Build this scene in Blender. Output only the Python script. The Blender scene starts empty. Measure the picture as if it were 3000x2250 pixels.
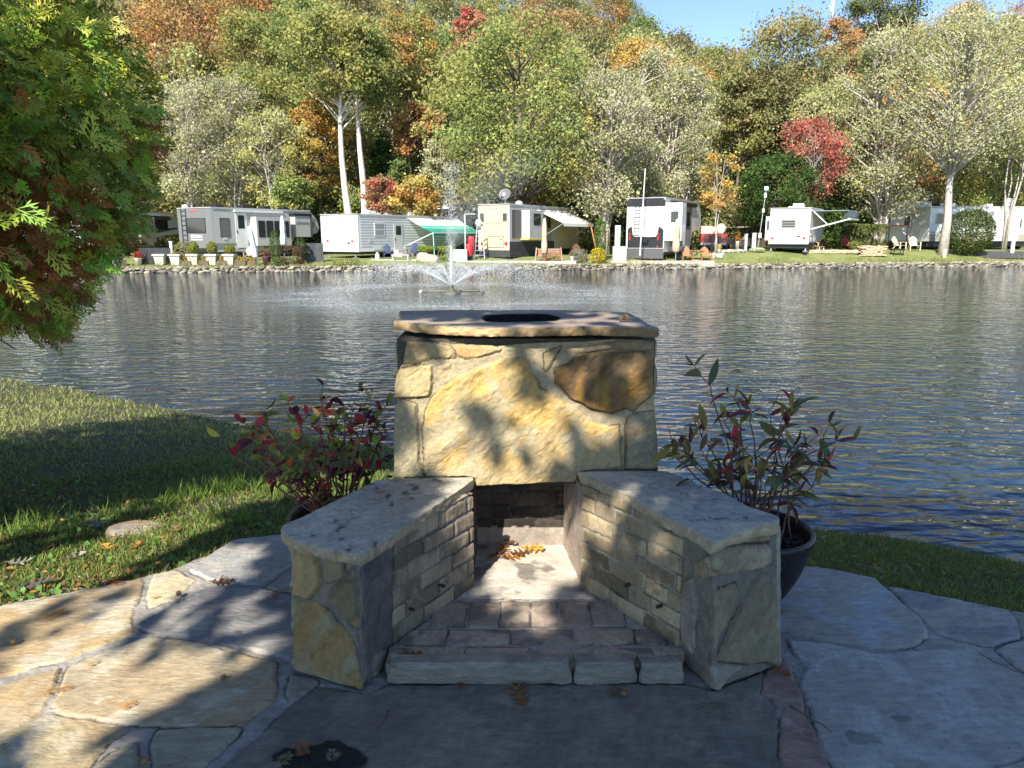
import bpy, math, random
import numpy as np
from mathutils import Vector, Matrix
R = math.radians
SC = bpy.context.scene
COL = SC.collection
rng = np.random.default_rng(7)
random.seed(7)

# ------------------------------------------------------------------ camera, sky, sun, exposure
PITCH = R(11.7); CAMZ = 1.6; FPX = 720.0; K = 1024/2212.0
cam_d = bpy.data.cameras.new('camera'); cam = bpy.data.objects.new('camera', cam_d); COL.objects.link(cam)
cam.location = (0, 0, CAMZ); cam.rotation_euler = (R(90)-PITCH, 0, 0)
cam_d.sensor_width = 36; cam_d.lens = 36*FPX/1024; cam_d.clip_start = .05; cam_d.clip_end = 3000
SC.camera = cam
SUN_A, SUN_E = R(20), R(40)
W = bpy.data.worlds.new('World'); SC.world = W; W.use_nodes = True
nt = W.node_tree; sky = nt.nodes.new('ShaderNodeTexSky'); sky.sky_type = 'NISHITA'; sky.sun_disc = False
sky.sun_elevation = SUN_E; sky.sun_rotation = math.pi+SUN_A; sky.air_density = 1.0; sky.dust_density = .05; sky.ozone_density = 2.2; sky.altitude = 1800
nt.nodes['Background'].inputs[1].default_value = .12
hs = nt.nodes.new('ShaderNodeHueSaturation'); hs.inputs['Saturation'].default_value = 1.02; hs.inputs['Hue'].default_value = .503; nt.links.new(sky.outputs[0], hs.inputs['Color']); nt.links.new(hs.outputs[0], nt.nodes['Background'].inputs[0])
sd = bpy.data.lights.new('sun', 'SUN'); sun = bpy.data.objects.new('sun', sd); COL.objects.link(sun)
sd.energy = 5.0; sd.angle = R(.5); sd.color = (1, .93, .8)
TO_SUN = np.array([-math.sin(SUN_A)*math.cos(SUN_E), -math.cos(SUN_A)*math.cos(SUN_E), math.sin(SUN_E)])
sun.rotation_euler = Vector(TO_SUN).to_track_quat('Z', 'Y').to_euler(); sun.location = (-8, -20, 18)
SC.view_settings.view_transform = 'Standard'; SC.view_settings.look = 'None'
SC.view_settings.exposure = 1.1; SC.view_settings.gamma = 1
SC.cycles.max_bounces = 8; SC.cycles.transparent_max_bounces = 8
SC.cycles.use_denoising = True

# ------------------------------------------------------------------ helpers
def ray(px, py):
    cx = (px*K-512)/FPX; cy = (384-py*K)/FPX
    return np.array([cx, math.cos(PITCH)+cy*math.sin(PITCH), -math.sin(PITCH)+cy*math.cos(PITCH)])
CAM = np.array([0, 0, CAMZ])
def at_z(px, py, z):
    d = ray(px, py); return CAM+d*((z-CAMZ)/d[2])
def at_y(px, py, Y):
    d = ray(px, py); return CAM+d*(Y/d[1])
def at_plane(px, py, P, N):
    d = ray(px, py); return CAM+d*(np.dot(np.array(P)-CAM, N)/np.dot(d, N))
def uv(p):
    p = np.asarray(p, float); t = 1/math.tan(SUN_E)
    return np.stack([p[..., 0]+p[..., 2]*math.sin(SUN_A)*t, p[..., 1]+p[..., 2]*math.cos(SUN_A)*t], -1)

def _h(ix, iy, iz):
    n = (ix.astype(np.int64)*374761393+iy.astype(np.int64)*668265263+iz.astype(np.int64)*2147483647) & 0xffffffff
    n = ((n ^ (n >> 13))*1274126177) & 0xffffffff
    n = (n ^ (n >> 16)) & 0xffffffff
    n = (n*2246822519) & 0xffffffff
    return ((n ^ (n >> 15)) & 0xffff)/65535.0
def vn(x, y, z=0.0):
    x, y, z = np.broadcast_arrays(np.asarray(x, float), np.asarray(y, float), np.asarray(z, float))
    fx, fy, fz = np.floor(x), np.floor(y), np.floor(z)
    tx, ty, tz = x-fx, y-fy, z-fz
    tx, ty, tz = [t*t*(3-2*t) for t in (tx, ty, tz)]
    r = 0
    for i in (0, 1):
        for j in (0, 1):
            for k in (0, 1):
                r = r+_h(fx+i, fy+j, fz+k)*(tx if i else 1-tx)*(ty if j else 1-ty)*(tz if k else 1-tz)
    return r
def fbm(x, y, z=0.0, o=4):
    r = 0; a = .5; s = 1.0
    for i in range(o):
        r = r+a*vn(x*s+i*17.3, y*s+i*9.1, z*s+i*5.7); s *= 2.07; a *= .5
    return r/(1-.5**o)
def sstep(a, b, x):
    t = np.clip((x-a)/(b-a), 0, 1); return t*t*(3-2*t)

def sdf(P, poly):
    """signed distance to a polygon (positive inside) and the nearest outline point"""
    poly = np.asarray(poly, float)[:, :2]; n = len(poly)
    best = np.full(len(P), 1e9); near = np.zeros_like(P); ins = np.zeros(len(P), bool)
    for i in range(n):
        a = poly[i]; b = poly[(i+1) % n]; e = b-a; w = P-a
        t = np.clip((w@e)/max(e@e, 1e-12), 0, 1); q = a+t[:, None]*e; d = np.hypot(*(P-q).T)
        m = d < best; best[m] = d[m]; near[m] = q[m]
        c = (a[1] > P[:, 1]) != (b[1] > P[:, 1])
        with np.errstate(divide='ignore', invalid='ignore'):
            xi = a[0]+(P[:, 1]-a[1])*e[0]/(e[1] if e[1] else 1e-12)
        ins ^= c & (P[:, 0] < xi)
    return np.where(ins, best, -best), near

def tag(o, label=None, cat=None, group=None, kind=None):
    if label: o['label'] = label
    if cat: o['category'] = cat
    if group: o['group'] = group
    if kind: o['kind'] = kind
    return o
def empty(name, loc=(0, 0, 0), rz=0, label=None, cat=None, group=None):
    o = bpy.data.objects.new(name, None); COL.objects.link(o); o.location = loc; o.rotation_euler = (0, 0, rz)
    o.empty_display_size = .1
    return tag(o, label, cat, group)
def link(name, me, m, parent=None):
    o = bpy.data.objects.new(name, me); COL.objects.link(o)
    if m is not None and not me.materials: me.materials.append(m)
    if parent: o.parent = parent
    return o
def np_mesh(name, V, F, m=None, parent=None, cols=None, smooth=False, world=True, flip=False):
    """one mesh object out of numpy arrays; F is an array or a list of arrays of quads / tris"""
    V = np.asarray(V, float)
    if world and parent is not None:
        V = V-np.array(base_of(parent))
    Fs = F if isinstance(F, list) else [F]
    Fs = [np.asarray(f) for f in Fs if len(f)]
    if flip: Fs = [f[:, ::-1] for f in Fs]
    me = bpy.data.meshes.new(name)
    me.vertices.add(len(V)); me.vertices.foreach_set('co', V.astype(np.float32).ravel())
    tot = sum(f.size for f in Fs); me.loops.add(tot)
    me.loops.foreach_set('vertex_index', np.concatenate([f.ravel() for f in Fs]).astype(np.int32))
    cnt = np.concatenate([np.full(len(f), f.shape[1]) for f in Fs])
    st = np.concatenate([[0], np.cumsum(cnt)[:-1]])
    me.polygons.add(len(cnt)); me.polygons.foreach_set('loop_start', st.astype(np.int32))
    me.update(calc_edges=True)
    if smooth: me.polygons.foreach_set('use_smooth', np.ones(len(cnt), bool))
    if cols is not None:
        ca = me.color_attributes.new('Col', 'FLOAT_COLOR', 'POINT')
        c4 = np.ones((len(V), 4), np.float32); c4[:, :3] = np.clip(cols, 0, 1)
        ca.data.foreach_set('color', c4.ravel())
    me.validate()
    return link(name, me, m, parent)
def base_of(o):
    p = np.array(o.location)
    while o.parent: o = o.parent; p = p+np.array(o.location)
    return p

class MB:
    """collects simple shapes, builds ONE mesh object"""
    def __init__(s): s.v = []; s.f = []
    def add(s, vs, fs):
        n = len(s.v); s.v += [tuple(map(float, v)) for v in vs]; s.f += [tuple(i+n for i in f) for f in fs]; return s
    def box(s, x0, x1, y0, y1, z0, z1, bev=0):
        if bev > 0:
            b = bev
            xs = [(x0+b, y0), (x1-b, y0), (x1, y0+b), (x1, y1-b), (x1-b, y1), (x0+b, y1), (x0, y1-b), (x0, y0+b)]
            return s.prism([(x, y) for x, y in xs], z0, z1)
        vs = [(x, y, z) for z in (z0, z1) for x, y in ((x0, y0), (x1, y0), (x1, y1), (x0, y1))]
        return s.add(vs, [(3, 2, 1, 0), (4, 5, 6, 7), (0, 1, 5, 4), (1, 2, 6, 5), (2, 3, 7, 6), (3, 0, 4, 7)])
    def prism(s, poly, z0, z1):
        n = len(poly); vs = [(x, y, z0) for x, y in poly]+[(x, y, z1) for x, y in poly]
        return s.add(vs, [tuple(range(n))[::-1], tuple(range(n, 2*n))]+[(i, (i+1) % n, n+(i+1) % n, n+i) for i in range(n)])
    def prismx(s, poly, x0, x1):
        """a (y, z) outline pushed along x"""
        n = len(poly); vs = [(x0, y, z) for y, z in poly]+[(x1, y, z) for y, z in poly]
        return s.add(vs, [tuple(range(n)), tuple(range(n, 2*n))[::-1]]+[(i, n+i, n+(i+1) % n, (i+1) % n) for i in range(n)])
    def bar(s, a, b, w, h=None):
        a = Vector(a); b = Vector(b); d = (b-a).normalized(); h = h or w
        up = Vector((0, 0, 1)) if abs(d.z) < .95 else Vector((0, 1, 0))
        x = d.cross(up).normalized()*w/2; y = d.cross(x).normalized()*h/2
        vs = [p+i*x+j*y for p in (a, b) for i, j in ((-1, -1), (1, -1), (1, 1), (-1, 1))]
        return s.add(vs, [(0, 1, 2, 3), (7, 6, 5, 4), (0, 4, 5, 1), (1, 5, 6, 2), (2, 6, 7, 3), (3, 7, 4, 0)])
    def tube(s, pts, rad, n=8):
        pts = [Vector(p) for p in pts]; rad = rad if hasattr(rad, '__len__') else [rad]*len(pts)
        vs = []; fs = []; px = None
        for i, p in enumerate(pts):
            d = (pts[min(i+1, len(pts)-1)]-pts[max(i-1, 0)]).normalized()
            if px is None: px = d.cross(Vector((0, 0, 1)) if abs(d.z) < .9 else Vector((1, 0, 0))).normalized()
            px = (px-d*px.dot(d)).normalized(); py = d.cross(px)
            for k in range(n):
                a = 2*math.pi*k/n; vs.append(p+(px*math.cos(a)+py*math.sin(a))*rad[i])
        for i in range(len(pts)-1):
            for k in range(n): fs.append((i*n+k, i*n+(k+1) % n, (i+1)*n+(k+1) % n, (i+1)*n+k))
        fs += [tuple(range(n))[::-1], tuple(range((len(pts)-1)*n, len(pts)*n))]
        return s.add(vs, fs)
    def lathe(s, prof, c=(0, 0, 0), n=24, closed=False):
        vs = []; fs = []; m = len(prof)
        for r, z in prof:
            for k in range(n):
                a = 2*math.pi*k/n; vs.append((c[0]+r*math.cos(a), c[1]+r*math.sin(a), c[2]+z))
        for i in range(m-1):
            for k in range(n): fs.append((i*n+k, i*n+(k+1) % n, (i+1)*n+(k+1) % n, (i+1)*n+k))
        fs += [tuple(range(n))[::-1], tuple(range((m-1)*n, m*n))]
        return s.add(vs, fs)
    def ball(s, c, r, n=10, sq=(1, 1, 1)):
        prof = [(max(r*math.sin(math.pi*i/n), 1e-4), -r*math.cos(math.pi*i/n)) for i in range(n+1)]
        k = len(s.v); s.lathe(prof, (0, 0, 0), n*2)
        s.v[k:] = [(c[0]+x*sq[0], c[1]+y*sq[1], c[2]+z*sq[2]) for x, y, z in s.v[k:]]
        return s
    def build(s, name, m, parent=None, smooth=False, world=False):
        me = bpy.data.meshes.new(name); v = s.v
        if world and parent is not None:
            b = base_of(parent); v = [(x-b[0], y-b[1], z-b[2]) for x, y, z in v]
        me.from_pydata(v, [], s.f); me.update()
        if smooth: me.polygons.foreach_set('use_smooth', [len(p.vertices) == 4 for p in me.polygons])
        return link(name, me, m, parent)

def frames(d, nh):
    x = d/np.maximum(np.linalg.norm(d, axis=1, keepdims=True), 1e-9)
    z = nh-(nh*x).sum(1, keepdims=True)*x; z /= np.maximum(np.linalg.norm(z, axis=1, keepdims=True), 1e-9)
    return np.stack([x, np.cross(z, x), z], 2)
def inst(TV, TF, pos, Rm, sc):
    """copies of a template (n verts) -> merged arrays and, per vertex, the copy it came from"""
    N, n = len(pos), len(TV); sc = np.asarray(sc, float)
    if sc.ndim == 1: sc = sc[:, None]
    V = np.einsum('nij,nkj->nki', Rm, TV[None]*sc[:, None, :])+pos[:, None, :]
    F = [(f[None]+(np.arange(N)*n)[:, None, None]).reshape(-1, f.shape[1]) for f in TF]
    return V.reshape(-1, 3), F, np.repeat(np.arange(N), n)
def rdir(n): v = rng.normal(size=(n, 3)); return v/np.linalg.norm(v, axis=1, keepdims=True)

# ------------------------------------------------------------------ materials
MATS = {}
def newmat(name):
    m = bpy.data.materials.new(name); m.use_nodes = True; return m, m.node_tree, m.node_tree.nodes['Principled BSDF']
def mat(name, c, rough=.6, var=.12, vs=3.0, bump=0, bs=30, metal=0, spec=.5, coat=0, emit=None, stretch=None):
    """plain paint/plastic/wood: base colour broken up by noise, optional bump"""
    if name in MATS: return MATS[name]
    m, t, b = newmat(name); N = t.nodes
    tc = N.new('ShaderNodeTexCoord'); src = tc.outputs['Object']
    if stretch:
        mp = N.new('ShaderNodeMapping'); mp.inputs['Scale'].default_value = stretch; t.links.new(src, mp.inputs[0]); src = mp.outputs[0]
    n1 = N.new('ShaderNodeTexNoise'); n1.inputs['Scale'].default_value = vs; n1.inputs['Detail'].default_value = 6; n1.inputs['Roughness'].default_value = .65
    t.links.new(src, n1.inputs[0])
    r = N.new('ShaderNodeMapRange'); r.inputs[1].default_value = .25; r.inputs[2].default_value = .75
    r.inputs[3].default_value = 1-var; r.inputs[4].default_value = 1+var; t.links.new(n1.outputs[0], r.inputs[0])
    v = N.new('ShaderNodeVectorMath'); v.operation = 'SCALE'; v.inputs[0].default_value = c[:3]; t.links.new(r.outputs[0], v.inputs['Scale'])
    t.links.new(v.outputs[0], b.inputs['Base Color'])
    b.inputs['Roughness'].default_value = rough; b.inputs['Metallic'].default_value = metal
    b.inputs['Specular IOR Level'].default_value = spec; b.inputs['Coat Weight'].default_value = coat
    if bump:
        n2 = N.new('ShaderNodeTexNoise'); n2.inputs['Scale'].default_value = bs; n2.inputs['Detail'].default_value = 8; t.links.new(src, n2.inputs[0])
        bp = N.new('ShaderNodeBump'); bp.inputs['Strength'].default_value = bump; bp.inputs['Distance'].default_value = .02
        t.links.new(n2.outputs[0], bp.inputs['Height']); t.links.new(bp.outputs[0], b.inputs['Normal'])
    MATS[name] = m; return m
def attr_mat(name, rough=.8, var=.2, vs=40, bump=.4, bs=80, dist=.004, trans=0, spec=.3, streak=None):
    """colour from the mesh's 'Col' attribute times fine noise; optional leaf translucency"""
    m, t, b = newmat(name); N = t.nodes
    at = N.new('ShaderNodeAttribute'); at.attribute_name = 'Col'
    tc = N.new('ShaderNodeTexCoord'); src = tc.outputs['Object']
    if streak:
        mp = N.new('ShaderNodeMapping'); mp.inputs['Scale'].default_value = streak; t.links.new(src, mp.inputs[0]); src = mp.outputs[0]
    col = at.outputs[0]
    if var:
        n1 = N.new('ShaderNodeTexNoise'); n1.inputs['Scale'].default_value = vs; n1.inputs['Detail'].default_value = 5; n1.inputs['Roughness'].default_value = .7
        t.links.new(src, n1.inputs[0])
        r = N.new('ShaderNodeMapRange'); r.inputs[1].default_value = .25; r.inputs[2].default_value = .75
        r.inputs[3].default_value = 1-var; r.inputs[4].default_value = 1+var; t.links.new(n1.outputs[0], r.inputs[0])
        v = N.new('ShaderNodeVectorMath'); v.operation = 'SCALE'; t.links.new(at.outputs[0], v.inputs[0]); t.links.new(r.outputs[0], v.inputs['Scale'])
        col = v.outputs[0]
    t.links.new(col, b.inputs['Base Color'])
    b.inputs['Roughness'].default_value = rough; b.inputs['Specular IOR Level'].default_value = spec
    if bump:
        n2 = N.new('ShaderNodeTexNoise'); n2.inputs['Scale'].default_value = bs; n2.inputs['Detail'].default_value = 8; n2.inputs['Roughness'].default_value = .65; t.links.new(src, n2.inputs[0])
        bp = N.new('ShaderNodeBump'); bp.inputs['Strength'].default_value = bump; bp.inputs['Distance'].default_value = dist
        t.links.new(n2.outputs[0], bp.inputs['Height']); t.links.new(bp.outputs[0], b.inputs['Normal'])
    if trans:
        tr = N.new('ShaderNodeBsdfTranslucent'); t.links.new(col, tr.inputs[0])
        mx = N.new('ShaderNodeMixShader'); mx.inputs[0].default_value = trans
        t.links.new(b.outputs[0], mx.inputs[1]); t.links.new(tr.outputs[0], mx.inputs[2])
        t.links.new(mx.outputs[0], N['Material Output'].inputs[0])
    MATS[name] = m; return m
M_LEAF = attr_mat('leaf', .55, 0, bump=0, trans=.35, spec=.35)
M_FARLEAF = attr_mat('crown_leaf', .7, 0, bump=0, trans=.38, spec=.15)
M_BARK = mat('bark', (.16, .125, .1), .9, .35, 6, .8, 25, stretch=(3, 3, .6))
M_PALEBARK = mat('pale_bark', (.42, .38, .33), .85, .35, 3, .5, 20, stretch=(2, 2, .7))
M_WHITEBARK = mat('white_bark', (.62, .58, .52), .8, .4, 1.2, .4, 12)
M_STONE = attr_mat('stone', .8, .3, 34, .8, 55, .008)
M_FLAG = attr_mat('flagstone', .75, .3, 22, .9, 42, .007, spec=.35, streak=(.6, 1.6, 1))
M_BRICK = attr_mat('brick', .9, .25, 60, .5, 120, .003)
# ------------------------------------------------------------------ ground, water, sky setting
WATER_Z = -.9
shore = np.array([at_z(x, y, WATER_Z)[:2] for x, y in [(-500, 800), (-200, 808), (0, 820), (120, 835), (280, 868), (400, 890), (505, 915), (650, 940), (850, 968), (1100, 1010), (1500, 1090), (1745, 1150), (1900, 1165), (2100, 1200), (2212, 1222), (2500, 1290), (2900, 1400)]])
patio_px = [(-400, 1370), (-80, 1322), (0, 1302), (150, 1275), (305, 1243), (340, 1233), (373, 1226), (420, 1205), (448, 1197), (505, 1160), (604, 1150)]
patio_px_r = [(1722, 1216), (1800, 1224), (1889, 1244), (1907, 1262), (1927, 1264), (2060, 1287), (2186, 1314), (2330, 1336), (2600, 1400)]
pl = [at_z(x, y, 0)[:2] for x, y in patio_px]; pr = [at_z(x, y, 0)[:2] for x, y in patio_px_r]
PATIO = np.array(pl+[(-1.08, 3.5), (-.7, 3.75), (.2, 3.95), (.95, 3.72), (1.35, 3.45)]+pr+[(5, .4), (-4, .4)])
def shore_d(P):
    best = np.full(len(P), 1e9)
    for a, b in zip(shore[:-1], shore[1:]):
        e = b-a; w = P-a; t = np.clip((w@e)/(e@e), 0, 1); best = np.minimum(best, np.hypot(*(w-t[:, None]*e).T))
    # water side: beyond the shoreline
    yb = np.interp(P[:, 0], shore[:, 0], shore[:, 1])
    return np.where(P[:, 1] > yb, -best, best)
def near_z(P):
    P = np.atleast_2d(P); d = shore_d(P); p, _ = sdf(P, PATIO); p = np.maximum(-p, 0)
    t = np.clip(p/np.maximum(p+np.maximum(d, 0), 1e-3), 0, 1)
    z = -.035-.865*(t*.75+t*t*.25)+.03*(fbm(P[:, 0]*1.3, P[:, 1]*1.3)-.5)*np.clip(p*3, 0, 1)
    return np.where(d < 0, WATER_Z+d*.35, z)
LAWN_NEAR = mat('lawn_soil', (.05, .055, .02), .95, .5, 6, .8, 60)
def grid_faces(nx, ny):
    i = np.arange(nx*ny).reshape(ny, nx)
    return np.stack([i[:-1, :-1].ravel(), i[:-1, 1:].ravel(), i[1:, 1:].ravel(), i[1:, :-1].ravel()], 1)
xs = np.concatenate([np.arange(-30, -9, 1.0), np.arange(-9, 7, .1), np.arange(7, 30, 1.0)]); ys = np.concatenate([np.arange(-30, 1, 1.0), np.arange(1, 14, .1), np.arange(14, 20, .5)])
X, Y = np.meshgrid(xs, ys); P = np.stack([X.ravel(), Y.ravel()], 1); Z = near_z(P); Z = np.where(Y.ravel() < 1.5, -.035, Z)
Z = np.where((sdf(P, PATIO)[0] > .15) & (Y.ravel() >= .6), -.05, Z)
o = np_mesh('near_lawn', np.column_stack([P, Z]), grid_faces(len(xs), len(ys)), LAWN_NEAR, smooth=True); tag(o, kind='structure')

# water
def water_mat():
    m, t, b = newmat('pond_water'); N = t.nodes; L = t.links
    tc = N.new('ShaderNodeTexCoord')
    geo = tc.outputs['Object']
    def noise(scale, sx, sy, rot, det=3, dist=0):
        mp = N.new('ShaderNodeMapping'); mp.inputs['Scale'].default_value = (sx, sy, 1); mp.inputs['Rotation'].default_value = (0, 0, R(rot)); L.new(geo, mp.inputs[0])
        n = N.new('ShaderNodeTexNoise'); n.inputs['Scale'].default_value = scale; n.inputs['Detail'].default_value = det; n.inputs['Roughness'].default_value = .5; n.inputs['Distortion'].default_value = dist
        L.new(mp.outputs[0], n.inputs[0]); return n.outputs[0]
    a = noise(1.0, 2.2, 4.8, 7, .6, .5); c = noise(1.0, 5.0, 9.5, -8, 1.0, .4); e = noise(1, .35, 1.0, 15, 1)
    def math_(op, x, y):
        k = N.new('ShaderNodeMath'); k.operation = op
        for i, q in enumerate((x, y)):
            if isinstance(q, (int, float)): k.inputs[i].default_value = q
            else: L.new(q, k.inputs[i])
        return k.outputs[0]
    h = math_('ADD', math_('ADD', math_('MULTIPLY', a, .85), math_('MULTIPLY', c, .22)), math_('MULTIPLY', e, .7))
    # churned ring round the fountain
    sub = N.new('ShaderNodeVectorMath'); sub.operation = 'SUBTRACT'; L.new(geo, sub.inputs[0]); sub.inputs[1].default_value = (FOUNT[0], FOUNT[1], 0)
    ln = N.new('ShaderNodeVectorMath'); ln.operation = 'LENGTH'; L.new(sub.outputs[0], ln.inputs[0])
    rp = N.new('ShaderNodeValToRGB'); L.new(math_('DIVIDE', ln.outputs['Value'], 12.0), rp.inputs[0])
    rp.color_ramp.elements[0].position = .0; rp.color_ramp.elements[0].color = (.35, .35, .35, 1)
    rp.color_ramp.elements[1].position = 1; rp.color_ramp.elements[1].color = (0, 0, 0, 1)
    for p_, c_ in ((.35, .45), (.5, 1), (.62, .6), (.8, .15)):
        q = rp.color_ramp.elements.new(p_); q.color = (c_, c_, c_, 1)
    spl = noise(1.0, 7, 9, 0, 5, 0); big = noise(1.0, .5, 1.2, 0, 2, 0)
    foam = math_('MULTIPLY', rp.outputs[0], math_('MULTIPLY', big, 1.6))
    h2 = math_('ADD', h, math_('MULTIPLY', math_('MULTIPLY', spl, foam), 2.2))
    bp = N.new('ShaderNodeBump'); bp.inputs['Strength'].default_value = 1.0; bp.inputs['Distance'].default_value = .062
    L.new(h2, bp.inputs['Height']); L.new(bp.outputs[0], b.inputs['Normal'])
    mr = N.new('ShaderNodeMapRange'); mr.inputs[1].default_value = .42; mr.inputs[2].default_value = .75; L.new(spl, mr.inputs[0])
    ff = math_('MULTIPLY', foam, math_('ADD', math_('MULTIPLY', mr.outputs[0], .95), .14))
    ff = math_('MINIMUM', ff, .8)
    mx = N.new('ShaderNodeMix'); mx.data_type = 'RGBA'; mx.inputs[6].default_value = (.009, .022, .042, 1); mx.inputs[7].default_value = (.62, .66, .66, 1)
    L.new(ff, mx.inputs[0]); L.new(mx.outputs[2], b.inputs['Base Color'])
    L.new(math_('ADD', .04, math_('MULTIPLY', ff, .5)), b.inputs['Roughness'])
    b.inputs['IOR'].default_value = 1.42; b.inputs['Specular IOR Level'].default_value = .5
    return m
FOUNT = at_z(975, 634, WATER_Z)
xs = np.linspace(-120, 120, 61); ys = np.linspace(2, 80, 40); X, Y = np.meshgrid(xs, ys)
# stop the water sheet just behind the near shore
P = np.stack([X.ravel(), Y.ravel()], 1)
o = np_mesh('pond_water', np.column_stack([P, np.full(len(P), WATER_Z)]), grid_faces(61, 40), water_mat()); tag(o, kind='structure')

# ------------------------------------------------------------------ far bank and hill
def bank_y(x): return 52.8+.158*x
def amp(x, y):
    az = np.degrees(np.arctan2(x, y))
    return np.interp(az, [-60, -30, 0, 9, 14, 19, 24, 29, 60], [54, 50, 47, 42, 33, 26, 37, 45, 50])
def far_z(x, y):
    x = np.asarray(x, float); y = np.asarray(y, float); b = bank_y(x)
    z = -.55+np.interp(x, [-30, -10, 0, 10, 20, 40], [.36, .42, .46, .52, .8, .85])*np.clip((y-b)/4.2, 0, 1)+.008*np.clip(y-b-5, 0, 30)
    t = np.clip((y-b-22)/115, 0, 1.15)
    return z+amp(x, y)*(t**1.1)*(.93+.14*fbm(x*.03, y*.03))
HILL = mat('hill_litter', (.075, .052, .03), .95, .6, .8, .6, 4)
LAWN_FAR = None
def lawn_far_mat():
    m, t, b = newmat('far_lawn'); N = t.nodes; L = t.links
    tc = N.new('ShaderNodeTexCoord')
    n = N.new('ShaderNodeTexNoise'); n.inputs['Scale'].default_value = .5; n.inputs['Detail'].default_value = 8; n.inputs['Roughness'].default_value = .7; L.new(tc.outputs['Object'], n.inputs[0])
    r = N.new('ShaderNodeValToRGB'); L.new(n.outputs[0], r.inputs[0])
    r.color_ramp.elements[0].position = .35; r.color_ramp.elements[0].color = (.1, .13, .03, 1)
    r.color_ramp.elements[1].position = .7; r.color_ramp.elements[1].color = (.22, .2, .08, 1)
    q = r.color_ramp.elements.new(.52); q.color = (.16, .19, .055, 1)
    n3 = N.new('ShaderNodeTexNoise'); n3.inputs['Scale'].default_value = 9; n3.inputs['Detail'].default_value = 4; L.new(tc.outputs['Object'], n3.inputs[0])
    v = N.new('ShaderNodeVectorMath'); v.operation = 'SCALE'; L.new(r.outputs[0], v.inputs[0])
    mr = N.new('ShaderNodeMapRange'); mr.inputs[1].default_value = .3; mr.inputs[2].default_value = .7; mr.inputs[3].default_value = .6; mr.inputs[4].default_value = 1.5
    L.new(n3.outputs[0], mr.inputs[0]); L.new(mr.outputs[0], v.inputs['Scale']); L.new(v.outputs[0], b.inputs['Base Color'])
    b.inputs['Roughness'].default_value = .95
    return m
xs = np.linspace(-95, 95, 96)
rows = np.concatenate([[-.0], np.linspace(.3, 20, 22)])
X = np.repeat(xs[None], len(rows), 0); Y = bank_y(X)+rows[:, None]; Z = far_z(X, Y)
o = np_mesh('far_lawn', np.stack([X.ravel(), Y.ravel(), Z.ravel()], 1), grid_faces(96, len(rows)), lawn_far_mat(), smooth=True); tag(o, kind='structure')
xs = np.linspace(-230, 230, 116); rows = np.concatenate([np.linspace(19.9, 140, 60), np.linspace(150, 400, 6)])
X = np.repeat(xs[None], len(rows), 0); Y = bank_y(X)+rows[:, None]; Z = far_z(X, Y)
Z = Z-np.where(rows[:, None] > 145, (rows[:, None]-145)*.2, 0)
o = np_mesh('wooded_hill', np.stack([X.ravel(), Y.ravel(), Z.ravel()], 1), grid_faces(116, len(rows)), HILL, smooth=True); tag(o, kind='structure')

# stone bank wall: rough field stones set along the water's edge
def rock_template(seed):
    r = np.random.default_rng(seed); n, m = 7, 5; V = []
    for i in range(m+1):
        for k in range(n):
            th = math.pi*(i+.01)/(m+.02); a = 2*math.pi*k/n; V.append((math.sin(th)*math.cos(a), math.sin(th)*math.sin(a), -math.cos(th)))
    V = np.array(V); V = np.sign(V)*np.abs(V)**.55; V = V*(1+.35*(r.random((len(V), 3))-.5))
    F = [(i*n+k, i*n+(k+1) % n, (i+1)*n+(k+1) % n, (i+1)*n+k) for i in range(m) for k in range(n)]
    return V*.5, [np.array(F)]
def rocks(name, pos, sc, cols, m, parent=None, seed=1):
    VV = []; FF = []; CC = []; off = 0
    for s in range(4):
        k = np.arange(len(pos)) % 4 == s; TV, TF = rock_template(seed+s)
        n = k.sum()
        d = rdir(n)*.35+np.array([1, 0, 0]); V, F, idx = inst(TV, TF, pos[k], frames(d, np.tile([0, 0, 1.0], (n, 1))), sc[k])
        VV.append(V); FF.append(F[0]+off); CC.append(cols[k][idx]); off += len(V)
    return np_mesh(name, np.concatenate(VV), np.concatenate(FF), m, parent, np.concatenate(CC), smooth=False)
pos = []; sc = []
for row in range(4):
    x = -75.0
    while x < 75:
        w = random.choice([random.uniform(.12, .35), random.uniform(.2, .6)])
        hh = .13*random.uniform(.7, 1.4)
        pos.append((x+w/2, bank_y(x)-.15+.03*row+random.uniform(-.1, .08), WATER_Z+.02+row*.10+random.uniform(-.04, .04))); sc.append((w*1.1, .4, hh*1.15)); x += w*random.uniform(.85, 1.1)
pos = np.array(pos); sc = np.array(sc); n = len(pos)
c = np.array([.26, .235, .185])*(.35+.95*rng.random((n, 1)))*(1+.035*rng.normal(size=(n, 3)))
M_ROCK = attr_mat('bank_rock', .9, .35, 6, .6, 12, .03)
o = rocks('bank_wall', pos, sc, c, M_ROCK); tag(o, 'low dry stone retaining wall running the whole length of the far bank', 'stone wall')
back = MB()
back.add([(-95, bank_y(-95)+.05, -1.2), (95, bank_y(95)+.05, -1.2), (95, bank_y(95)+.05, -.56), (-95, bank_y(-95)+.05, -.56)], [(0, 1, 2, 3)])
tag(back.build('bank_soil', mat('bank_soil', (.06, .05, .035), .95, .4)), kind='structure')
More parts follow.
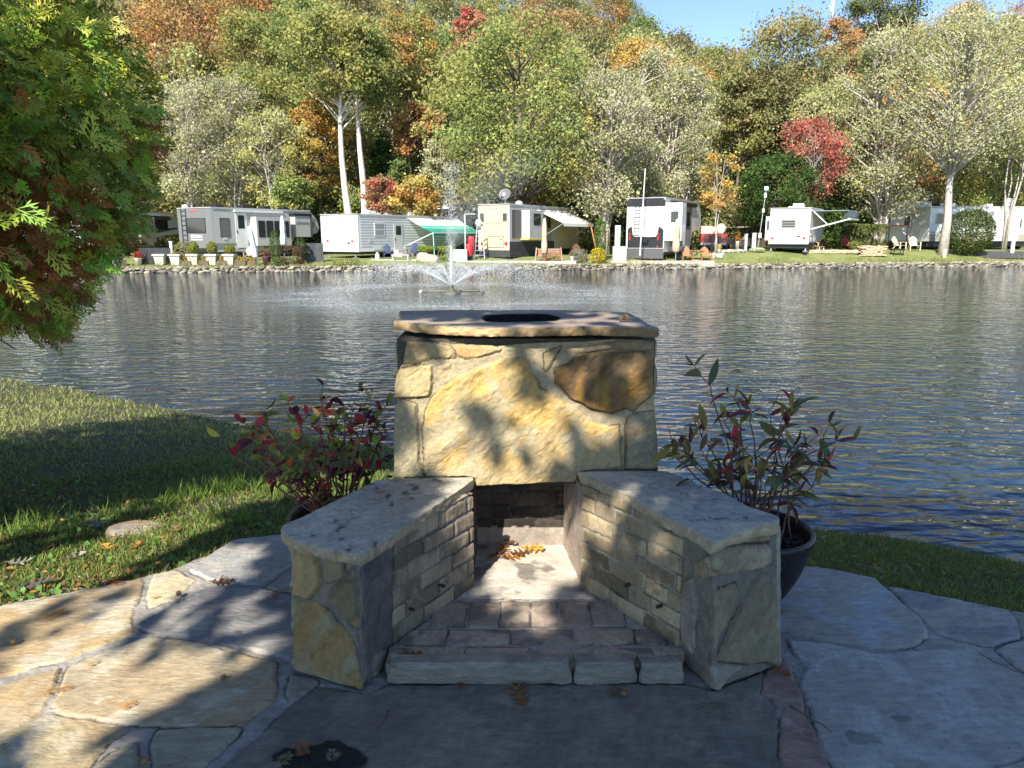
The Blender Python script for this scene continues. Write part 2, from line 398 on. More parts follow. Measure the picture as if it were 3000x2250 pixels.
# ------------------------------------------------------------------ heightfield stone work
def relief(P, stones, mortar, soft=.009, warp=.006, ws=30, mort_noise=.0035):
    """height above the mortar and base colour at plane points P (n,2) for a set of traced stones"""
    n = len(P)
    wx = (fbm(P[:, 0]*ws, P[:, 1]*ws, 3.1, 3)-.5)*2*warp; wy = (fbm(P[:, 0]*ws, P[:, 1]*ws, 8.7, 3)-.5)*2*warp
    Q = P+np.stack([wx, wy], 1)
    H = (fbm(P[:, 0]*60, P[:, 1]*60, 1, 3)-.5)*mort_noise*2
    f = fbm(P[:, 0]*18, P[:, 1]*18, 5, 4)[:, None]
    C = np.array(mortar)*(.72+.56*f)
    for k, s in enumerate(stones):
        poly = np.array(s['poly'], float)
        lo = poly.min(0)-.03; hi = poly.max(0)+.03
        m = np.where((Q[:, 0] > lo[0]) & (Q[:, 0] < hi[0]) & (Q[:, 1] > lo[1]) & (Q[:, 1] < hi[1]))[0]
        if not len(m): continue
        q = Q[m]; d, _ = sdf(q, poly); d = d+s.get('grow', 0)
        th = s.get('th', .014)*.75; so = min(s.get('soft', soft), soft)
        t = sstep(0, so, d)
        ang = s.get('ang', k*1.3); ca, sa = math.cos(ang), math.sin(ang)
        u = q[:, 0]*ca+q[:, 1]*sa; w = -q[:, 0]*sa+q[:, 1]*ca
        big = fbm(u*s.get('f', 4), w*s.get('f', 4)*2.2, k*3.3, 5)
        fine = fbm(u*22, w*70, k*2.1, 4)
        h = th*t+(big-.5)*s.get('rough', .008)*t+(fine-.5)*.003*t
        # a split face: small ledges
        h += .0028*sstep(.35, .65, big*8-np.floor(big*8))*t*s.get('ledge', 1)+.0028*np.floor(big*8)*t*s.get('ledge', 1)-.012*t*s.get('ledge', 1)
        a = np.clip(sstep(.38, .62, big)*1.0, 0, 1)[:, None]
        c = np.array(s['c1'])*(1-a)+np.array(s.get('c2', s['c1']))*a
        if 'c3' in s:
            a3 = sstep(.52, .66, fbm(q[:, 0]*9+4, q[:, 1]*9, k+11, 5))[:, None]; c = c*(1-a3)+np.array(s['c3'])*a3
        if 'fn' in s: c = s['fn'](q, c)
        c = c*(.82+.36*fine[:, None])
        edge = np.exp(-(np.clip(d, 0, 1)/.006)**2)[:, None]; c = c*(1-.0*edge)+np.array([.5, .46, .38])*.0
        ins = d > 0
        crack = (d > -max(s.get('crackw', 0), .0055)) & (d <= 0)
        H[m] = np.where(ins, H[m]*(1-t)+h, H[m]-.0012*crack)
        C[m] = np.where(ins[:, None], c, np.where(crack[:, None], C[m]*(1-.7*sstep(.42, .55, fbm(q[:, 0]*5, q[:, 1]*5, k*1.7, 2)))[:, None], C[m]))
    return H, C
def panel(name, O, U, V, N, w, h, step, stones, mortar, m, parent=None, clip=None, hole=None, skirt=.03, post=None, edge=0, gs=None, gt=None, ragged=.016, skc=None, **kw):
    """a relief sheet on the plane O + s*U + t*V, clipped to an outline, with its rim turned back"""
    O, U, V, N = [np.array(a, float) for a in (O, U, V, N)]
    s = np.arange(int(w/step)+2)*step if gs is None else gs; t = np.arange(int(h/step)+2)*step if gt is None else gt; nx, ny = len(s), len(t); Sx, Ty = np.meshgrid(s, t); P = np.stack([Sx.ravel(), Ty.ravel()], 1)
    F = grid_faces(nx, ny)
    near = None
    if clip is not None:
        d, near = sdf(P, clip)
        if hole is not None:
            d2, n2 = sdf(P, hole); sel = -d2 < d; near = np.where(sel[:, None], n2, near); d = np.minimum(d, -d2)
        keep = (d[F] > -step*.45).all(1); F = F[keep]
        used = np.zeros(len(P), bool); used[F.ravel()] = True
    # rim vertices, snapped onto the outline
    E = np.concatenate([F[:, [0, 1]], F[:, [1, 2]], F[:, [2, 3]], F[:, [3, 0]]])
    key = np.sort(E, 1); k1 = key[:, 0].astype(np.int64)*len(P)+key[:, 1]
    uq, inv, cnt = np.unique(k1, return_inverse=True, return_counts=True); RE = E[cnt[inv] == 1]
    if near is not None:
        rv = np.unique(RE.ravel()); rv = rv[np.hypot(*(P[rv]-near[rv]).T) < step*1.6]; P = P.copy(); P[rv] = near[rv]
    H, C = relief(P, stones, mortar, **kw)
    if post: H, C = post(P, H, C)
    if edge and clip is not None:
        dd, _ = sdf(P, clip); H = H-edge*(1-sstep(0, edge*2.5, dd))
    W3 = O+P[:, :1]*U+P[:, 1:]*V+H[:, None]*N
    Vs = [W3]; Cs = [C]; Fs = [F]; off = len(W3)
    rv = np.unique(RE.ravel()); idx = -np.ones(len(P), int); idx[rv] = np.arange(len(rv)); prev = None
    base = W3[rv]
    for j, dep in enumerate((0, skirt*.22, skirt*.5, skirt*.78, skirt)):
        jit = (fbm(base[:, 0]*32, base[:, 1]*32+base[:, 2]*32, j*2.1, 4)-.5)[:, None]*ragged*(1 if skirt > .02 else .3)*(0 if j == 0 else 1)-(.25*ragged if j == 4 else 0)
        cen = np.array([w/2, h/2]); dirp = P[rv]-cen; dirp /= np.maximum(np.hypot(*dirp.T), 1e-6)[:, None]
        nv = base-N*dep+(dirp[:, :1]*U+dirp[:, 1:]*V)*jit
        Vs.append(nv); Cs.append((C[rv] if skc is None else skc(P[rv], C[rv]))*(.8+.35*fbm(base[:, 0]*40, base[:, 1]*40, base[:, 2]*40+j*3, 3)[:, None])); cur = off+np.arange(len(rv))
        a, b = RE[:, 0], RE[:, 1]
        if j: Fs.append(np.stack([prev[idx[b]], prev[idx[a]], cur[idx[a]], cur[idx[b]]], 1))
        prev = cur; off += len(rv)
    # facing: U x V should be N
    flip = np.dot(np.cross(U, V), N) < 0
    return np_mesh(name, np.concatenate(Vs), np.concatenate(Fs), m, parent, np.concatenate(Cs), smooth=True, flip=flip)

# ------------------------------------------------------------------ patio of flagstones
def z7p(*pts): return [(x*.3333, 1216.6+y*.3333) for x, y in pts]
def zrp(*pts): return [(1401+x*.3667, 1179.7+y*.3667) for x, y in pts]
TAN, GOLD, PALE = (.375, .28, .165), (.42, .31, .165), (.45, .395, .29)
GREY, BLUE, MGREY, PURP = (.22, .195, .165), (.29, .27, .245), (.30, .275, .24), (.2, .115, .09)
flag_px = [
 ([(-300, 1390), (-80, 1332), (0, 1308), (150, 1281), (302, 1246), (302, 1265), (280, 1332), (283, 1363), (133, 1420), (60, 1440), (0, 1458), (-300, 1530)], TAN, GOLD, PALE),
 ([(335, 1238), (373, 1229), (420, 1250), (400, 1272), (367, 1293), (327, 1307), (320, 1283)], PALE, (.45, .4, .25), None),
 ([(448, 1200), (505, 1163), (604, 1153), (680, 1130), (780, 1140), (760, 1200), (633, 1217), (600, 1240), (569, 1259), (515, 1254), (455, 1249), (412, 1228)], MGREY, (.3, .3, .29), (.36, .34, .3)),
 ([(642, 1225), (640, 1275), (575, 1264), (605, 1245)], MGREY, GREY, None),
 ([(453, 1265), (563, 1269), (640, 1283), (760, 1300), (760, 1425), (640, 1422), (600, 1411), (516, 1390), (400, 1370), (320, 1358), (297, 1350), (333, 1327)], (.25, .245, .24), (.33, .31, .27), (.2, .19, .19)),
 ([(320, 1374), (400, 1382), (465, 1396), (520, 1413), (591, 1427), (590, 1500), (560, 1530), (516, 1560), (430, 1561), (346, 1563), (276, 1553), (220, 1546), (166, 1540), (132, 1532), (117, 1515), (135, 1480), (150, 1438), (190, 1418), (233, 1403)], TAN, (.34, .28, .19), PALE),
 ([(-300, 1545), (-80, 1500), (0, 1482), (60, 1462), (122, 1443), (115, 1475), (87, 1528), (60, 1550), (0, 1580), (-300, 1680)], PALE, TAN, GOLD),
 ([(70, 1557), (103, 1541), (180, 1552), (275, 1567), (233, 1597), (175, 1665), (140, 1720), (-500, 1780), (-400, 1700), (-100, 1610), (0, 1585)], TAN, (.4, .33, .2), PALE),
 ([(336, 1577), (420, 1570), (513, 1570), (500, 1590), (460, 1630), (423, 1659), (380, 1720), (333, 1720)], (.27, .22, .15), (.33, .3, .22), None),
 ([(293, 1602), (293, 1740), (180, 1740), (190, 1665), (240, 1625)], (.25, .2, .13), (.33, .29, .2), None),
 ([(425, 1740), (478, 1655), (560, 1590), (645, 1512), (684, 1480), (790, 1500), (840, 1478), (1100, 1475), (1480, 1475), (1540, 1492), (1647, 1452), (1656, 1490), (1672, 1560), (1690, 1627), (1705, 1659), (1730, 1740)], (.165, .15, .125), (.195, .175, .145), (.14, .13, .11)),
 ([(630, 1453), (680, 1470), (660, 1490), (630, 1507), (622, 1480)], (.3, .29, .25), GREY, None),
 ([(1658, 1452), (1680, 1420), (1705, 1434), (1713, 1459), (1727, 1499), (1735, 1543), (1750, 1565), (1775, 1620), (1789, 1659), (1820, 1740), (1740, 1740), (1705, 1659), (1691, 1627), (1694, 1524), (1672, 1505), (1655, 1496)], PURP, (.27, .18, .15), (.33, .27, .25)),
 ([(1600, 1225), (1640, 1208), (1727, 1219), (1800, 1227), (1889, 1246), (1906, 1261), (1950, 1300), (1987, 1334), (2000, 1369), (1969, 1391), (1914, 1395), (1841, 1388), (1731, 1368), (1676, 1355), (1590, 1345), (1550, 1280)], BLUE, MGREY, (.3, .32, .34)),
 ([(1928, 1266), (2060, 1290), (2185, 1316), (2204, 1366), (2142, 1390), (2080, 1378), (2024, 1363), (1990, 1330)], MGREY, (.3, .29, .27), (.2, .2, .2)),
 ([(1706, 1379), (1804, 1391), (1878, 1408), (1950, 1405), (2024, 1402), (2092, 1395), (2134, 1422), (2208, 1453), (2300, 1490), (2400, 1560), (2250, 1620), (2150, 1650), (2090, 1740), (1850, 1740), (1808, 1655), (1770, 1570), (1755, 1525), (1735, 1480), (1737, 1465), (1745, 1440), (1722, 1412)], BLUE, (.31, .295, .28), (.35, .34, .325)),
 ([(2193, 1321), (2330, 1344), (2600, 1410), (2600, 1480), (2300, 1402), (2212, 1369)], MGREY, GREY, None),
 ([(2155, 1402), (2212, 1378), (2300, 1408), (2600, 1500), (2600, 1640), (2330, 1530), (2215, 1445)], BLUE, MGREY, None),
 ([(2105, 1740), (2160, 1658), (2260, 1630), (2420, 1575), (2600, 1660), (2700, 1760)], BLUE, MGREY, None),
]
stones = []
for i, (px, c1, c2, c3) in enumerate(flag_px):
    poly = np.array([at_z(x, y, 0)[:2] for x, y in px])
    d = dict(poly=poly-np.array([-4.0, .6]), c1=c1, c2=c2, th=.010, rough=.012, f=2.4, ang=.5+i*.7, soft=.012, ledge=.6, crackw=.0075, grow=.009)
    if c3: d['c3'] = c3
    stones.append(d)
def patio_post(P, H, C):
    Q = P+np.array([-4.0, .6])
    # dark wet mossy mat at the foot of the picture
    b = at_z(700, 1640, 0)[:2]; dd = np.hypot((Q[:, 0]-b[0])/.16, (Q[:, 1]-b[1])/.08)+1.1*(fbm(Q[:, 0]*14, Q[:, 1]*14, 2, 5)-.5)
    a = (1-sstep(.85, .95, dd))[:, None]; C = C*(1-a)+np.array([.018, .019, .016])*a; H = H+a[:, 0]*(.004+.008*fbm(Q[:, 0]*90, Q[:, 1]*90, 1, 3))
    for (px, py, rx, ry, col, k) in ((1485+50, 1519, .06, .02, (.12, .1, .07), .8), (1640, 1545, .04, .09, (.17, .13, .08), .5), (1945, 1548, .035, .02, (.14, .15, .13), .8), (1860, 1590, .05, .04, (.13, .13, .12), .7), (800, 1560, .16, .08, (.15, .13, .1), .4), (1400, 1520, .12, .03, (.16, .13, .1), .4)):
        b = at_z(px, py, 0)[:2]; dd = np.hypot((Q[:, 0]-b[0])/rx, (Q[:, 1]-b[1])/ry)+1.3*(fbm(Q[:, 0]*25, Q[:, 1]*25, px, 4)-.5)
        a = k*(1-sstep(.8, 1.0, dd))[:, None]; C = C*(1-a)+np.array(col)*a
    sp = fbm(Q[:, 0]*70, Q[:, 1]*70, 9, 2); C = C*np.where(sp > .85, .6, 1)[:, None]
    return H, C
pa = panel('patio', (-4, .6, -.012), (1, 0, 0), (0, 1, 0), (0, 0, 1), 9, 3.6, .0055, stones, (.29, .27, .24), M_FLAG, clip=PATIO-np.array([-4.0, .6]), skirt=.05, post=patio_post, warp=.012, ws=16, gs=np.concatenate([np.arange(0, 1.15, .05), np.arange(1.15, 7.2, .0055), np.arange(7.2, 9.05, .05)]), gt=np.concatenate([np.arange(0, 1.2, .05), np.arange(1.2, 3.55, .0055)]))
tag(pa, kind='structure')

# ------------------------------------------------------------------ the fireplace
FB = (.06, 2.9, 0)
fire = empty('stone_fireplace', FB, label='outdoor stone fireplace with splayed brick wings and a slab chimney cap on the patio', cat='fireplace')
CY = 3.13
MORT = (.40, .345, .245)
def c6(*pts): return [(811+x*.3, 626.7+y*.3) for x, y in pts]
def on_face(px, O, U, V, N):
    out = []
    for x, y in px:
        p = at_plane(x, y, O, N)-np.array(O); out.append((np.dot(p, U), np.dot(p, V)))
    return np.array(out)
fO, fU, fV, fN = (-.62, CY, .38), (1, 0, 0), (0, 0, 1), (0, -1, 0)
GD = dict(c1=(.54, .37, .13), c2=(.42, .325, .17), c3=(.44, .38, .26))
def big_fn(q, c):
    # weathered paler towards lower left
    a = np.clip(sstep(.45, .2, q[:, 1])*.75+.25*sstep(.4, .1, q[:, 0]), 0, .8)[:, None]
    a = a*np.clip(fbm(q[:, 0]*9, q[:, 1]*9, 4, 4)*2-.2, 0, 1)[:, None]
    return c*(1-a)+np.array([.37, .31, .2])*a
def brown_fn(q, c):
    cx, cy = .93, .60
    dk = np.clip(1.25-np.hypot((q[:, 0]-1.0)/.17, (q[:, 1]-.66)/.13), 0, 1)*np.clip(fbm(q[:, 0]*12, q[:, 1]*8, 7, 4)*2.2-.3, 0, 1)
    og = np.clip(fbm(q[:, 0]*26, q[:, 1]*7, 9, 4)*3-1.2, 0, 1)*sstep(.72, .5, q[:, 1])
    c = c*(1-dk[:, None])+np.array([.075, .055, .04])*dk[:, None]
    return c*(1-og[:, None]*.8)+np.array([.42, .23, .05])*og[:, None]*.8
face = [
 (c6((225, 372), (330, 370), (540, 400), (570, 430), (575, 490), (420, 490), (260, 530), (198, 532)), (.43, .35, .21), (.33, .24, .13), None, None, .014),
 (c6((578, 400), (920, 408), (900, 440), (760, 480), (640, 492), (585, 470)), (.48, .31, .15), (.46, .37, .22), None, None, .014),
 (c6((150, 600), (180, 570), (330, 535), (415, 535), (418, 600), (410, 680), (385, 765), (300, 775), (143, 778), (136, 690)), (.47, .39, .22), (.4, .34, .2), None, None, .026),
 (c6((455, 545), (545, 520), (550, 560), (510, 640), (470, 640), (450, 600)), (.45, .36, .22), (.4, .34, .24), None, None, .008),
 (c6((860, 520), (930, 480), (1040, 475), (1090, 520), (1130, 600), (1165, 640), (1185, 700), (1240, 740), (1330, 790), (1420, 840), (1480, 890), (1510, 940), (1560, 955), (1680, 980), (1755, 970), (1765, 1100), (1775, 1275), (1600, 1290), (1470, 1310), (1440, 1375), (1240, 1388), (1000, 1400), (726, 1412), (715, 1350), (690, 1343), (360, 1345), (350, 1200), (340, 1000), (360, 880), (400, 780), (470, 700), (560, 640), (700, 570)), GD['c1'], GD['c2'], GD['c3'], big_fn, .022),
 (c6((150, 803), (200, 793), (300, 823), (305, 1000), (320, 1200), (345, 1345), (125, 1360), (130, 1000), (138, 850)), (.42, .37, .22), (.36, .32, .22), None, None, .02),
 (c6((1215, 450), (1335, 410), (1290, 490), (1235, 590), (1215, 570)), (.42, .33, .2), (.36, .3, .2), None, None, .01),
 (c6((1420, 425), (1560, 395), (1750, 362), (1985, 372), (2000, 430), (1900, 438), (1700, 433), (1440, 462)), (.34, .27, .18), (.26, .2, .14), None, None, .014),
 (c6((1290, 580), (1300, 560), (1400, 530), (1440, 475), (1560, 448), (1720, 443), (1900, 450), (2005, 450), (2000, 740), (1980, 752), (1860, 870), (1800, 850), (1700, 885), (1560, 860), (1480, 810), (1400, 780), (1360, 720), (1300, 670)), (.30, .22, .12), (.2, .13, .065), None, brown_fn, .02),
 (c6((1850, 890), (2020, 872), (2030, 1000), (2040, 1290), (1800, 1285), (1800, 1000), (1810, 920)), (.34, .29, .19), (.4, .24, .14), (.28, .26, .2), None, .02),
 (c6((1790, 362), (1990, 345), (2010, 372), (1800, 366)), (.36, .31, .22), (.3, .25, .18), None, None, .01),
]
st = []
for i, (px, c1, c2, c3, fn, th) in enumerate(face):
    d = dict(poly=on_face(px, fO, fU, fV, fN), c1=c1, c2=c2, th=th, rough=.016, f=5, ang=.75, soft=.018)
    if c3: d['c3'] = c3
    if fn: d['fn'] = fn
    st.append(d)
clip = on_face([(878, 738), (910, 737), (950, 741), (979, 745), (1030, 745), (1081, 747), (1141, 742), (1200, 739), (1261, 738), (1321, 733), (1381, 735), (1412, 739), (1414, 760), (1411, 795), (1410, 848), (1414, 855), (1413, 885), (1417, 915), (1420, 951), (1421, 1040), (1340, 1040), (1247, 1036), (1200, 1039), (1111, 1043), (1028, 1048), (1010, 1050), (850, 1050), (853, 987), (851, 927), (854, 876), (860, 862), (854, 858), (853, 822), (859, 801), (871, 786)], fO, fU, fV, fN)
panel('chimney_face', fO, fU, fV, fN, 1.42, .86, .0035, st, MORT, M_STONE, fire, clip=clip, skirt=.07, post=lambda P, H, C: (H, C*np.array([.86, .82, .75])*(.9+.2*fbm(P[:, 0]*3, P[:, 1]*3, 2, 4)[:, None])))
# chimney body behind the face: masonry walls round the flue and the fire chamber
M_SHADE_CORE = mat('shade_dark_core', (.08, .07, .055), .95, .35, 12, .9, 50)  # core mortar darkened to stand for the shadow under the cap
M_SOOT = mat('sooty_brick', (.045, .038, .032), .95, .5, 9, .8, 40)
XL, XR = -.53, .655
b = MB(); b.box(XL+.02, -.19, CY+.03, 3.80, 0, 1.15); b.box(.33, XR-.02, CY+.03, 3.80, 0, 1.15); b.box(-.19, .33, 3.52, 3.80, 0, 1.15)
b.box(-.19, .33, CY+.03, CY+.13, .475, 1.15)
b.build('chimney_body', M_SHADE_CORE, fire, world=True)
# side stones of the chimney body
for sgn, X0 in ((-1, XL+.018), (1, XR-.018)):
    sd_ = []; r2 = random.Random(5+sgn); z = .02
    while z < 1.1:
        hh = r2.uniform(.1, .22); y = .02
        while y < .6:
            ww = r2.uniform(.14, .34)
            sd_.append(dict(poly=[(y+r2.uniform(0, .02), z+r2.uniform(0, .02)), (y+ww-.02, z+r2.uniform(0, .02)), (y+ww-.015, z+hh-.02), (y+.01, z+hh-.015)], c1=(.42, .34, .2), c2=(.3, .25, .17), th=.02, rough=.012, ang=r2.random()*3)); y += ww
        z += hh
    panel('chimney_side', (X0, CY+.035, 0), (0, 1, 0), (0, 0, 1), (sgn, 0, 0), .66, 1.14, .014, sd_, MORT, M_STONE, fire, skirt=.01)

def slab(name, px, zt, thick, c1, c2, c3, hole=None, parent=fire, f=3, streak=0, fn=None, step=.005, skc=None):
    poly = np.array([at_z(x, y, zt)[:2] for x, y in px]); lo = poly.min(0)-.02; hi = poly.max(0)+.02
    hp = None if hole is None else np.array([at_z(x, y, zt)[:2] for x, y in hole])-lo
    big = [dict(poly=[(-1, -1), (9, -1), (9, 9), (-1, 9)], c1=c1, c2=c2, c3=c3, th=.004, rough=.009, f=f, ang=streak, ledge=.5)]
    if fn: big[0]['fn'] = fn
    return panel(name, (lo[0], lo[1], zt-.006), (1, 0, 0), (0, 1, 0), (0, 0, 1), hi[0]-lo[0], hi[1]-lo[1], step, big, c1, M_STONE, parent, clip=poly-lo, hole=hp, skirt=thick, edge=.0015, ragged=.034, skc=skc, post=(None if hp is None else lambda P, H, C: (H, C*(1-.96*sstep(-.012, -.004, sdf(P, hp)[0]))[:, None]*(1-.45*sstep(-.14, .0, sdf(P, hp)[0])*fbm(P[:, 0]*8, P[:, 1]*14, 3, 3))[:, None])))
cap_px = [(849, 693), (858, 688), (868, 687), (864, 670), (1000, 668.5), (1200, 669), (1348, 671.5), (1362, 676), (1378, 682), (1386, 690), (1400, 698), (1423, 705.5), (1422, 708), (1380, 707.5), (1300, 706), (1200, 706.5), (1100, 706), (1000, 704), (920, 700), (880, 697)]
hole = [(1042, 685), (1050, 679.5), (1080, 678.3), (1130, 678), (1180, 679), (1204, 683), (1210, 688), (1200, 692.5), (1160, 693.5), (1110, 694), (1070, 692.5), (1048, 690)]
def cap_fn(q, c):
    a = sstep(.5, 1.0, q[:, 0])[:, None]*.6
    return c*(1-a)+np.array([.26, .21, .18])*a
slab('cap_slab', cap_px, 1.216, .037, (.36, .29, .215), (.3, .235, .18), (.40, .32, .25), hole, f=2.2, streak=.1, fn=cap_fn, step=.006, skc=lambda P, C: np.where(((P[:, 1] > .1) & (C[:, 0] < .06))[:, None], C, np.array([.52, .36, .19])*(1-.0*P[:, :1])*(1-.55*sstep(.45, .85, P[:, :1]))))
lc_px = [(605, 1142), (611, 1150), (636, 1163), (660, 1170), (692, 1178), (722, 1184), (752, 1191), (768, 1196), (778, 1197), (800, 1184), (820, 1170), (840, 1160), (854, 1151), (893, 1124), (932, 1098), (977, 1067), (1010, 1042), (1022, 1033), (1021, 1027), (940, 1030), (860, 1031), (814, 1036), (795, 1046), (776, 1055), (735, 1074), (699, 1092), (660, 1110), (630, 1123), (612, 1132)]
def stain_fn(k, dark, thr):
    def f(q, c):
        n1 = fbm(q[:, 0]*9+k, q[:, 1]*9, k, 5); n2 = fbm(q[:, 0]*30, q[:, 1]*18+k, k+4, 4)
        a = (sstep(.5, .62, n1)*.45*sstep(.4, .6, n2))[:, None]; c = c*(1-a)+np.array([.2, .21, .22])*a
        v = np.abs(fbm(q[:, 0]*6+3, q[:, 1]*14, k+8, 4)-.5) < .006*sstep(.45, .6, n1)+.0; pit = (n2 > thr) & (n1 > .5)
        return c*np.where(v | pit, .35, 1)[:, None]
    return f
slab('coping_slab', lc_px, .53, .045, (.385, .36, .30), (.31, .295, .25), (.45, .42, .34), f=3, streak=.5, fn=stain_fn(3, .3, .70), skc=lambda P, C: C*.35+np.array([.36, .28, .16])*.6)
rc_px = [(1248, 1016.5), (1330, 1015), (1420, 1014), (1441, 1014.6), (1470, 1027), (1500, 1042), (1530, 1052), (1563, 1062), (1588, 1076), (1610, 1089), (1633, 1097), (1653, 1104), (1672, 1110), (1684, 1117), (1684, 1127), (1668, 1133), (1650, 1131), (1615, 1143), (1578, 1152), (1555, 1163), (1537, 1165), (1524, 1157), (1510, 1148), (1484, 1134), (1454, 1120), (1408, 1096), (1361, 1070), (1330, 1056), (1299, 1042), (1270, 1028)]
slab('coping_slab', rc_px, .57, .045, (.40, .385, .325), (.34, .33, .29), (.47, .42, .32), f=2.6, streak=-.35, fn=stain_fn(9, .3, .76), skc=lambda P, C: C*.4+np.array([.38, .31, .18])*.6)

# wing walls: plan outlines at ground level
def g(px, py, z=0): return at_z(px, py, z)[:2]
LA, LB, LC, LD = g(640, 1440), g(786, 1487), g(846, 1413), np.array([-.178, 3.0])
RD, RE_, RF, RG = g(1468, 1422), g(1538, 1487), g(1679, 1437), np.array([.315, 3.0])
LDe, RGe = np.array([-.178, 3.16]), np.array([.318, 3.16])
wingL = [LA, LB, LC, LD, LDe, (-.5, 3.16), (-.56, 3.1)]
wingR = [RD, RE_, RF, (.63, 3.1), (.6, 3.16), RGe, RG]
def shrink(poly, k):
    poly = np.array(poly); c = poly.mean(0); out = []
    for p in poly: d = p-c; out.append(p-d/np.linalg.norm(d)*k)
    return out
HR = .527
TLA, TLB, TLC = g(634, 1174, .487), g(776, 1202, .487), g(850, 1155, .487)
TRD, TRE, TRF = g(1478, 1140, HR), g(1537, 1172, HR), g(1677, 1138, HR)
def frustum(p0, p1, h):
    n = len(p0); return MB().add([(x, y, 0) for x, y in p0]+[(x, y, h) for x, y in p1], [tuple(range(n))[::-1], tuple(range(n, 2*n))]+[(i, (i+1) % n, n+(i+1) % n, n+i) for i in range(n)])
frustum(shrink(wingL, .03), shrink([TLA, TLB, TLC]+wingL[3:], .03), .486).build('wing_wall', M_SHADE_CORE, fire, world=True)
frustum(shrink(wingR, .03), shrink([TRD, TRE, TRF]+wingR[3:], .03), HR-.002).build('wing_wall', M_SHADE_CORE, fire, world=True)
def wall_panel(name, A, B, z0, z1, st_px, m, mortar=(.2, .19, .18), step=.0045, bricks=None, flipn=1, th=.016, warp=.006, A2=None, B2=None):
    Ag, Bg = np.array(A, float), np.array(B, float)
    A = np.array([A[0], A[1], z0]); B = np.array([B[0], B[1], z0]); U = (B-A); w = np.linalg.norm(U); U /= w
    N = np.cross(U, [0, 0, 1.0]); N /= np.linalg.norm(N)
    if np.dot(N, CAM-A) < 0: N = -N
    st = []
    for px, c1, c2 in (st_px or []):
        st.append(dict(poly=on_face(px, A, U, np.array([0, 0, 1.0]), N), c1=c1, c2=c2, th=th, rough=.014, f=6, ang=.9, soft=.014))
    if bricks: st += bricks(w, z1-z0)
    o = panel(name, A, U, (0, 0, 1), N, w, z1-z0, step, st, mortar, m, fire, clip=[(0, 0), (w, 0), (w, z1-z0), (0, z1-z0)], skirt=.025, warp=warp)
    if A2 is not None or B2 is not None:     # the pier leans back a little towards its top
        dA = np.zeros(2) if A2 is None else np.array(A2)-Ag; dB = np.zeros(2) if B2 is None else np.array(B2)-Bg
        n = len(o.data.vertices); co = np.empty(n*3, np.float32); o.data.vertices.foreach_get('co', co); co = co.reshape(-1, 3); bs = base_of(fire)
        s_ = np.clip(((co[:, :2]+bs[:2]-A[:2])@U[:2])/w, -.1, 1.1)[:, None]; t_z = np.clip((co[:, 2:]+bs[2])/z1, 0, 1)
        co[:, :2] += t_z*(dA*(1-s_)+dB*s_); o.data.vertices.foreach_set('co', co.ravel()); o.data.update()
    return o
def zl(*p): return [(589.9+x*.3111, 995.4+y*.3111) for x, y in p]
def zr(*p): return [(1142.8+x*.3112, 995.4+y*.3112) for x, y in p]
BRN, OLV = (.25, .17, .075), (.26, .22, .13)
LBAT = dict(A2=TLA, B2=TLB)
wall_panel('pillar_face', LA, LB, 0, .49, [
 (zl((125, 540), (255, 580), (290, 720), (325, 860), (310, 900), (240, 975), (180, 950), (120, 940)), (.3, .2, .085), (.32, .24, .12)),
 (zl((320, 610), (450, 630), (500, 720), (505, 790), (490, 850), (370, 880), (335, 820)), (.25, .19, .12), (.21, .17, .11)),
 (zl((452, 640), (560, 660), (570, 760), (512, 830), (507, 750)), (.3, .25, .18), (.2, .18, .14)),
 (zl((380, 920), (440, 870), (560, 850), (600, 1000), (600, 1190), (540, 1160), (440, 1040), (380, 985)), (.22, .165, .075), (.16, .13, .08)),
 (zl((110, 935), (200, 980), (300, 1010), (380, 1060), (470, 1160), (560, 1280), (600, 1450), (640, 1610), (500, 1590), (300, 1520), (110, 1440)), BRN, OLV)], M_STONE, (.19, .17, .135), th=.02, **LBAT)
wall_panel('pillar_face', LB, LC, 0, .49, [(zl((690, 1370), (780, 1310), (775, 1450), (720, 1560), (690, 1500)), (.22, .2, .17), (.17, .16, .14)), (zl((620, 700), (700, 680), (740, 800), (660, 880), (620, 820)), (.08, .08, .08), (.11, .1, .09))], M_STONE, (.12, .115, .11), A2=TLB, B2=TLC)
wall_panel('pillar_face', RD, RE_, 0, HR, [(zr((1060, 1000), (1100, 850), (1160, 830), (1200, 1000), (1170, 1150), (1160, 1300), (1130, 1350), (1070, 1250), (1050, 1100)), (.27, .24, .19), (.22, .2, .16)), (zr((1170, 740), (1300, 720), (1350, 850), (1230, 860), (1180, 830)), (.25, .18, .11), (.3, .26, .18))], M_STONE, (.19, .17, .135), A2=TRD, B2=TRE)
wall_panel('pillar_face', RE_, RF, 0, HR, [
 (zr((1240, 600), (1740, 500), (1740, 610), (1500, 640), (1300, 672), (1250, 650)), (.25, .2, .13), (.3, .24, .15)),
 (zr((1240, 705), (1500, 652), (1730, 632), (1735, 740), (1660, 790), (1380, 858), (1300, 790)), (.23, .19, .13), (.3, .26, .18)),
 (zr((1250, 1000), (1290, 960), (1480, 900), (1500, 960), (1440, 1080), (1330, 1250), (1300, 1330), (1230, 1330)), (.2, .17, .11), (.26, .22, .15)),
 (zr((1600, 870), (1700, 805), (1740, 1000), (1760, 1430), (1640, 1400), (1480, 1420), (1310, 1400), (1400, 1200), (1500, 1030)), (.22, .19, .12), (.17, .15, .1)),
 (zr((1270, 1440), (1400, 1430), (1490, 1440), (1380, 1500), (1290, 1600), (1240, 1560)), (.28, .26, .21), (.2, .19, .16))], M_STONE, (.16, .15, .125), th=.02, A2=TRE, B2=TRF)
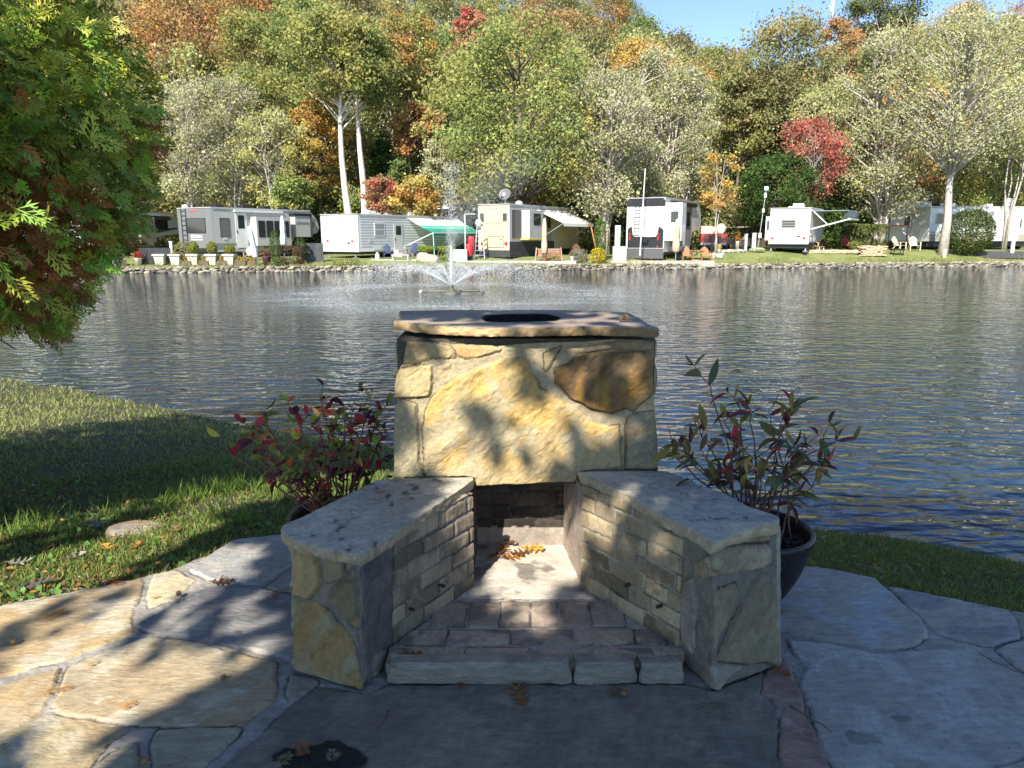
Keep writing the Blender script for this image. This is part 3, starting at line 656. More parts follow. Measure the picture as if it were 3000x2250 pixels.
def outer(A, B, h, **k): wall_panel('pillar_face', A, B, 0, h, None, M_STONE, (.27, .25, .2), bricks=lambda w, h: [dict(poly=[(i*.3+.01+.05*(j % 2), j*.16+.01), (i*.3+.28, j*.16+.015), (i*.3+.27, j*.16+.15), (i*.3+.02, j*.16+.145)], c1=(.36, .3, .18), c2=(.28, .24, .17), th=.016, ang=i+j) for i in range(3) for j in range(3)], step=.014, **k)
outer((-.56, 3.1), LA, .49, B2=TLA); outer(RF, (.63, 3.1), HR, A2=TRF)
def brick_rows(seed, c1, c2, bl=.215, bh=.064, mo=.010):
    def f(w, h):
        r2 = random.Random(seed); out = []; z = .004; row = 0
        while z < h:
            s = -bl*(.5 if row % 2 else .04)-r2.uniform(0, .04)
            while s < w:
                L = bl*r2.choice([1, 1, 1, .6, 1]); k = r2.uniform(.75, 1.15)
                j = lambda: r2.uniform(-.003, .003)
                a = r2.random(); cc = tuple(k*(c1[i]*(1-a)+c2[i]*a) for i in range(3))
                out.append(dict(poly=[(s+j(), z+j()), (s+L-mo+j(), z+j()), (s+L-mo+j(), z+bh+j()), (s+j(), z+bh+j())], c1=cc, c2=tuple(.8*q for q in cc), c3=tuple(.55*q for q in cc), th=.006, rough=.003, f=9, ang=1.57, soft=.006, ledge=.3)); s += L
            z += bh+mo; row += 1
        return out
    return f
# the lining bricks lean on the wing walls and run back to the chimney jambs
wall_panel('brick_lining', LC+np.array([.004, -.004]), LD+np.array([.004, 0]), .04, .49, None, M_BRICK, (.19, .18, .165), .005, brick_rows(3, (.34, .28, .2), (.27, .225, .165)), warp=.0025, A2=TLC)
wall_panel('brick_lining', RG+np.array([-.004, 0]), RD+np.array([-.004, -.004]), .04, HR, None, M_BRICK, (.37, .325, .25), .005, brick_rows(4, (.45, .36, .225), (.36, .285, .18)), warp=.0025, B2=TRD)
# fire chamber
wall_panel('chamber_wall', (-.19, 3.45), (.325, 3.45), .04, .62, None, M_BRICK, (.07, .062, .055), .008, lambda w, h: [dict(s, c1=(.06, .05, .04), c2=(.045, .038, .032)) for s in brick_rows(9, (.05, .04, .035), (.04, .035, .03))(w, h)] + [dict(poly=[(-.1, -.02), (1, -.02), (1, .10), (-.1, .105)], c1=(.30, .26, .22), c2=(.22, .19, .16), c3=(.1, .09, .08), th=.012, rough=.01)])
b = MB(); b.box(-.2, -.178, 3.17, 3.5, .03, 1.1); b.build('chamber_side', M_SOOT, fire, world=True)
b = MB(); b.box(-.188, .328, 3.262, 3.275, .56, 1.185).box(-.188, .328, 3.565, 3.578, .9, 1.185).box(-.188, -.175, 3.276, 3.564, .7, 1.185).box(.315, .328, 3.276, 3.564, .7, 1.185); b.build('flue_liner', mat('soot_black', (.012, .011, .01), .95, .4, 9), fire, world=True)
wall_panel('chamber_side', (.315, 3.0), (.262, 3.452), .04, .5, None, M_STONE, (.34, .28, .235), .008, warp=.01)
# hearth floor
hz = .05
def fl(*px): return np.array([at_z(x, y, hz)[:2] for x, y in px])
hlo = np.array([-.6, 2.3])
HB1, HB2 = (.42, .345, .27), (.36, .29, .23)
rows = [(1397, 1427, [840, 870, 1003, 1143, 1280, 1412, 1500]), (1358, 1390, [860, 965, 1103, 1243, 1372, 1440]), (1298, 1352, [930, 1010, 1079, 1146, 1207, 1275, 1350])]
hs = []
for k, (y0, y1, xsx) in enumerate(rows):
    for x0, x1 in zip(xsx[:-1], xsx[1:]):
        mid = 1145; sh = lambda x, y: x+(x-mid)*(y-(y0+y1)/2)*.00105
        q = random.uniform(.8, 1.15)
        hs.append(dict(poly=fl((sh(x0+3, y0), y0), (sh(x1-3, y0), y0), (sh(x1-3, y1), y1), (sh(x0+3, y1), y1))-hlo, c1=tuple(q*a for a in HB1), c2=tuple(q*a for a in HB2), c3=(.2, .165, .14), th=.005, rough=.004, f=8, soft=.006, ledge=.3))
hs.append(dict(poly=fl((930, 1291), (1400, 1291), (1300, 1100), (980, 1100))-hlo, c1=(.52, .475, .41), c2=(.45, .40, .34), c3=(.2, .18, .16), th=.004, rough=.008, f=5, ledge=.5))
hclip = np.array([LC+[.0, -.03], (-.47, 2.405), (.62, 2.40), RD+[.03, -.0], RG, (.30, 3.5), (-.2, 3.5), LD])-hlo
panel('hearth_floor', (hlo[0], hlo[1], hz-.006), (1, 0, 0), (0, 1, 0), (0, 0, 1), 1.4, 1.25, .006, hs, (.33, .30, .27), M_BRICK, fire, clip=hclip, skirt=.04, warp=.003)
# threshold stones
def thr(px0, px1, z, dz=0):
    A = at_z(px0, 1477, .0); B = at_z(px1, 1477, 0); yb = 2.42
    r2 = random.Random(int(px0)); n = 18; f = []
    sec = [(0, 0), (.0, .03), (.006, z-.012), (.018, z), (yb-A[1], z-.002), (yb-A[1], 0)]
    V = []; F = []
    for i in range(n+1):
        t = i/n; x = A[0]+(B[0]-A[0])*t
        e = 0.0 if 0 < i < n else .010
        for k, (dy, zz) in enumerate(sec):
            w = (fbm(x*22, k*3.1, 2.0, 3)-.5)*.016
            V.append((x+(.012 if i == 0 else -.012 if i == n else 0)*(k in (2, 3)), A[1]+dy+float(w)+e, max(zz+float(fbm(x*15, k*2.3, 5, 3)-.5)*.01*(zz > .01)-e*(k in (2, 3)), -.004)))
    m_ = len(sec)
    for i in range(n):
        for k in range(m_-1): F.append((i*m_+k, (i+1)*m_+k, (i+1)*m_+k+1, i*m_+k+1))
    F.append(tuple(range(m_))); F.append(tuple(range(n*m_, n*m_+m_))[::-1])
    return MB().add(V, F).build('threshold_stone', mat('threshold', (.25, .235, .195), .8, .45, 9, .9, 36, stretch=(1, 1, 4)), fire, world=True, smooth=False)
thr(836, 1235, .075); thr(1240, 1377, .078); thr(1381, 1479, .07)
# iron bolts in the lining
for (bx, by), A_, B_ in (((948, 1263), LC, LD), ((881, 1313), LC, LD), ((1362, 1261), RG, RD), ((1431, 1307), RG, RD)):
    U_ = np.array([B_[0]-A_[0], B_[1]-A_[1], 0.0]); U_ /= np.linalg.norm(U_); N_ = np.cross(U_, [0, 0, 1.0]); A3 = np.array([A_[0], A_[1], 0])
    if np.dot(N_, CAM-A3) < 0: N_ = -N_
    p_ = at_plane(bx, by, A3, N_); MB().tube([p_, p_+N_*.03, p_+N_*.034], [.007, .007, .004], 8).build('iron_bolt', mat('rusty_iron', (.05, .035, .028), .8, .4, 60, .5, 90), fire, world=True)

# ------------------------------------------------------------------ pots and shrubs
def pot(cx, cy, rz, rr, br, label, side):
    p = empty('planter_pot', (cx, cy, 0), label=label, cat='plant pot')
    prof = [(br*.9, 0), (br, .012)]
    for i in range(12):
        t = i/11; prof.append((br+(rr*.93-br)*(1-(1-t)**1.7)*1.0, .02+t*(rz-.07)))
    prof += [(rr*.93, rz-.045), (rr*.99, rz-.04), (rr, rz-.03), (rr*1.0, rz-.012), (rr*.985, rz-.002), (rr*.96, rz), (rr*.93, rz-.004), (rr*.9, rz-.03), (rr*.86, rz-.06)]
    prof += [(rr*.80, rz-.09), (.001, rz-.09)]
    m, t, b = newmat('glazed_pot'+side); N = t.nodes
    tc = N.new('ShaderNodeTexCoord'); vo = N.new('ShaderNodeTexVoronoi'); vo.inputs['Scale'].default_value = 42; t.links.new(tc.outputs['Object'], vo.inputs[0])
    bp = N.new('ShaderNodeBump'); bp.inputs['Strength'].default_value = .3; bp.inputs['Distance'].default_value = .005; t.links.new(vo.outputs['Distance'], bp.inputs['Height']); t.links.new(bp.outputs[0], b.inputs['Normal'])
    b.inputs['Base Color'].default_value = (.008, .005, .007, 1) if side == 'r' else (.07, .045, .035, 1); b.inputs['Roughness'].default_value = .42
    MB().lathe(prof, n=64).build('pot_body', m, p, smooth=True)
    # chunks of bark mulch
    n = 170; a = rng.random(n)*6.28; r = np.sqrt(rng.random(n))*rr*.86
    P_ = np.column_stack([cx+r*np.cos(a), cy+r*np.sin(a), rz-.085+rng.random(n)*.025])
    rocks('mulch', P_, np.column_stack([rng.uniform(.03, .06, n), rng.uniform(.02, .035, n), rng.uniform(.01, .02, n)]), np.array([.035, .028, .024])*(.5+rng.random((n, 1))), attr_mat('mulch'+side, .8, .3), p, 11)
    return p
pot(1.075, 3.0, .335, .255, .14, 'dark glazed pot behind the right wing of the fireplace', 'r')
pot(-.80, 3.17, .33, .245, .14, 'brown pot mostly hidden behind the left wing of the fireplace', 'l')
# leaf template: pointed oval folded on its midrib and drooping
def leaf_T(wid=.22, fold=.12, droop=.18, n=5):  # pointed oval
    V = []; t = np.linspace(0, 1, n+1)
    for k in t:
        w = wid*math.sin(math.pi*min(k*.92+.04, 1))**.8 if 0 < k < 1 else .004
        z = -droop*k*k
        V += [(k, -w, z+fold*w*3), (k, 0, z), (k, w, z+fold*w*3)]
    V = np.array(V); F = []
    for i in range(n):
        for j in (0, 1): F.append((3*i+j, 3*i+3+j, 3*i+4+j, 3*i+1+j))
    return V, [np.array(F)]
def shrub(name, base, stems, nleaf, size, cols, wid, label, cat, stem_m, sub=3, spread=.16):
    root = empty(name, base, label=label, cat=cat)
    sb = MB(); LP = []; LD_ = []
    base = np.array(base)
    for pts, r0 in stems:
        pts = [np.array(p) for p in pts]
        fine = []
        for a, b in zip(pts[:-1], pts[1:]):
            for t in np.linspace(0, 1, 4)[:-1]: fine.append(a*(1-t)+b*t+rng.normal(size=3)*.004)
        fine.append(pts[-1]); sb.tube(fine, np.linspace(r0, r0*.35, len(fine)), 5)
        tips = [(fine[-1], fine[-1]-fine[-3])]
        for k in range(sub):
            i = rng.integers(len(fine)//3, len(fine)-1); d = rdir(1)[0]*.8+np.array([0, 0, .5])+(fine[i]-base)*1.2; d /= np.linalg.norm(d)
            L = spread*rng.uniform(.5, 1.2); q = fine[i]+d*L*.5+rng.normal(size=3)*.008; e = fine[i]+d*L+np.array([0, 0, -.01])
            sb.tube([fine[i], q, e], [r0*.45, r0*.35, r0*.22], 4); tips.append((e, e-fine[i]))
            tips.append((q, q-fine[i]))
        for e, d in tips:
            d = d/np.linalg.norm(d)
            m_ = rng.integers(max(nleaf-1, 1), nleaf+2)
            for j in range(m_):
                v = rdir(1)[0]; v = v-d*np.dot(v, d); v /= max(np.linalg.norm(v), 1e-6)
                LP.append(e-d*rng.uniform(0, .03)); LD_.append(d*rng.uniform(.1, 1.0)+v*rng.uniform(.5, 1)+np.array([0, 0, .0]))
    sb.build('stem', stem_m, root, world=True, smooth=True)
    LP = np.array(LP); LD_ = np.array(LD_); n = len(LP)
    TV, TF = leaf_T(wid)
    nh = np.tile([0, 0, 1.0], (n, 1))+rng.normal(size=(n, 3))*.5
    sz = size*rng.uniform(.5, 1.2, n); V, F, idx = inst(TV, TF, LP, frames(LD_, nh), np.column_stack([sz, sz*rng.uniform(.6, 1.35, n), sz*rng.uniform(-1.2, 3.2, n)]))
    pal = np.array([c for c, w in cols]); w = np.array([w for c, w in cols]); w = w/w.sum()
    c = pal[rng.choice(len(pal), n, p=w)]*(.7+.6*rng.random((n, 1)))
    np_mesh('leaves', V, F, M_LEAF, root, np.clip(c*1.45, 0, .9)[idx], smooth=True)
    return root
M_STEM = mat('shrub_stem', (.16, .075, .05), .7, .3, 30)
RED = [((.30, .03, .035), 3), ((.12, .018, .03), 3), ((.05, .018, .025), 2.0), ((.16, .2, .03), 3.2), ((.22, .24, .05), 1.6), ((.45, .11, .04), 1.3), ((.09, .12, .03), 3), ((.3, .17, .05), 1)]
st = []
b0 = (-.80, 3.17, .26)
for tx, ty, dy in [(520, 960, .0), (565, 910, .2), (600, 985, -.1), (640, 905, .1), (665, 960, -.1), (700, 890, .2), (715, 930, .0), (740, 975, .1), (760, 935, .3), (790, 900, .25), (815, 905, .3), (835, 925, .3), (600, 1010, -.2), (655, 1030, -.15), (560, 985, .0), (830, 990, .3), (775, 1000, .1), (700, 1010, -.1), (505, 985, .1), (640, 960, .2), (800, 960, .1), (680, 905, .0), (580, 940, .1), (745, 900, .1)]:
    e = at_y(tx, ty, 3.17+dy); m1 = np.array(b0)*.55+e*.45+np.array([0, 0, -.03]); m1[2] = max(m1[2], .3)
    b1 = np.array(b0)+rng.normal(size=3)*[.06, .06, 0]
    st.append(([b1, m1, e*.85+m1*.15+np.array([0, 0, .01]), e], .006))
shrub('red_leaf_shrub', b0, st, 2, .066, RED, .26, 'bushy potted shrub with small red and green leaves left of the chimney', 'shrub', M_STEM, 4, .16)
TALL = [((.11, .12, .03), 3), ((.17, .15, .045), 3.2), ((.08, .06, .035), 2), ((.10, .035, .03), 1.8), ((.3, .03, .04), 1.0), ((.07, .10, .05), 1.6), ((.4, .22, .07), .9), ((.10, .03, .05), .8)]
st = []; b0 = (1.06, 2.98, .26)
for tx, ty, dy, bx in [(1530, 825, 0, 1590), (1595, 860, .05, 1600), (1620, 890, 0, 1615), (1660, 890, .1, 1630), (1690, 900, 0, 1640), (1720, 870, -.05, 1650), (1500, 915, .1, 1570), (1475, 960, .0, 1560), (1455, 985, .1, 1560), (1490, 1000, -.05, 1560), (1745, 945, .0, 1680), (1775, 960, -.1, 1690), (1775, 990, .1, 1700), (1760, 1010, -.1, 1690), (1770, 1045, .0, 1700), (1700, 1030, -.1, 1670), (1725, 960, .1, 1660), (1560, 900, 0, 1590), (1640, 1000, -.1, 1640), (1530, 1030, 0, 1580), (1680, 1060, -.1, 1660), (1560, 1000, .1, 1590), (1600, 945, .05, 1605), (1720, 1060, 0, 1680), (1510, 970, 0, 1570)]:
    e = at_y(tx, ty, 2.98+dy); b1 = np.array(b0)+rng.normal(size=3)*[.05, .05, 0]
    h = e[2]-b1[2]; m1 = b1+(e-b1)*.4; m1[2] = b1[2]+h*.5+.01; m1[0] = b1[0]+(e[0]-b1[0])*.3
    st.append(([b1, m1, e*.8+m1*.2, e], .0055))
shrub('tall_leaf_shrub', b0, st, 2, .10, TALL, .15, 'tall open potted shrub with long bronze and green leaves right of the chimney', 'shrub', M_STEM, 2, .12)
# ------------------------------------------------------------------ lawn: grass, clover, fallen bits
def in_poly(P, poly): return sdf(P, poly)[0] > 0
def lawn_points(n, ymin, ymax, pw=1.4):
    """points on the near lawn, denser towards the camera"""
    out = []
    tot = 0
    while tot < n:
        t = rng.random(n*3); y = (ymin**(1-pw)+t*(ymax**(1-pw)-ymin**(1-pw)))**(1/(1-pw))
        x = (rng.random(n*3)*2-1)*(y*.92+.8)
        P = np.column_stack([x, y]); ok = (sdf(P, PATIO)[0] < -.005) & (shore_d(P) > -.03)
        P = P[ok]; out.append(P); tot += len(P)
    return np.concatenate(out)[:n]
M_GRASS = attr_mat('grass_blade', .6, 0, bump=0, trans=.35, spec=.3)
t_ = np.linspace(0, 1, 4); GV = []
for k in t_[:-1]: GV += [(k, -.05*(1-k*.6), -.25*k*k), (k, .05*(1-k*.6), -.25*k*k)]
GV.append((1, 0, -.3)); GV = np.array(GV); GF = [np.array([(0, 1, 3, 2), (2, 3, 5, 4)]), np.array([(4, 5, 6)])]
P = lawn_points(150000, 1.8, 14, 1.7)
# worn, bare and leafy patches thin the turf
dens = fbm(P[:, 0]*1.1, P[:, 1]*1.1, 2, 4); keep = rng.random(len(P)) < np.clip((dens-.28)*4, .35, 1); P = P[keep]; dens = dens[keep]
n = len(P); Z = near_z(P); far = P[:, 1]
h = np.clip(.014+.0045*far, .02, .06)*(.5+.9*rng.random(n))*(.6+1.1*fbm(P[:, 0]*2.5, P[:, 1]*2.5, 6, 3))
d = np.column_stack([rng.normal(size=n)*.55, rng.normal(size=n)*.55, np.ones(n)])
V, F, idx = inst(GV*np.array([1, 1.0, 1]), GF, np.column_stack([P, Z-.004]), frames(d, rdir(n)), np.column_stack([h, .05+.0*h+np.clip(.008*far, .01, .09), h]))
a = fbm(P[:, 0]*.9, P[:, 1]*.9, 4, 4)[:, None]; r_ = rng.random((n, 1))
c = np.array([.11, .19, .03])*(1-a)+np.array([.19, .24, .055])*a; c = c*(.6+.7*r_)
fy = (np.clip((P[:, 1]-5.6)/2.5, 0, 1)*(P[:, 0] < -1)*.75)[:, None]; c = c*(1-fy)+np.array([.33, .35, .13])*(.7+.6*r_)*fy
dry = rng.random(n) < .16; c[dry] = np.array([.34, .28, .12])*(.6+.6*rng.random((dry.sum(), 1)))
o = np_mesh('grass', V, F, M_GRASS, cols=c[idx]); tag(o, 'short mixed turf covering the near lawn', 'grass', kind='stuff')
# taller tufts along the patio edge
TP = []
for (px, py, k) in ((150, 1120, 60), (255, 1085, 45), (385, 1050, 60), (425, 1035, 55), (470, 1020, 70), (500, 1010, 60), (530, 1015, 40), (345, 1090, 30), (540, 1130, 45), (80, 1110, 60), (470, 1120, 50), (600, 1040, 70), (650, 1020, 60), (20, 1130, 40), (745, 1010, 60), (800, 1000, 60)):
    p = at_z(px, py, -.1); TP.append(p[:2]+rng.normal(size=(k, 2))*[.06, .035])
P = np.concatenate(TP); P = P[sdf(P, PATIO)[0] < -.01]; n = len(P); h = rng.uniform(.07, .19, n)
d = np.column_stack([rng.normal(size=n)*.35, rng.normal(size=n)*.35, np.ones(n)])
V, F, idx = inst(GV, GF, np.column_stack([P, near_z(P)]), frames(d, rdir(n)), np.column_stack([h, np.full(n, .055), h*1.2]))
c = np.array([.16, .25, .04])*(.7+.7*rng.random((n, 1)))
o = np_mesh('tall_grass', V, F, M_GRASS, cols=c[idx]); tag(o, 'taller loose grass tufts near the patio edge', 'grass', kind='stuff')
# clover and broad weeds
LV, LF = leaf_T(.42, .08, .05, 4)
P = lawn_points(9000, 2.2, 6.5, 2.0); k = (P[:, 0] < -.9) & (fbm(P[:, 0]*3, P[:, 1]*3, 12, 3) > .47); P = P[k]; n = len(P)
d = rng.normal(size=(n, 3))*[1, 1, .35]+[0, 0, .25]
V, F, idx = inst(LV, LF, np.column_stack([P, near_z(P)+.012]), frames(d, np.tile([0, 0, 1.0], (n, 1))+rng.normal(size=(n, 3))*.3), rng.uniform(.015, .042, n))
o = np_mesh('clover', V, F, M_GRASS, cols=(np.array([.12, .24, .05])*(.7+.8*rng.random((n, 1))))[idx]); tag(o, 'clover and broad weeds growing in the left lawn', 'clover', kind='stuff')
# brown needle-like cedar litter and crumbled leaves
P = lawn_points(17000, 2.0, 8, 2.2); k = rng.random(len(P)) < np.where(P[:, 0] < -.8, .75, .15)*np.clip(1.5*fbm(P[:, 0]*2, P[:, 1]*2, 15, 3), 0, 1)*np.where(sdf(P, PATIO)[0] > -.25, 1.0, .7); P = P[k]; n = len(P)
d = rng.normal(size=(n, 3))*[1, 1, .25]
V, F, idx = inst(LV*np.array([1, .55, 1]), LF, np.column_stack([P, near_z(P)+.016]), frames(d, np.tile([0, 0, 1.0], (n, 1))+rng.normal(size=(n, 3))*.5), rng.uniform(.012, .04, n))
pal = np.array([(.42, .17, .05), (.5, .26, .08), (.24, .13, .07), (.34, .29, .23), (.16, .1, .07)])
o = np_mesh('lawn_litter', V, F, M_LEAF, cols=(pal[rng.integers(0, 5, n)]*(.7+.6*rng.random((n, 1))))[idx]); tag(o, 'scattered rusty cedar litter and crumbled leaves in the lawn', 'leaf litter', kind='stuff')

# flat stone lying in the lawn
fs = [(222, 1113), (232, 1100), (252, 1090), (290, 1084), (330, 1087), (352, 1096), (345, 1110), (300, 1117), (250, 1118)]
pz = -.055
poly = np.array([at_z(x, y, pz+.03)[:2] for x, y in fs]); lo = poly.min(0)-.02; hi = poly.max(0)+.02
fl_ = empty('flat_stone', (*poly.mean(0), float(near_z(poly.mean(0))[0])), label='pale flat stone half sunk in the lawn left of the fireplace', cat='stone')
zc = float(near_z(poly.mean(0))[0])+.03
panel('stone_top', (lo[0], lo[1], zc), (1, 0, 0), (0, 1, 0), (0, 0, 1), *(hi-lo), .012, [dict(poly=[(-1, -1), (3, -1), (3, 3), (-1, 3)], c1=(.27, .23, .18), c2=(.21, .19, .16), c3=(.25, .16, .1), th=.004, rough=.02)], (.3, .3, .3), M_STONE, fl_, clip=poly-lo, skirt=.06, edge=.012)

# ------------------------------------------------------------------ fallen leaves, acorns, twigs on the patio and hearth
def oak_outline(seed):
    r = random.Random(seed); L = []; n = 4
    # pointed lobes alternating with deep sinuses, along one side
    side = [(0, .02)]
    for i in range(n):
        t = .15+.68*i/(n-1); w = [.28, .46, .40, .2][i]*r.uniform(.85, 1.15)
        side += [(t-.02, .06), (t+.10+.05*r.random(), w), (t+.13, w*.55), (t+.16, .07)]
    return side+[(1.0, .0)]
def oak_leaf(name, p, size, rz, col, label, zoff=.004, curl=.25, group=None):
    side = oak_outline(int(p[0]*1000)+int(p[1]*777)); V = []; F = []
    for t, w in side: V += [(t, w), (t, 0), (t, -w)]
    Vn = []
    for x, y in V:
        xx = (x-.5)*size; yy = y*size; zz = zoff+curl*size*((x-.5)**2*1.1+(abs(y))**1.5*.8)
        Vn.append((xx, yy, zz))
    for i in range(len(side)-1): F += [(3*i, 3*i+1, 3*i+4, 3*i+3), (3*i+1, 3*i+2, 3*i+5, 3*i+4)]
    Vn = np.array(Vn)
    o = np_mesh(name, Vn, np.array(F)[:, ::-1], M_LEAF, cols=np.tile(np.array(col)[None], (len(Vn), 1))*(.85+.3*rng.random((len(Vn), 1))))
    st = MB().tube([(-.5*size, 0, zoff+curl*size*.27), (-.78*size, .03*size, zoff)], [.0012, .0008], 4)
    o.location = p; o.rotation_euler = (rng.uniform(-.15, .15), rng.uniform(-.15, .15), rz)
    tag(o, label, 'leaf', group)
    c = st.build('leaf_stem', mat('leaf_stem', (.2, .1, .05), .7), o)
    return o
ORG, DRK, GRYL, YEL = (.46, .2, .045), (.2, .1, .05), (.36, .33, .3), (.62, .38, .07)
def lawn_at(px, py):
    z = -.05
    for _ in range(6): p = at_z(px, py, z); z = float(near_z(p[:2])[0])
    return np.array([p[0], p[1], z+.02])
G1 = 'oak leaves fallen on the hearth and patio'
for (px, py, z, s, rz, col, lab) in [
 (1122, 1505, 0, .12, 1.9, (.3, .16, .07), 'brown lobed oak leaf lying alone in front of the threshold'),
 (478, 1258, 0, .11, .2, DRK, 'dark oak leaf on the crack of the upper patio slabs'),
 (885, 1418, .05, .10, .5, (.28, .12, .05), 'rusty curled leaf in the hearth corner by the left wing'),
 (1090, 1424, .06, .06, 1.2, (.5, .2, .06), 'small orange leaf tip showing behind the long threshold stone'),
 (1690, 1453, 0, .075, 2.3, (.3, .13, .05), 'small rusty leaf at the foot of the right pillar'),
 (1105, 1205, .05, .13, .3, ORG, 'large orange oak leaf in the hearth pile, frontmost'),
 (1085, 1190, .06, .12, 1.4, (.38, .16, .04), 'orange oak leaf in the hearth pile, leftmost'),
 (1150, 1186, .06, .12, -.3, YEL, 'yellow oak leaf on the right end of the hearth pile'),
 (1100, 1172, .07, .11, 2.4, (.3, .13, .05), 'brown oak leaf at the back of the hearth pile'),
 (1125, 1196, .055, .11, 3.4, (.16, .07, .03), 'dark oak leaf buried in the hearth pile'),
 (1065, 1203, .055, .09, .9, (.2, .1, .04), 'dull oak leaf at the shaded left edge of the hearth pile')]:
    oak_leaf('oak_leaf', at_z(px, py, z), s, rz, col, lab, group=G1)
G2 = 'leaves fallen on the left lawn'
for (px, py, s, rz, col, lab) in [
 (234, 1195, .13, 2.3, YEL, 'bright orange pointed oak leaf standing out in the lit lawn'),
 (294, 1190, .10, 1.5, ORG, 'narrow orange leaf right of the bright pointed oak leaf'),
 (98, 1194, .09, .6, ORG, 'small orange leaf left of the bright pointed oak leaf'),
 (15, 1132, .12, .9, YEL, 'pale orange oak leaf at the left edge of the lawn'),
 (380, 1155, .13, 2.0, (.42, .2, .1), 'rusty oak leaf above the patio corner'),
 (212, 1145, .13, .2, GRYL, 'crumpled pale grey leaf below the flat stone'),
 (158, 1215, .14, 1.1, (.42, .39, .35), 'big pale grey curled leaf close to the patio edge'),
 (42, 1225, .12, .4, (.42, .39, .35), 'pale grey leaf at the left of the lit lawn'),
 (75, 1275, .15, .4, (.16, .13, .12), 'large dark withered leaf on the patio edge'),
 (400, 1090, .11, 1.2, (.35, .17, .1), 'brown leaf right of the flat stone'),
 (560, 1113, .09, .5, (.34, .2, .1), 'tan leaf on the lawn beside the left pot'),
 (545, 1000, .12, 0, (.42, .2, .12), 'brown leaf at the edge of the dark shadow'),
 (205, 1140, .09, 2.2, GRYL, 'small grey leaf touching the crumpled one'),
 (1894, 1238, .07, 1.5, (.33, .19, .1), 'brown leaf at the right patio edge')]:
    oak_leaf('fallen_leaf', lawn_at(px, py), s, rz, col, lab, curl=.55, group=G2)
# cedar sprigs
def spray(n_side=7, seed=0, coarse=False):
    """flat fern-like spray of scale-leaf twigs, length 1 along x"""
    r = np.random.default_rng(seed); V = []; F = []
    def strip(a, b, w):
        a = np.array(a, float); b = np.array(b, float); d = b-a; p = np.array([-d[1], d[0], 0]); p = p/max(np.linalg.norm(p), 1e-6)*w
        k = len(V); V.extend([a, a*.35+b*.65-p, b, a*.35+b*.65+p]); F.append((k, k+1, k+2, k+3))
    W1 = .032 if coarse else .02
    strip((0, 0, 0), (.55, 0, .02), W1*.6); strip((.5, 0, .02), (1, 0, -.05), W1)
    for i in range(n_side):
        t = .08+.8*i/n_side
        for s in (-1, 1):
            L = (.46*(1-t)**.6+.06)*r.uniform(.75, 1.2); an = r.uniform(.45, .75); a = np.array([t+(.05 if s > 0 else 0), 0, 0]); b = a+np.array([math.cos(an)*L, s*math.sin(an)*L, r.uniform(-.12, .04)])
            strip(a, b, W1)
            if L > .2:
                for q_, s2 in ((.35, 1), (.5, -1)) if coarse else ((.3, 1), (.45, -1), (.6, 1), (.75, -1)):
                    q = a+(b-a)*q_; l2 = L*.45*(1.1-q_)+.05; a2 = an*s+s2*.6; strip(q, q+np.array([math.cos(a2)*l2, math.sin(a2)*l2, r.uniform(-.03, .02)]), W1*.8)
    return np.array(V), [np.array(F)]
CSP = [spray(4+s % 2, s+20, True) for s in range(5)]
SPR = [spray(6, s) for s in range(5)]
G3 = 'cedar sprigs dropped on the stonework'
for i, (px, py, z, s, rz, col, lab) in enumerate([
 (110, 1332, 0, .13, 1.2, (.6, .33, .1), 'golden branched sprig on the big tan flagstone'), (580, 1288, 0, .10, .3, (.3, .14, .06), 'rusty sprig lying on the grey flagstone near the left pillar'),
 (272, 1528, 0, .075, 1.0, (.55, .27, .07), 'orange sprig near the lower edge of the large centre-left flagstone'), (138, 1490, 0, .06, .3, (.5, .22, .06), 'orange sprig on the joint between two left flagstones'),
 (195, 1437, 0, .06, .6, (.6, .42, .15), 'pale sprig at the top left of the large centre-left flagstone'), (326, 1394, 0, .05, .2, (.6, .5, .16), 'tiny yellow sprig at the top of the large centre-left flagstone'),
 (105, 1495, 0, .07, .2, (.5, .3, .1), 'thin orange sprig at the left joint'), (649, 1615, .01, .10, -.9, (.4, .17, .07), 'rusty sprig on the dark wet patch, upper one'), (610, 1646, .01, .08, 1.1, (.4, .3, .14), 'tan sprig on the dark wet patch, left one'), (720, 1636, .01, .07, 1.9, (.4, .32, .2), 'pale sprig on the dark wet patch, right one'),
 (1330, 1498, 0, .09, .4, (.34, .14, .07), 'rusty sprig in front of the short threshold stone'), (1135, 1482, 0, .07, 1.2, (.3, .15, .08), 'brown sprig at the foot of the long threshold stone'), (1000, 1485, 0, .07, 2.6, (.3, .15, .08), 'small dark sprig left of the lone oak leaf'),
 (818, 1062, .535, .07, .1, (.36, .2, .1), 'brown sprig on the left coping slab'), (333, 1293, 0, .05, .4, (.6, .4, .12), 'tiny golden sprig on the small tan flagstone'), (510, 1368, 0, .035, .9, (.4, .15, .06), 'tiny rusty sprig near the left pillar'), (1100, 1298, .055, .04, .1, (.5, .3, .1), 'tiny orange sprig on the hearth bricks'), (250, 1262, 0, .07, .4, (.45, .15, .05), 'red-brown sprig at the top of the big tan flagstone')]):
    TV, TF = SPR[i % 5]; V = TV*s; V[:, 2] += .006+.02*s*np.abs(np.sin(V[:, 0]*40))
    o = np_mesh('cedar_sprig', V-[s/2, 0, 0], [f[:, ::-1] for f in TF], M_LEAF, cols=np.tile(np.array([col]), (len(V), 1))); o.location = at_z(px, py, z); o.rotation_euler = (0, 0, rz); tag(o, lab, 'sprig', G3)
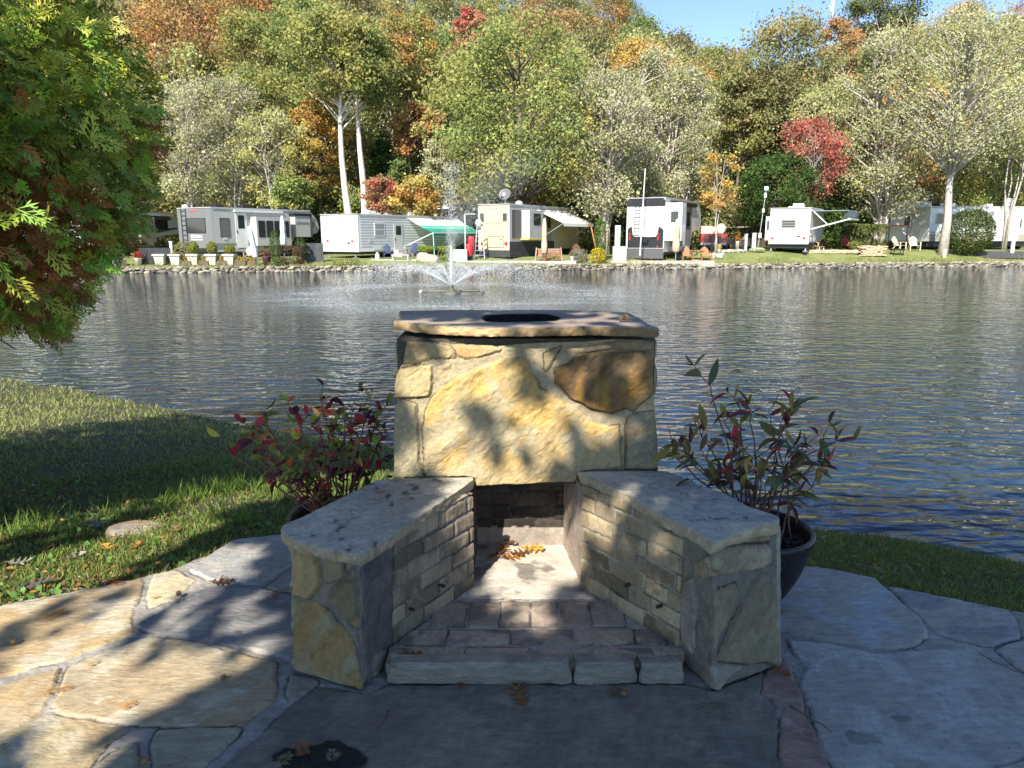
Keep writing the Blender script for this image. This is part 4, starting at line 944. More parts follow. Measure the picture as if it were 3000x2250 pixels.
# acorns
M_AC = mat('acorn_shell', (.2, .115, .05), .4, .3, 30); M_CAPA = mat('acorn_cup', (.17, .13, .09), .9, .4, 60, .8, 200)
def acorn(px, py, z, s, rz, lab, M=M_AC):
    r = empty('acorn', tuple(at_z(px, py, z)), rz, lab, 'acorn', 'acorns fallen on the stonework')
    MB().ball((0, 0, s*.75), s*.75, 8, (1.15, 1, 1)).build('nut', M, r, smooth=True)
    MB().ball((-s*.42, 0, s*.8), s*.74, 7, (.62, 1.06, 1.02)).build('cup', M_CAPA, r, smooth=True)
acorn(29, 1391, 0, .016, .4, 'acorn at the left edge of the big tan flagstone')
acorn(386, 1287, 0, .016, 2.2, 'acorn on the small tan flagstone')
acorn(484, 1468, 0, .013, 1.2, 'dark acorn in the shade of the centre-left flagstone')
acorn(311, 1652, 0, .018, .1, 'acorn in the joint at the bottom left')
acorn(1347, 1493, 0, .014, .9, 'bluish acorn in front of the short threshold stone'); acorn(1346, 1503, 0, .013, .3, 'grey acorn right behind the bluish one')
acorn(1341, 693, 1.222, .016, 1.4, 'striped nut shell on the chimney cap'); acorn(1352, 692, 1.222, .019, .4, 'split nut shell on the chimney cap, right one', mat('shell', (.42, .24, .13), .6))
# twigs
M_TW = mat('twig', (.09, .065, .05), .8, .3, 30)
def twig(pts, r, lab):
    P_ = [at_z(x, y, 0)+np.array([0, 0, .006+.004*(i % 2)]) for i, (x, y) in enumerate(pts)]
    b0 = P_[0]; o = MB().tube([p-b0 for p in P_], np.linspace(r, r*.5, len(P_)), 6).build('twig', M_TW, smooth=True); o.location = b0; tag(o, lab, 'twig', 'twigs on the patio')
twig([(1706, 1528), (1730, 1545), (1752, 1558), (1775, 1570), (1797, 1585)], .0035, 'long forked twig lying across the purple flagstone')
twig([(843, 1536), (836, 1545), (832, 1558), (820, 1575), (812, 1590)], .0022, 'thin bent twig on the big dark slab')
twig([(1574, 1543), (1590, 1550)], .003, 'short twig near the right end of the dark slab'); twig([(1215, 1615), (1232, 1612)], .0025, 'short dark twig at the bottom of the dark slab')
twig([(1210, 1488), (1180, 1500), (1160, 1503)], .0016, 'pale straw in front of the threshold gap')

# ------------------------------------------------------------------ cedar beside the lawn
CED = np.array([-4.45, 4.75])
zs_ = [.8, .95, 1.25, 1.5, 1.85, 2.3, 2.7, 3.1, 4.2, 5.5, 6.8]; rs_ = [.5, 1.25, 1.65, 1.9, 2.05, 2.12, 2.0, 1.75, 1.35, .8, .12]
gz = float(near_z(CED)[0])
ced = empty('cedar_tree', (CED[0], CED[1], gz), label='tall dense cedar with drooping green and rusty sprays at the left edge', cat='tree')
tb = MB(); tb.tube([(CED[0], CED[1], gz), (CED[0]+.03, CED[1], 1.5), (CED[0], CED[1]+.04, 4), (CED[0], CED[1], 6.6)], [.17, .14, .08, .02], 10)
tb.build('trunk', M_BARK, ced, world=True, smooth=True)
limb = MB()
N = 22000
z = rng.choice(np.linspace(.85, 6.7, 400), N, p=(lambda w: w/w.sum())(np.interp(np.linspace(.85, 6.7, 400), zs_, rs_)*np.where(np.linspace(.85, 6.7, 400) < 3.4, 1.5, .5)))
a = rng.random(N)*2*math.pi
# favour the side that is in view
a = np.where(rng.random(N) < .45, rng.normal(-.7, .9, N), a)
rad = np.interp(z, zs_, rs_)*(.86+.26*fbm(np.cos(a)*2.2+5, np.sin(a)*2.2, z*2.2, 4)+.08*rng.normal(size=N))
dep = rng.random(N)**1.6; rr = rad*(1-.55*dep)
P = np.column_stack([CED[0]+rr*np.cos(a), CED[1]+rr*np.sin(a), z-.22*(rr/rad)])
out = np.column_stack([np.cos(a)*.8, np.sin(a)*.8, np.full(N, -.25)])+rng.normal(size=(N, 3))*[.5, .5, .55]+np.where(z < 1.5, -.5, 0)[:, None]*[0, 0, 1]
nh = np.column_stack([rng.normal(size=N)*.6+np.cos(a)*.9, rng.normal(size=N)*.6+np.sin(a)*.9, .45+rng.normal(size=N)*.5])
dq = P[:, 1]*math.cos(PITCH)+(CAMZ-P[:, 2])*math.sin(PITCH); qx = (P[:, 0]/dq*FPX+512)/K; qy = (384-FPX*((P[:, 2]-CAMZ)*math.cos(PITCH)+P[:, 1]*math.sin(PITCH))/dq)/K
keep = (P[:, 2] > .8) & (qy < np.interp(qx, [-900, -200, 0, 100, 170, 210, 290, 330, 350], [800, 700, 690, 730, 640, 560, 500, 400, 260])) & (qx < np.interp(qy, [-300, 0, 100, 230, 300, 420], [180, 215, 290, 335, 335, 305]))
brown = (fbm(P[:, 0]*2.3, P[:, 1]*2.3, P[:, 2]*1.9+7, 3)+.22*dep+rng.normal(size=N)*.05) > .66
VV = []; FF = []; CC = []; off = 0
for s in range(5):
    k = (np.arange(N) % 5 == s) & keep; TV, TF = CSP[s]; m_ = k.sum()
    V, F, idx = inst(TV, TF, P[k], frames(out[k], nh[k]), rng.uniform(.11, .21, m_))
    c = np.array([.21, .29, .04])*(.55+.75*rng.random((m_, 1)))*(1+.15*rng.normal(size=(m_, 3)))
    yl = rng.random(m_) < .25; c[yl] = np.array([.40, .43, .06])*(.8+.4*rng.random((yl.sum(), 1)))
    bb = brown[k]; c[bb] = np.array([.36, .14, .045])*(.5+.8*rng.random((bb.sum(), 1)))
    VV.append(V); FF.append(F[0]+off); CC.append(np.clip(c, .01, 1)[idx]); off += len(V)
np_mesh('crown', np.concatenate(VV), np.concatenate(FF), attr_mat('cedar_scale', .55, 0, bump=0, trans=.03, spec=.2), ced, np.concatenate(CC))
for i in range(150):
    zz = random.uniform(.9, 5.5); aa = random.uniform(0, 6.28); r1 = float(np.interp(zz, zs_, rs_))*random.uniform(.6, .93)
    p0 = np.array([CED[0], CED[1], zz+.25]); p1 = p0+np.array([math.cos(aa)*r1*.5, math.sin(aa)*r1*.5, -.02]); p2 = np.array([CED[0]+math.cos(aa)*r1, CED[1]+math.sin(aa)*r1, zz-.12])
    limb.tube([p0, p1, (p1+p2)/2+[0, 0, .04], p2], [.022, .014, .009, .004], 5)
limb.build('limbs', M_BARK, ced, world=True)

# ------------------------------------------------------------------ the trees behind the viewer that shade the patio
def poly_uv(px, kind, arg):
    out = []
    for x, y in px:
        if kind == 'z': p = at_z(x, y, arg)
        else: p = at_y(x, y, arg)
        out.append(uv(p))
    return np.array(out)
T_ = []
T_.append((poly_uv([(-300, 940), (0, 922), (110, 925), (150, 915), (200, 893), (280, 874), (400, 880), (540, 925), (620, 1000), (480, 1008), (300, 1080), (0, 1150), (-300, 1230)], 'z', -.3), .98))  # out-of-view leaves added to deepen the cedar's shadow band on the lawn
for yy_ in (3.7, 4.5): T_.append((poly_uv([(235, -250), (430, -250), (430, 800), (-300, 800), (-300, 500), (150, 450), (240, 250)], 'y', yy_), 1.0))  # more unseen leaves, added to darken the cedar's right and lower parts
# (polygon in shadow-plane coordinates, leaf density 0..1), later ones win
T_.append((poly_uv([(-600, 1340), (-200, 1190), (0, 1150), (480, 1008), (700, 960), (860, 950), (850, 1052), (740, 1050), (660, 1068), (600, 1078), (560, 1105), (500, 1130), (440, 1175), (300, 1240), (150, 1275), (-50, 1315), (-600, 1470)], 'z', -.1), .03))
for b_ in ([(-80, 1200), (0, 1176), (240, 1088), (330, 1062), (330, 1074), (250, 1104), (0, 1196), (-80, 1222)], [(-80, 1163), (150, 1100), (190, 1080), (190, 1092), (130, 1118), (-80, 1182)]): T_.append((poly_uv(b_, 'z', -.06), .9))  # narrow leaf bands added to throw trunk-like shadow lines on the lawn
T_.append((poly_uv([(490, 1065), (640, 1045), (660, 1100), (600, 1150), (520, 1150)], 'z', -.05), .75))
T_.append((poly_uv([(-600, 1290), (0, 1268), (300, 1236), (400, 1200), (500, 1166), (590, 1160), (600, 1210), (500, 1235), (470, 1290), (640, 1300), (640, 1410), (560, 1430), (470, 1465), (380, 1530), (300, 1560), (200, 1640), (150, 1700), (-900, 1760)], 'z', 0), .05))
for px in ([(330, 1350), (400, 1290), (520, 1250), (570, 1280), (500, 1340), (420, 1400), (340, 1390)], [(-60, 1380), (60, 1330), (200, 1290), (230, 1310), (90, 1370), (-40, 1420)],
           [(560, 1290), (640, 1270), (640, 1400), (570, 1370)], [(380, 1400), (480, 1380), (560, 1400), (470, 1450), (400, 1430)], [(-80, 1640), (60, 1600), (180, 1560), (200, 1580), (60, 1640), (-60, 1700)], [(220, 1250), (330, 1236), (300, 1262), (180, 1285)], [(240, 1580), (340, 1540), (330, 1600), (250, 1640)]):
    T_.append((poly_uv(px, 'z', 0), .24))
T_.append((poly_uv([(845, 730), (1430, 725), (1430, 850), (1425, 930), (1380, 960), (1300, 985), (1240, 1042), (1020, 1050), (845, 1035)], 'y', CY), .04))
for px, dn in (([(1125, 770), (1150, 765), (1190, 840), (1180, 860), (1150, 820)], .95), ([(1020, 930), (1080, 900), (1130, 940), (1160, 1000), (1120, 1030), (1060, 990)], .42), ([(1240, 950), (1290, 930), (1310, 990), (1260, 1010)], .8), ([(1150, 1010), (1240, 985), (1240, 1045), (1150, 1045)], .6), ([(1270, 745), (1415, 730), (1415, 850), (1380, 880), (1310, 850)], .62),
               ([(1340, 870), (1420, 860), (1420, 1000), (1360, 1000)], .6), ([(850, 900), (905, 930), (930, 1035), (850, 1035)], .55)):
    T_.append((poly_uv(px, 'y', CY), dn))
T_.append((poly_uv([(850, 705), (1130, 706), (1130, 722), (850, 724)], 'y', 3.07), .02)); T_.append((poly_uv([(845, 694), (1130, 699), (1130, 708), (845, 706)], 'z', 1.216), .02)); T_.append((poly_uv([(1100, 706), (1425, 705), (1425, 722), (1100, 722)], 'y', 3.07), .45))
T_.append((poly_uv([(850, 672), (1340, 672), (1425, 705), (850, 705)], 'z', 1.216), .5)); T_.append((poly_uv([(1250, 672), (1350, 673), (1400, 698), (1300, 700), (1180, 690)], 'z', 1.216), .2)); T_.append((poly_uv([(850, 685), (950, 684), (960, 690), (850, 698)], 'z', 1.216), .3))
T_.append((poly_uv([(1270, 1025), (1345, 1020), (1400, 1045), (1340, 1050), (1290, 1035)], 'z', .57), .4)); T_.append((poly_uv([(1395, 1058), (1480, 1048), (1540, 1072), (1500, 1100), (1440, 1090)], 'z', .57), .06))
T_.append((poly_uv([(900, 1035), (1010, 1030), (960, 1060), (880, 1060)], 'z', .53), .45)); T_.append((poly_uv([(700, 1060), (860, 1060), (840, 1120), (700, 1130)], 'z', .53), .82))
def bricks_uv(px):   # on the right lining
    A = np.array([RG[0], RG[1], 0]); Bp = np.array([RD[0], RD[1], 0]); U = (Bp-A)/np.linalg.norm(Bp-A); Nn = np.cross(U, [0, 0, 1.0])
    return np.array([uv(at_plane(x, y, A, Nn)) for x, y in px])
T_.append((bricks_uv([(1256, 1062), (1320, 1085), (1400, 1130), (1470, 1185), (1470, 1300), (1400, 1230), (1330, 1170), (1256, 1170)]), .08))
T_.append((bricks_uv([(1320, 1240), (1370, 1290), (1440, 1330), (1440, 1370), (1370, 1350), (1300, 1290)]), .45))
T_.append((poly_uv([(1050, 1165), (1262, 1165), (1275, 1260), (1220, 1300), (1200, 1400), (1080, 1400), (1120, 1310), (1010, 1290), (1040, 1230)], 'z', .05), .06))
T_.append((poly_uv([(1210, 1330), (1360, 1350), (1340, 1400), (1240, 1400)], 'z', .05), .5)); T_.append((poly_uv([(1090, 1420), (1180, 1420), (1160, 1465), (1060, 1465)], 'z', .06), .35))
T_.append((poly_uv([(1060, 1120), (1245, 1120), (1245, 1175), (1050, 1175)], 'y', 3.45), .05))
T_.append((poly_uv([(1600, 990), (1720, 960), (1740, 1010), (1640, 1030)], 'y', 2.98), .6)); T_.append((poly_uv([(480, 870), (640, 860), (640, 960), (480, 1000)], 'y', 3.2), .35)); T_.append((poly_uv([(640, 860), (852, 870), (852, 1000), (640, 960)], 'y', 3.3), .55))
NL = 120000
Q = np.column_stack([rng.uniform(-8, 5.5, NL), rng.uniform(.1, 10, NL)])
dn = np.ones(NL)
# beyond the wings on the left the sun comes in; on the right the shade reaches the water
zone = np.array([(-5.5, .1), (5.5, .1), (5.5, 5.6), (1.25, 5.6), (1.3, 5.25), (-.4, 5.2), (-.6, 4.3), (-2.2, 3.9), (-5.5, 3.4)])
dn = np.where(sdf(Q, zone)[0] > 0, dn, 0)
for poly, v in T_:
    dd, _ = sdf(Q, poly); w_ = 0 if v < .08 else v*.38 if v <= .5 else v*.6 if v < .7 else v*.85; dn = np.where(dd > (-.05 if v < .3 else .0), w_, dn)
Q = Q[rng.random(NL) < dn]; NL = len(Q)
hgt = 5.0+2.2*fbm(Q[:, 0]*.8, Q[:, 1]*.8, 3, 3)*rng.random(NL)+rng.normal(size=NL)*.3
t1 = hgt/math.tan(SUN_E)
P = np.column_stack([Q[:, 0]-t1*math.sin(SUN_A), Q[:, 1]-t1*math.cos(SUN_A), hgt])
# crown mass that does not shade the view (behind and above), so the trees are whole
N2 = 5000; ex = np.column_stack([rng.uniform(-9, 3, N2), rng.uniform(-16, -9.5, N2), rng.uniform(4.8, 10, N2)]); 
P = np.concatenate([P, ex]); NL = len(P)
tops = np.array([(-6.6, -6.8), (-2.6, -8.2), (1.6, -7.0)])
own = np.argmin(np.hypot(P[:, None, 0]-tops[None, :, 0], P[:, None, 1]-tops[None, :, 1]), 1)
LV2, LF2 = leaf_T(.3, .05, .1, 3)
for i, lab in enumerate(('tall broadleaf tree behind the viewer, leftmost of three', 'tall broadleaf tree behind the viewer, middle of three', 'tall broadleaf tree behind the viewer, rightmost of three')):
    k = own == i; m_ = k.sum()
    tr = empty('shade_tree', (tops[i][0], tops[i][1], -.035), label=lab, cat='tree', group='trees shading the patio')
    V, F, idx = inst(LV2, LF2, P[k], frames(rdir(m_)*[1, 1, .4], np.tile([-.2, -.5, 1.0], (m_, 1))+rng.normal(size=(m_, 3))*.4), rng.uniform(.10, .22, m_))
    np_mesh('crown', V, F, M_FARLEAF, tr, (np.array([.1, .14, .03])*(.7+.6*rng.random((m_, 1))))[idx])
    b = MB(); c0 = np.array([tops[i][0], tops[i][1], -.05]); b.tube([c0, c0+[.05, 0, 3], c0+[0, .1, 6], c0+[0, 0, 9]], [.26, .2, .14, .05], 10)
    b.build('trunk', M_BARK, tr, world=True, smooth=True)
# ------------------------------------------------------------------ trees of the far shore and the hill
def tree_geo(H, cr, base, shape, tips, leaves, leaf, pal, sigma=.9, stems=1, seed=0, trunk_r=None, lean=0, limb_r=1.0, flat=.7, open_=0):
    """local trunk MB and leaf arrays. H height, cr crown radius, base crown bottom, shape of the envelope"""
    r = np.random.default_rng(seed); b = MB(); tr = trunk_r or H*.014
    ts = []
    for s in range(stems):
        a = s/stems*6.28+r.random(); sp = 0 if stems == 1 else cr*r.uniform(.25, .75)
        top = np.array([math.cos(a)*sp+lean*H, math.sin(a)*sp, H*r.uniform(.82, .97)])
        rt = tr if stems == 1 else tr*.55
        pts = [np.array([0, 0, -.3])+np.array([math.cos(a), math.sin(a), 0])*(0 if stems == 1 else tr*.7)]
        for k in range(1, 7):
            t = k/6; q = top*t**(1.25 if stems > 1 else 1.0); q[2] = top[2]*t; q[:2] += r.normal(size=2)*H*.008; pts.append(q)
        b.tube(pts, [rt*(1.25 if k == 0 else 1)*(1-.85*k/6) for k in range(7)], 7); ts.append(np.array(pts))
    zt = np.clip(base+(H-base)*r.random(tips)**.9, 0, H); u = (zt-base)/(H-base)
    if shape == 'round': prof = np.sqrt(np.clip(1-((u-.42)/.6)**2, .03, 1))
    elif shape == 'cone': prof = (1-u)**.8*.95+.06
    elif shape == 'vase': prof = np.clip(.35+u*1.1, 0, 1)*np.sqrt(np.clip(1-((u-.6)/.42).clip(0)**2, .05, 1))
    elif shape == 'tall': prof = np.sqrt(np.clip(1-((u-.5)/.53)**2, .05, 1))
    else: prof = np.clip(1.1-u*.7, .2, 1)
    a = r.random(tips)*6.28; lump = .75+.5*r.random(tips)
    rad = cr*prof*(.35+.65*np.sqrt(r.random(tips)))*lump
    tip = np.column_stack([np.cos(a)*rad+lean*zt, np.sin(a)*rad, zt])
    for i in range(tips):
        t = ts[r.integers(len(ts))]; zz = max(zt[i]-rad[i]*.8-.3, base*.8); k = np.interp(zz, t[:, 2], np.arange(len(t))); k0 = int(min(k, len(t)-2)); p0 = t[k0]*(1-(k-k0))+t[k0+1]*(k-k0)
        if i % (1 if open_ else 2) == 0:
            m = (p0+tip[i])/2+np.array([0, 0, .12*rad[i]]); b.tube([p0, m, tip[i]], [tr*.22*limb_r, tr*.13*limb_r, tr*.05*limb_r], 4)
            if open_:
                for _ in range(open_):
                    e = tip[i]+(tip[i]-m)*r.uniform(.1, .5)+r.normal(size=3)*.5+[0, 0, .5]; b.tube([m*.4+tip[i]*.6, e], [tr*.06*limb_r, tr*.03*limb_r], 3)
    n = int(leaves*1.6); ci = r.integers(0, tips, n); P = tip[ci]+r.normal(size=(n, 3))*sigma*np.array([1, 1, flat])*(.6+.6*r.random((n, 1)))
    pal_ = np.array([p for p, w in pal]); w = np.array([w for p, w in pal], float); w /= w.sum()
    tc = pal_[r.choice(len(pal_), tips, p=w)]; lc = pal_[r.choice(len(pal_), n, p=w)]
    c = (tc[ci]*.72+lc*.28)*(.9+.42*r.random((n, 1)))*(.78+.5*r.random((tips, 1)))[ci]
    TV = np.array([(-.5, 0, 0), (0, -.33, .08), (.5, 0, 0), (0, .33, .08)]); TF = [np.array([(0, 1, 2, 3)])]
    v = r.normal(size=(n, 3)); nh = r.normal(size=(n, 3))*.6+np.array([-.2, -.55, .7])
    V, F, idx = inst(TV, TF, P, frames(v, nh), leaf*.74*np.exp(.27*r.normal(size=n)))
    return b, V, F, c[idx]
def make_tree(name, loc, geo, bark, label, cat='tree', group=None):
    root = empty(name, loc, 0, label, cat, group); b, V, F, c = geo
    b.build('trunk', bark, root, smooth=True); np_mesh('crown', V, F, M_FARLEAF, root, c, world=False); return root
YG = [((.22, .24, .05), 3), ((.28, .27, .06), 2), ((.13, .18, .04), 3), ((.33, .27, .07), 1)]
GR = [((.10, .17, .035), 3), ((.15, .22, .045), 3), ((.25, .27, .06), 2), ((.35, .3, .06), .7)]
OR = [((.42, .17, .04), 3), ((.48, .26, .06), 2), ((.3, .15, .05), 2), ((.3, .27, .08), 1)]
OY = [((.5, .27, .05), 3), ((.5, .36, .07), 3), ((.25, .24, .06), 2), ((.4, .15, .04), 1)]
RD_ = [((.42, .06, .06), 3), ((.3, .05, .05), 2), ((.42, .14, .09), 1)]
RB = [((.33, .13, .06), 3), ((.36, .2, .09), 2), ((.24, .19, .07), 2), ((.2, .1, .05), 1)]
OLIV = [((.18, .18, .06), 3), ((.24, .21, .08), 2), ((.12, .14, .045), 3), ((.3, .22, .09), 1)]
PL = [((.34, .34, .2), 3), ((.42, .41, .27), 3), ((.24, .26, .12), 2), ((.34, .32, .1), 1)]
PLY = [((.32, .34, .13), 3), ((.4, .39, .22), 2), ((.22, .26, .07), 2), ((.38, .34, .08), 1.5)]
EV = [((.045, .085, .02), 3), ((.07, .12, .03), 2), ((.035, .06, .02), 2)]
PINE = [((.08, .1, .035), 3), ((.11, .13, .045), 2), ((.06, .08, .03), 2)]
def mute(pal, k=.22): return [(tuple(c_*(1-k)*1.08+m_*k for c_, m_ in zip(c, (.32, .31, .19))), w) for c, w in pal]
YG, GR, OR, OY, RD_, RB, OLIV, PL, PLY = [mute(q) for q in (YG, GR, OR, OY, RD_, RB, OLIV, PL, PLY)]
PINE = mute(PINE, .12)
def px_tree(name, px, D, top, width, bottom, label, shape, pal, leaves=5000, leaf=.3, tips=60, bark=M_BARK, stems=1, sigma=None, **kw):
    """a tree whose trunk stands where the photo shows it: px across, D metres away, crown top/bottom rows and width in px"""
    x = at_y(px, 560, D)[0]; z0 = float(far_z(x, D)); zt = at_y(px, top, D)[2]; zb = at_y(px, bottom, D)[2]
    cr = width*K/FPX*D*1.02/2; H = zt-z0; base = max(zb-z0, .5)
    sg = sigma or max(cr*.14, .28)
    g_ = tree_geo(H-sg*.5, max(cr-sg*.8, .4), base, shape, tips, leaves, leaf, pal, sg, stems, seed=int(px*7+D), **kw)
    return make_tree(name, (x, D, z0), g_, bark, label)
# nearer row, left to right
px_tree('willow_tree', 425, 64, 180, 210, 430, 'pale grey-green multi-stemmed tree behind the dark grey trailer, leftmost of the pale ones', 'vase', PL, 7000, .24, 90, M_PALEBARK, 7, limb_r=1.6, open_=1)
px_tree('willow_tree', 520, 66, 170, 170, 440, 'pale tree with thin bare stems left of the yellow-green one', 'vase', PL, 5500, .24, 80, M_PALEBARK, 6, limb_r=1.6, open_=1)
px_tree('willow_tree', 600, 65, 240, 150, 440, 'shorter pale leafy tree behind the right half of the dark grey trailer', 'vase', PLY, 5000, .25, 70, M_PALEBARK, 5, limb_r=1.5, open_=1)
px_tree('broadleaf_tree', 640, 64, 375, 90, 450, 'small bright green tree above the front of the dark grey trailer', 'round', GR, 3200, .3, 36)
px_tree('broadleaf_tree', 590, 72, 150, 190, 330, 'yellow-green tree rising behind the pale stems', 'round', YG, 7000, .33, 70)
px_tree('sycamore_tree', 755, 66, 20, 210, 215, 'tall tree with a bare white trunk, left one of the white pair', 'round', YG, 8000, .33, 80, M_WHITEBARK, trunk_r=.42, lean=-.012)
px_tree('sycamore_tree', 789, 67, 60, 170, 215, 'tall tree with a bare white trunk, right one of the white pair', 'round', YG, 7000, .33, 70, M_WHITEBARK, trunk_r=.4, lean=-.004)
px_tree('maple_tree', 700, 70, 210, 120, 420, 'orange and yellow tree left of the white trunks', 'tall', OY, 5500, .32, 60)
px_tree('broadleaf_tree', 575, 84, 30, 170, 200, 'tall yellow-green tree high behind the pale stems', 'tall', YG, 6500, .36, 70)
px_tree('broadleaf_tree', 690, 82, 0, 160, 190, 'tall green tree up the slope above the orange one', 'tall', GR, 6000, .36, 70)
px_tree('oak_tree', 450, 88, -30, 250, 165, 'broad reddish-brown tree at the upper left beside the cedar', 'round', RB+OR, 10000, .36, 100)
px_tree('oak_tree', 890, 80, 30, 150, 190, 'orange-topped tree between the white trunks and the maple', 'tall', OR+YG, 6500, .34, 70)
px_tree('hemlock_tree', 835, 72, 290, 90, 440, 'narrow dark evergreen right of the white trunks', 'cone', EV, 4000, .32, 50)
px_tree('oak_tree', 905, 70, 225, 110, 330, 'small tan-leaved tree with dark twin trunks', 'round', OR, 4000, .32, 40, stems=2, trunk_r=.34)
px_tree('hemlock_tree', 870, 66, 350, 90, 450, 'low dark green evergreen below the tan-leaved tree', 'cone', EV+GR, 3500, .3, 40)
px_tree('dogwood_tree', 828, 63, 385, 90, 455, 'low pinkish-red bushy tree behind the striped trailer', 'round', RB+RD_, 3000, .26, 40)
px_tree('maple_tree', 905, 63, 380, 110, 460, 'low orange-yellow tree behind the green awning', 'round', OY, 3600, .28, 40)
px_tree('willow_tree', 955, 64, 290, 70, 440, 'slim pale shrubby tree at the left of the big maple', 'tall', PL, 2500, .26, 36, M_PALEBARK, 3)
px_tree('maple_tree', 1118, 62, 38, 335, 415, 'largest green and yellow maple with a dark trunk, centre of the far shore', 'round', GR+YG, 17000, .32, 150, trunk_r=.42)
px_tree('dogwood_tree', 1022, 95, 18, 70, 125, 'red-crowned tree above the maple', 'tall', RD_, 3200, .34, 36)
px_tree('willow_tree', 1305, 61, 150, 210, 455, 'pale multi-stemmed tree between the cream and the black-and-white trailers', 'vase', PL, 11000, .24, 130, M_PALEBARK, 8, limb_r=1.6, open_=1, trunk_r=.4)
px_tree('willow_tree', 1420, 66, 105, 170, 440, 'tall slender pale tree behind the black-and-white trailer', 'tall', PL, 10000, .24, 110, M_PALEBARK, 4, limb_r=1.4, open_=1)
px_tree('birch_tree', 1475, 68, 150, 120, 420, 'pale tree with straight light trunks right of the slender one', 'tall', PL, 6000, .25, 80, M_PALEBARK, 4, limb_r=1.3, open_=1)
px_tree('maple_tree', 1365, 90, 92, 130, 180, 'bright orange tree above the pale ones', 'round', OY+OR, 5500, .34, 56)
px_tree('broadleaf_tree', 1205, 68, 330, 110, 440, 'green and orange undergrowth tree beside the maple trunk', 'round', OY+GR, 4200, .28, 44)
px_tree('maple_tree', 1545, 60, 330, 95, 455, 'small thin orange-leaved tree behind the red pickup', 'vase', OY, 1500, .26, 36, M_PALEBARK, 3, open_=1)
px_tree('juniper_tree', 1665, 65, 335, 165, 475, 'broad dark green evergreen behind the white trailer', 'round', EV, 8500, .26, 90)
px_tree('oak_tree', 1660, 78, 35, 240, 290, 'large olive-green tree with a notched top against the sky', 'round', OLIV, 13000, .34, 120)
px_tree('broadleaf_tree', 1580, 76, 150, 130, 330, 'olive tree below the sky gap', 'round', OLIV+YG, 6500, .32, 70)
px_tree('dogwood_tree', 1735, 66, 255, 150, 440, 'red-leaved tree with pale stems right of the dark evergreen', 'vase', RD_, 3600, .28, 60, M_PALEBARK, 5, open_=1)
px_tree('dogwood_tree', 1820, 70, 245, 80, 330, 'smaller red tree half hidden by pale foliage', 'round', RD_, 1400, .28, 26, M_PALEBARK)
px_tree('willow_tree', 1760, 70, 190, 190, 420, 'pale yellow-green tree behind the red one', 'vase', PLY, 7000, .25, 90, M_PALEBARK, 5, open_=1)
px_tree('poplar_tree', 1895, 66, 60, 230, 465, 'tall pale poplar behind the clipped bushes', 'tall', PL+PLY, 13000, .25, 140, M_PALEBARK, 4, limb_r=1.5, open_=1, trunk_r=.36)
px_tree('poplar_tree', 2035, 61, 10, 290, 340, 'tallest pale poplar with its thick trunk on the grass bank at the right', 'tall', PLY+PL, 10500, .24, 150, M_PALEBARK, 1, limb_r=1.0, open_=1, trunk_r=.36)
px_tree('poplar_tree', 2165, 65, 30, 200, 340, 'thin-leaved poplar with bare slanting twigs at the right edge', 'vase', PLY, 7000, .24, 110, M_PALEBARK, 5, limb_r=1.9, open_=2, lean=.06, trunk_r=.16)
px_tree('broadleaf_tree', 2110, 70, 250, 190, 440, 'leafy yellow-green tree above the long white trailer', 'round', GR+PLY, 6500, .26, 80)
px_tree('pine_tree', 1850, 105, -40, 160, 80, 'dark pine on the ridge, at the upper right', 'tall', PINE, 5000, .4, 60)
px_tree('oak_tree', 1775, 92, 45, 110, 190, 'orange-brown tree on the upper right slope', 'round', OR+RB, 4200, .35, 46)
px_tree('bare_snag', 1752, 92, -30, 16, 20, 'dead bare trunk standing out against the sky', 'tall', PL, 30, .2, 16, M_WHITEBARK, open_=0, limb_r=2.0)
px_tree('pine_tree', 1805, 96, 2, 40, 30, 'small airy pine beside the dead trunk', 'round', PINE, 900, .3, 14)
# left of the view, behind the cedar
px_tree('willow_tree', 250, 62, 200, 200, 440, 'pale tree mostly hidden behind the cedar', 'vase', PL, 5000, .26, 70, M_PALEBARK, 5, open_=1)
px_tree('broadleaf_tree', 90, 66, 60, 260, 420, 'green tree hidden behind the cedar at the far left', 'round', GR, 6500, .34, 70)
def hill_label(col, x, y):
    px = (x/y*FPX*.98+512)/K
    side_ = next(n_ for lim, n_ in ((120, 'behind the cedar'), (300, 'right beside the cedar'), (420, 'above the brown trailer'), (540, 'above the grey lettered rear'), (690, 'above the grey fifth wheel'), (820, 'above the white trunks'), (960, 'above the green awning'), (1090, 'left behind the big maple'), (1210, 'right behind the big maple'), (1340, 'above the white awning'), (1450, 'above the black and white trailer'), (1560, 'left under the sky gap'), (1660, 'right under the sky gap'), (1790, 'above the white travel trailer'), (1920, 'above the clipped bushes'), (2080, 'above the thick poplar'), (9e9, 'at the right edge')) if px < lim)
    t = (y-bank_y(x)-22)/115; hgt_ = 'at the foot of' if t < .1 else 'low on' if t < .25 else 'below the middle of' if t < .42 else 'halfway up' if t < .6 else 'high on' if t < .8 else 'near the ridge of'
    return '%s tree %s the hill, %s' % (col, hgt_, side_)
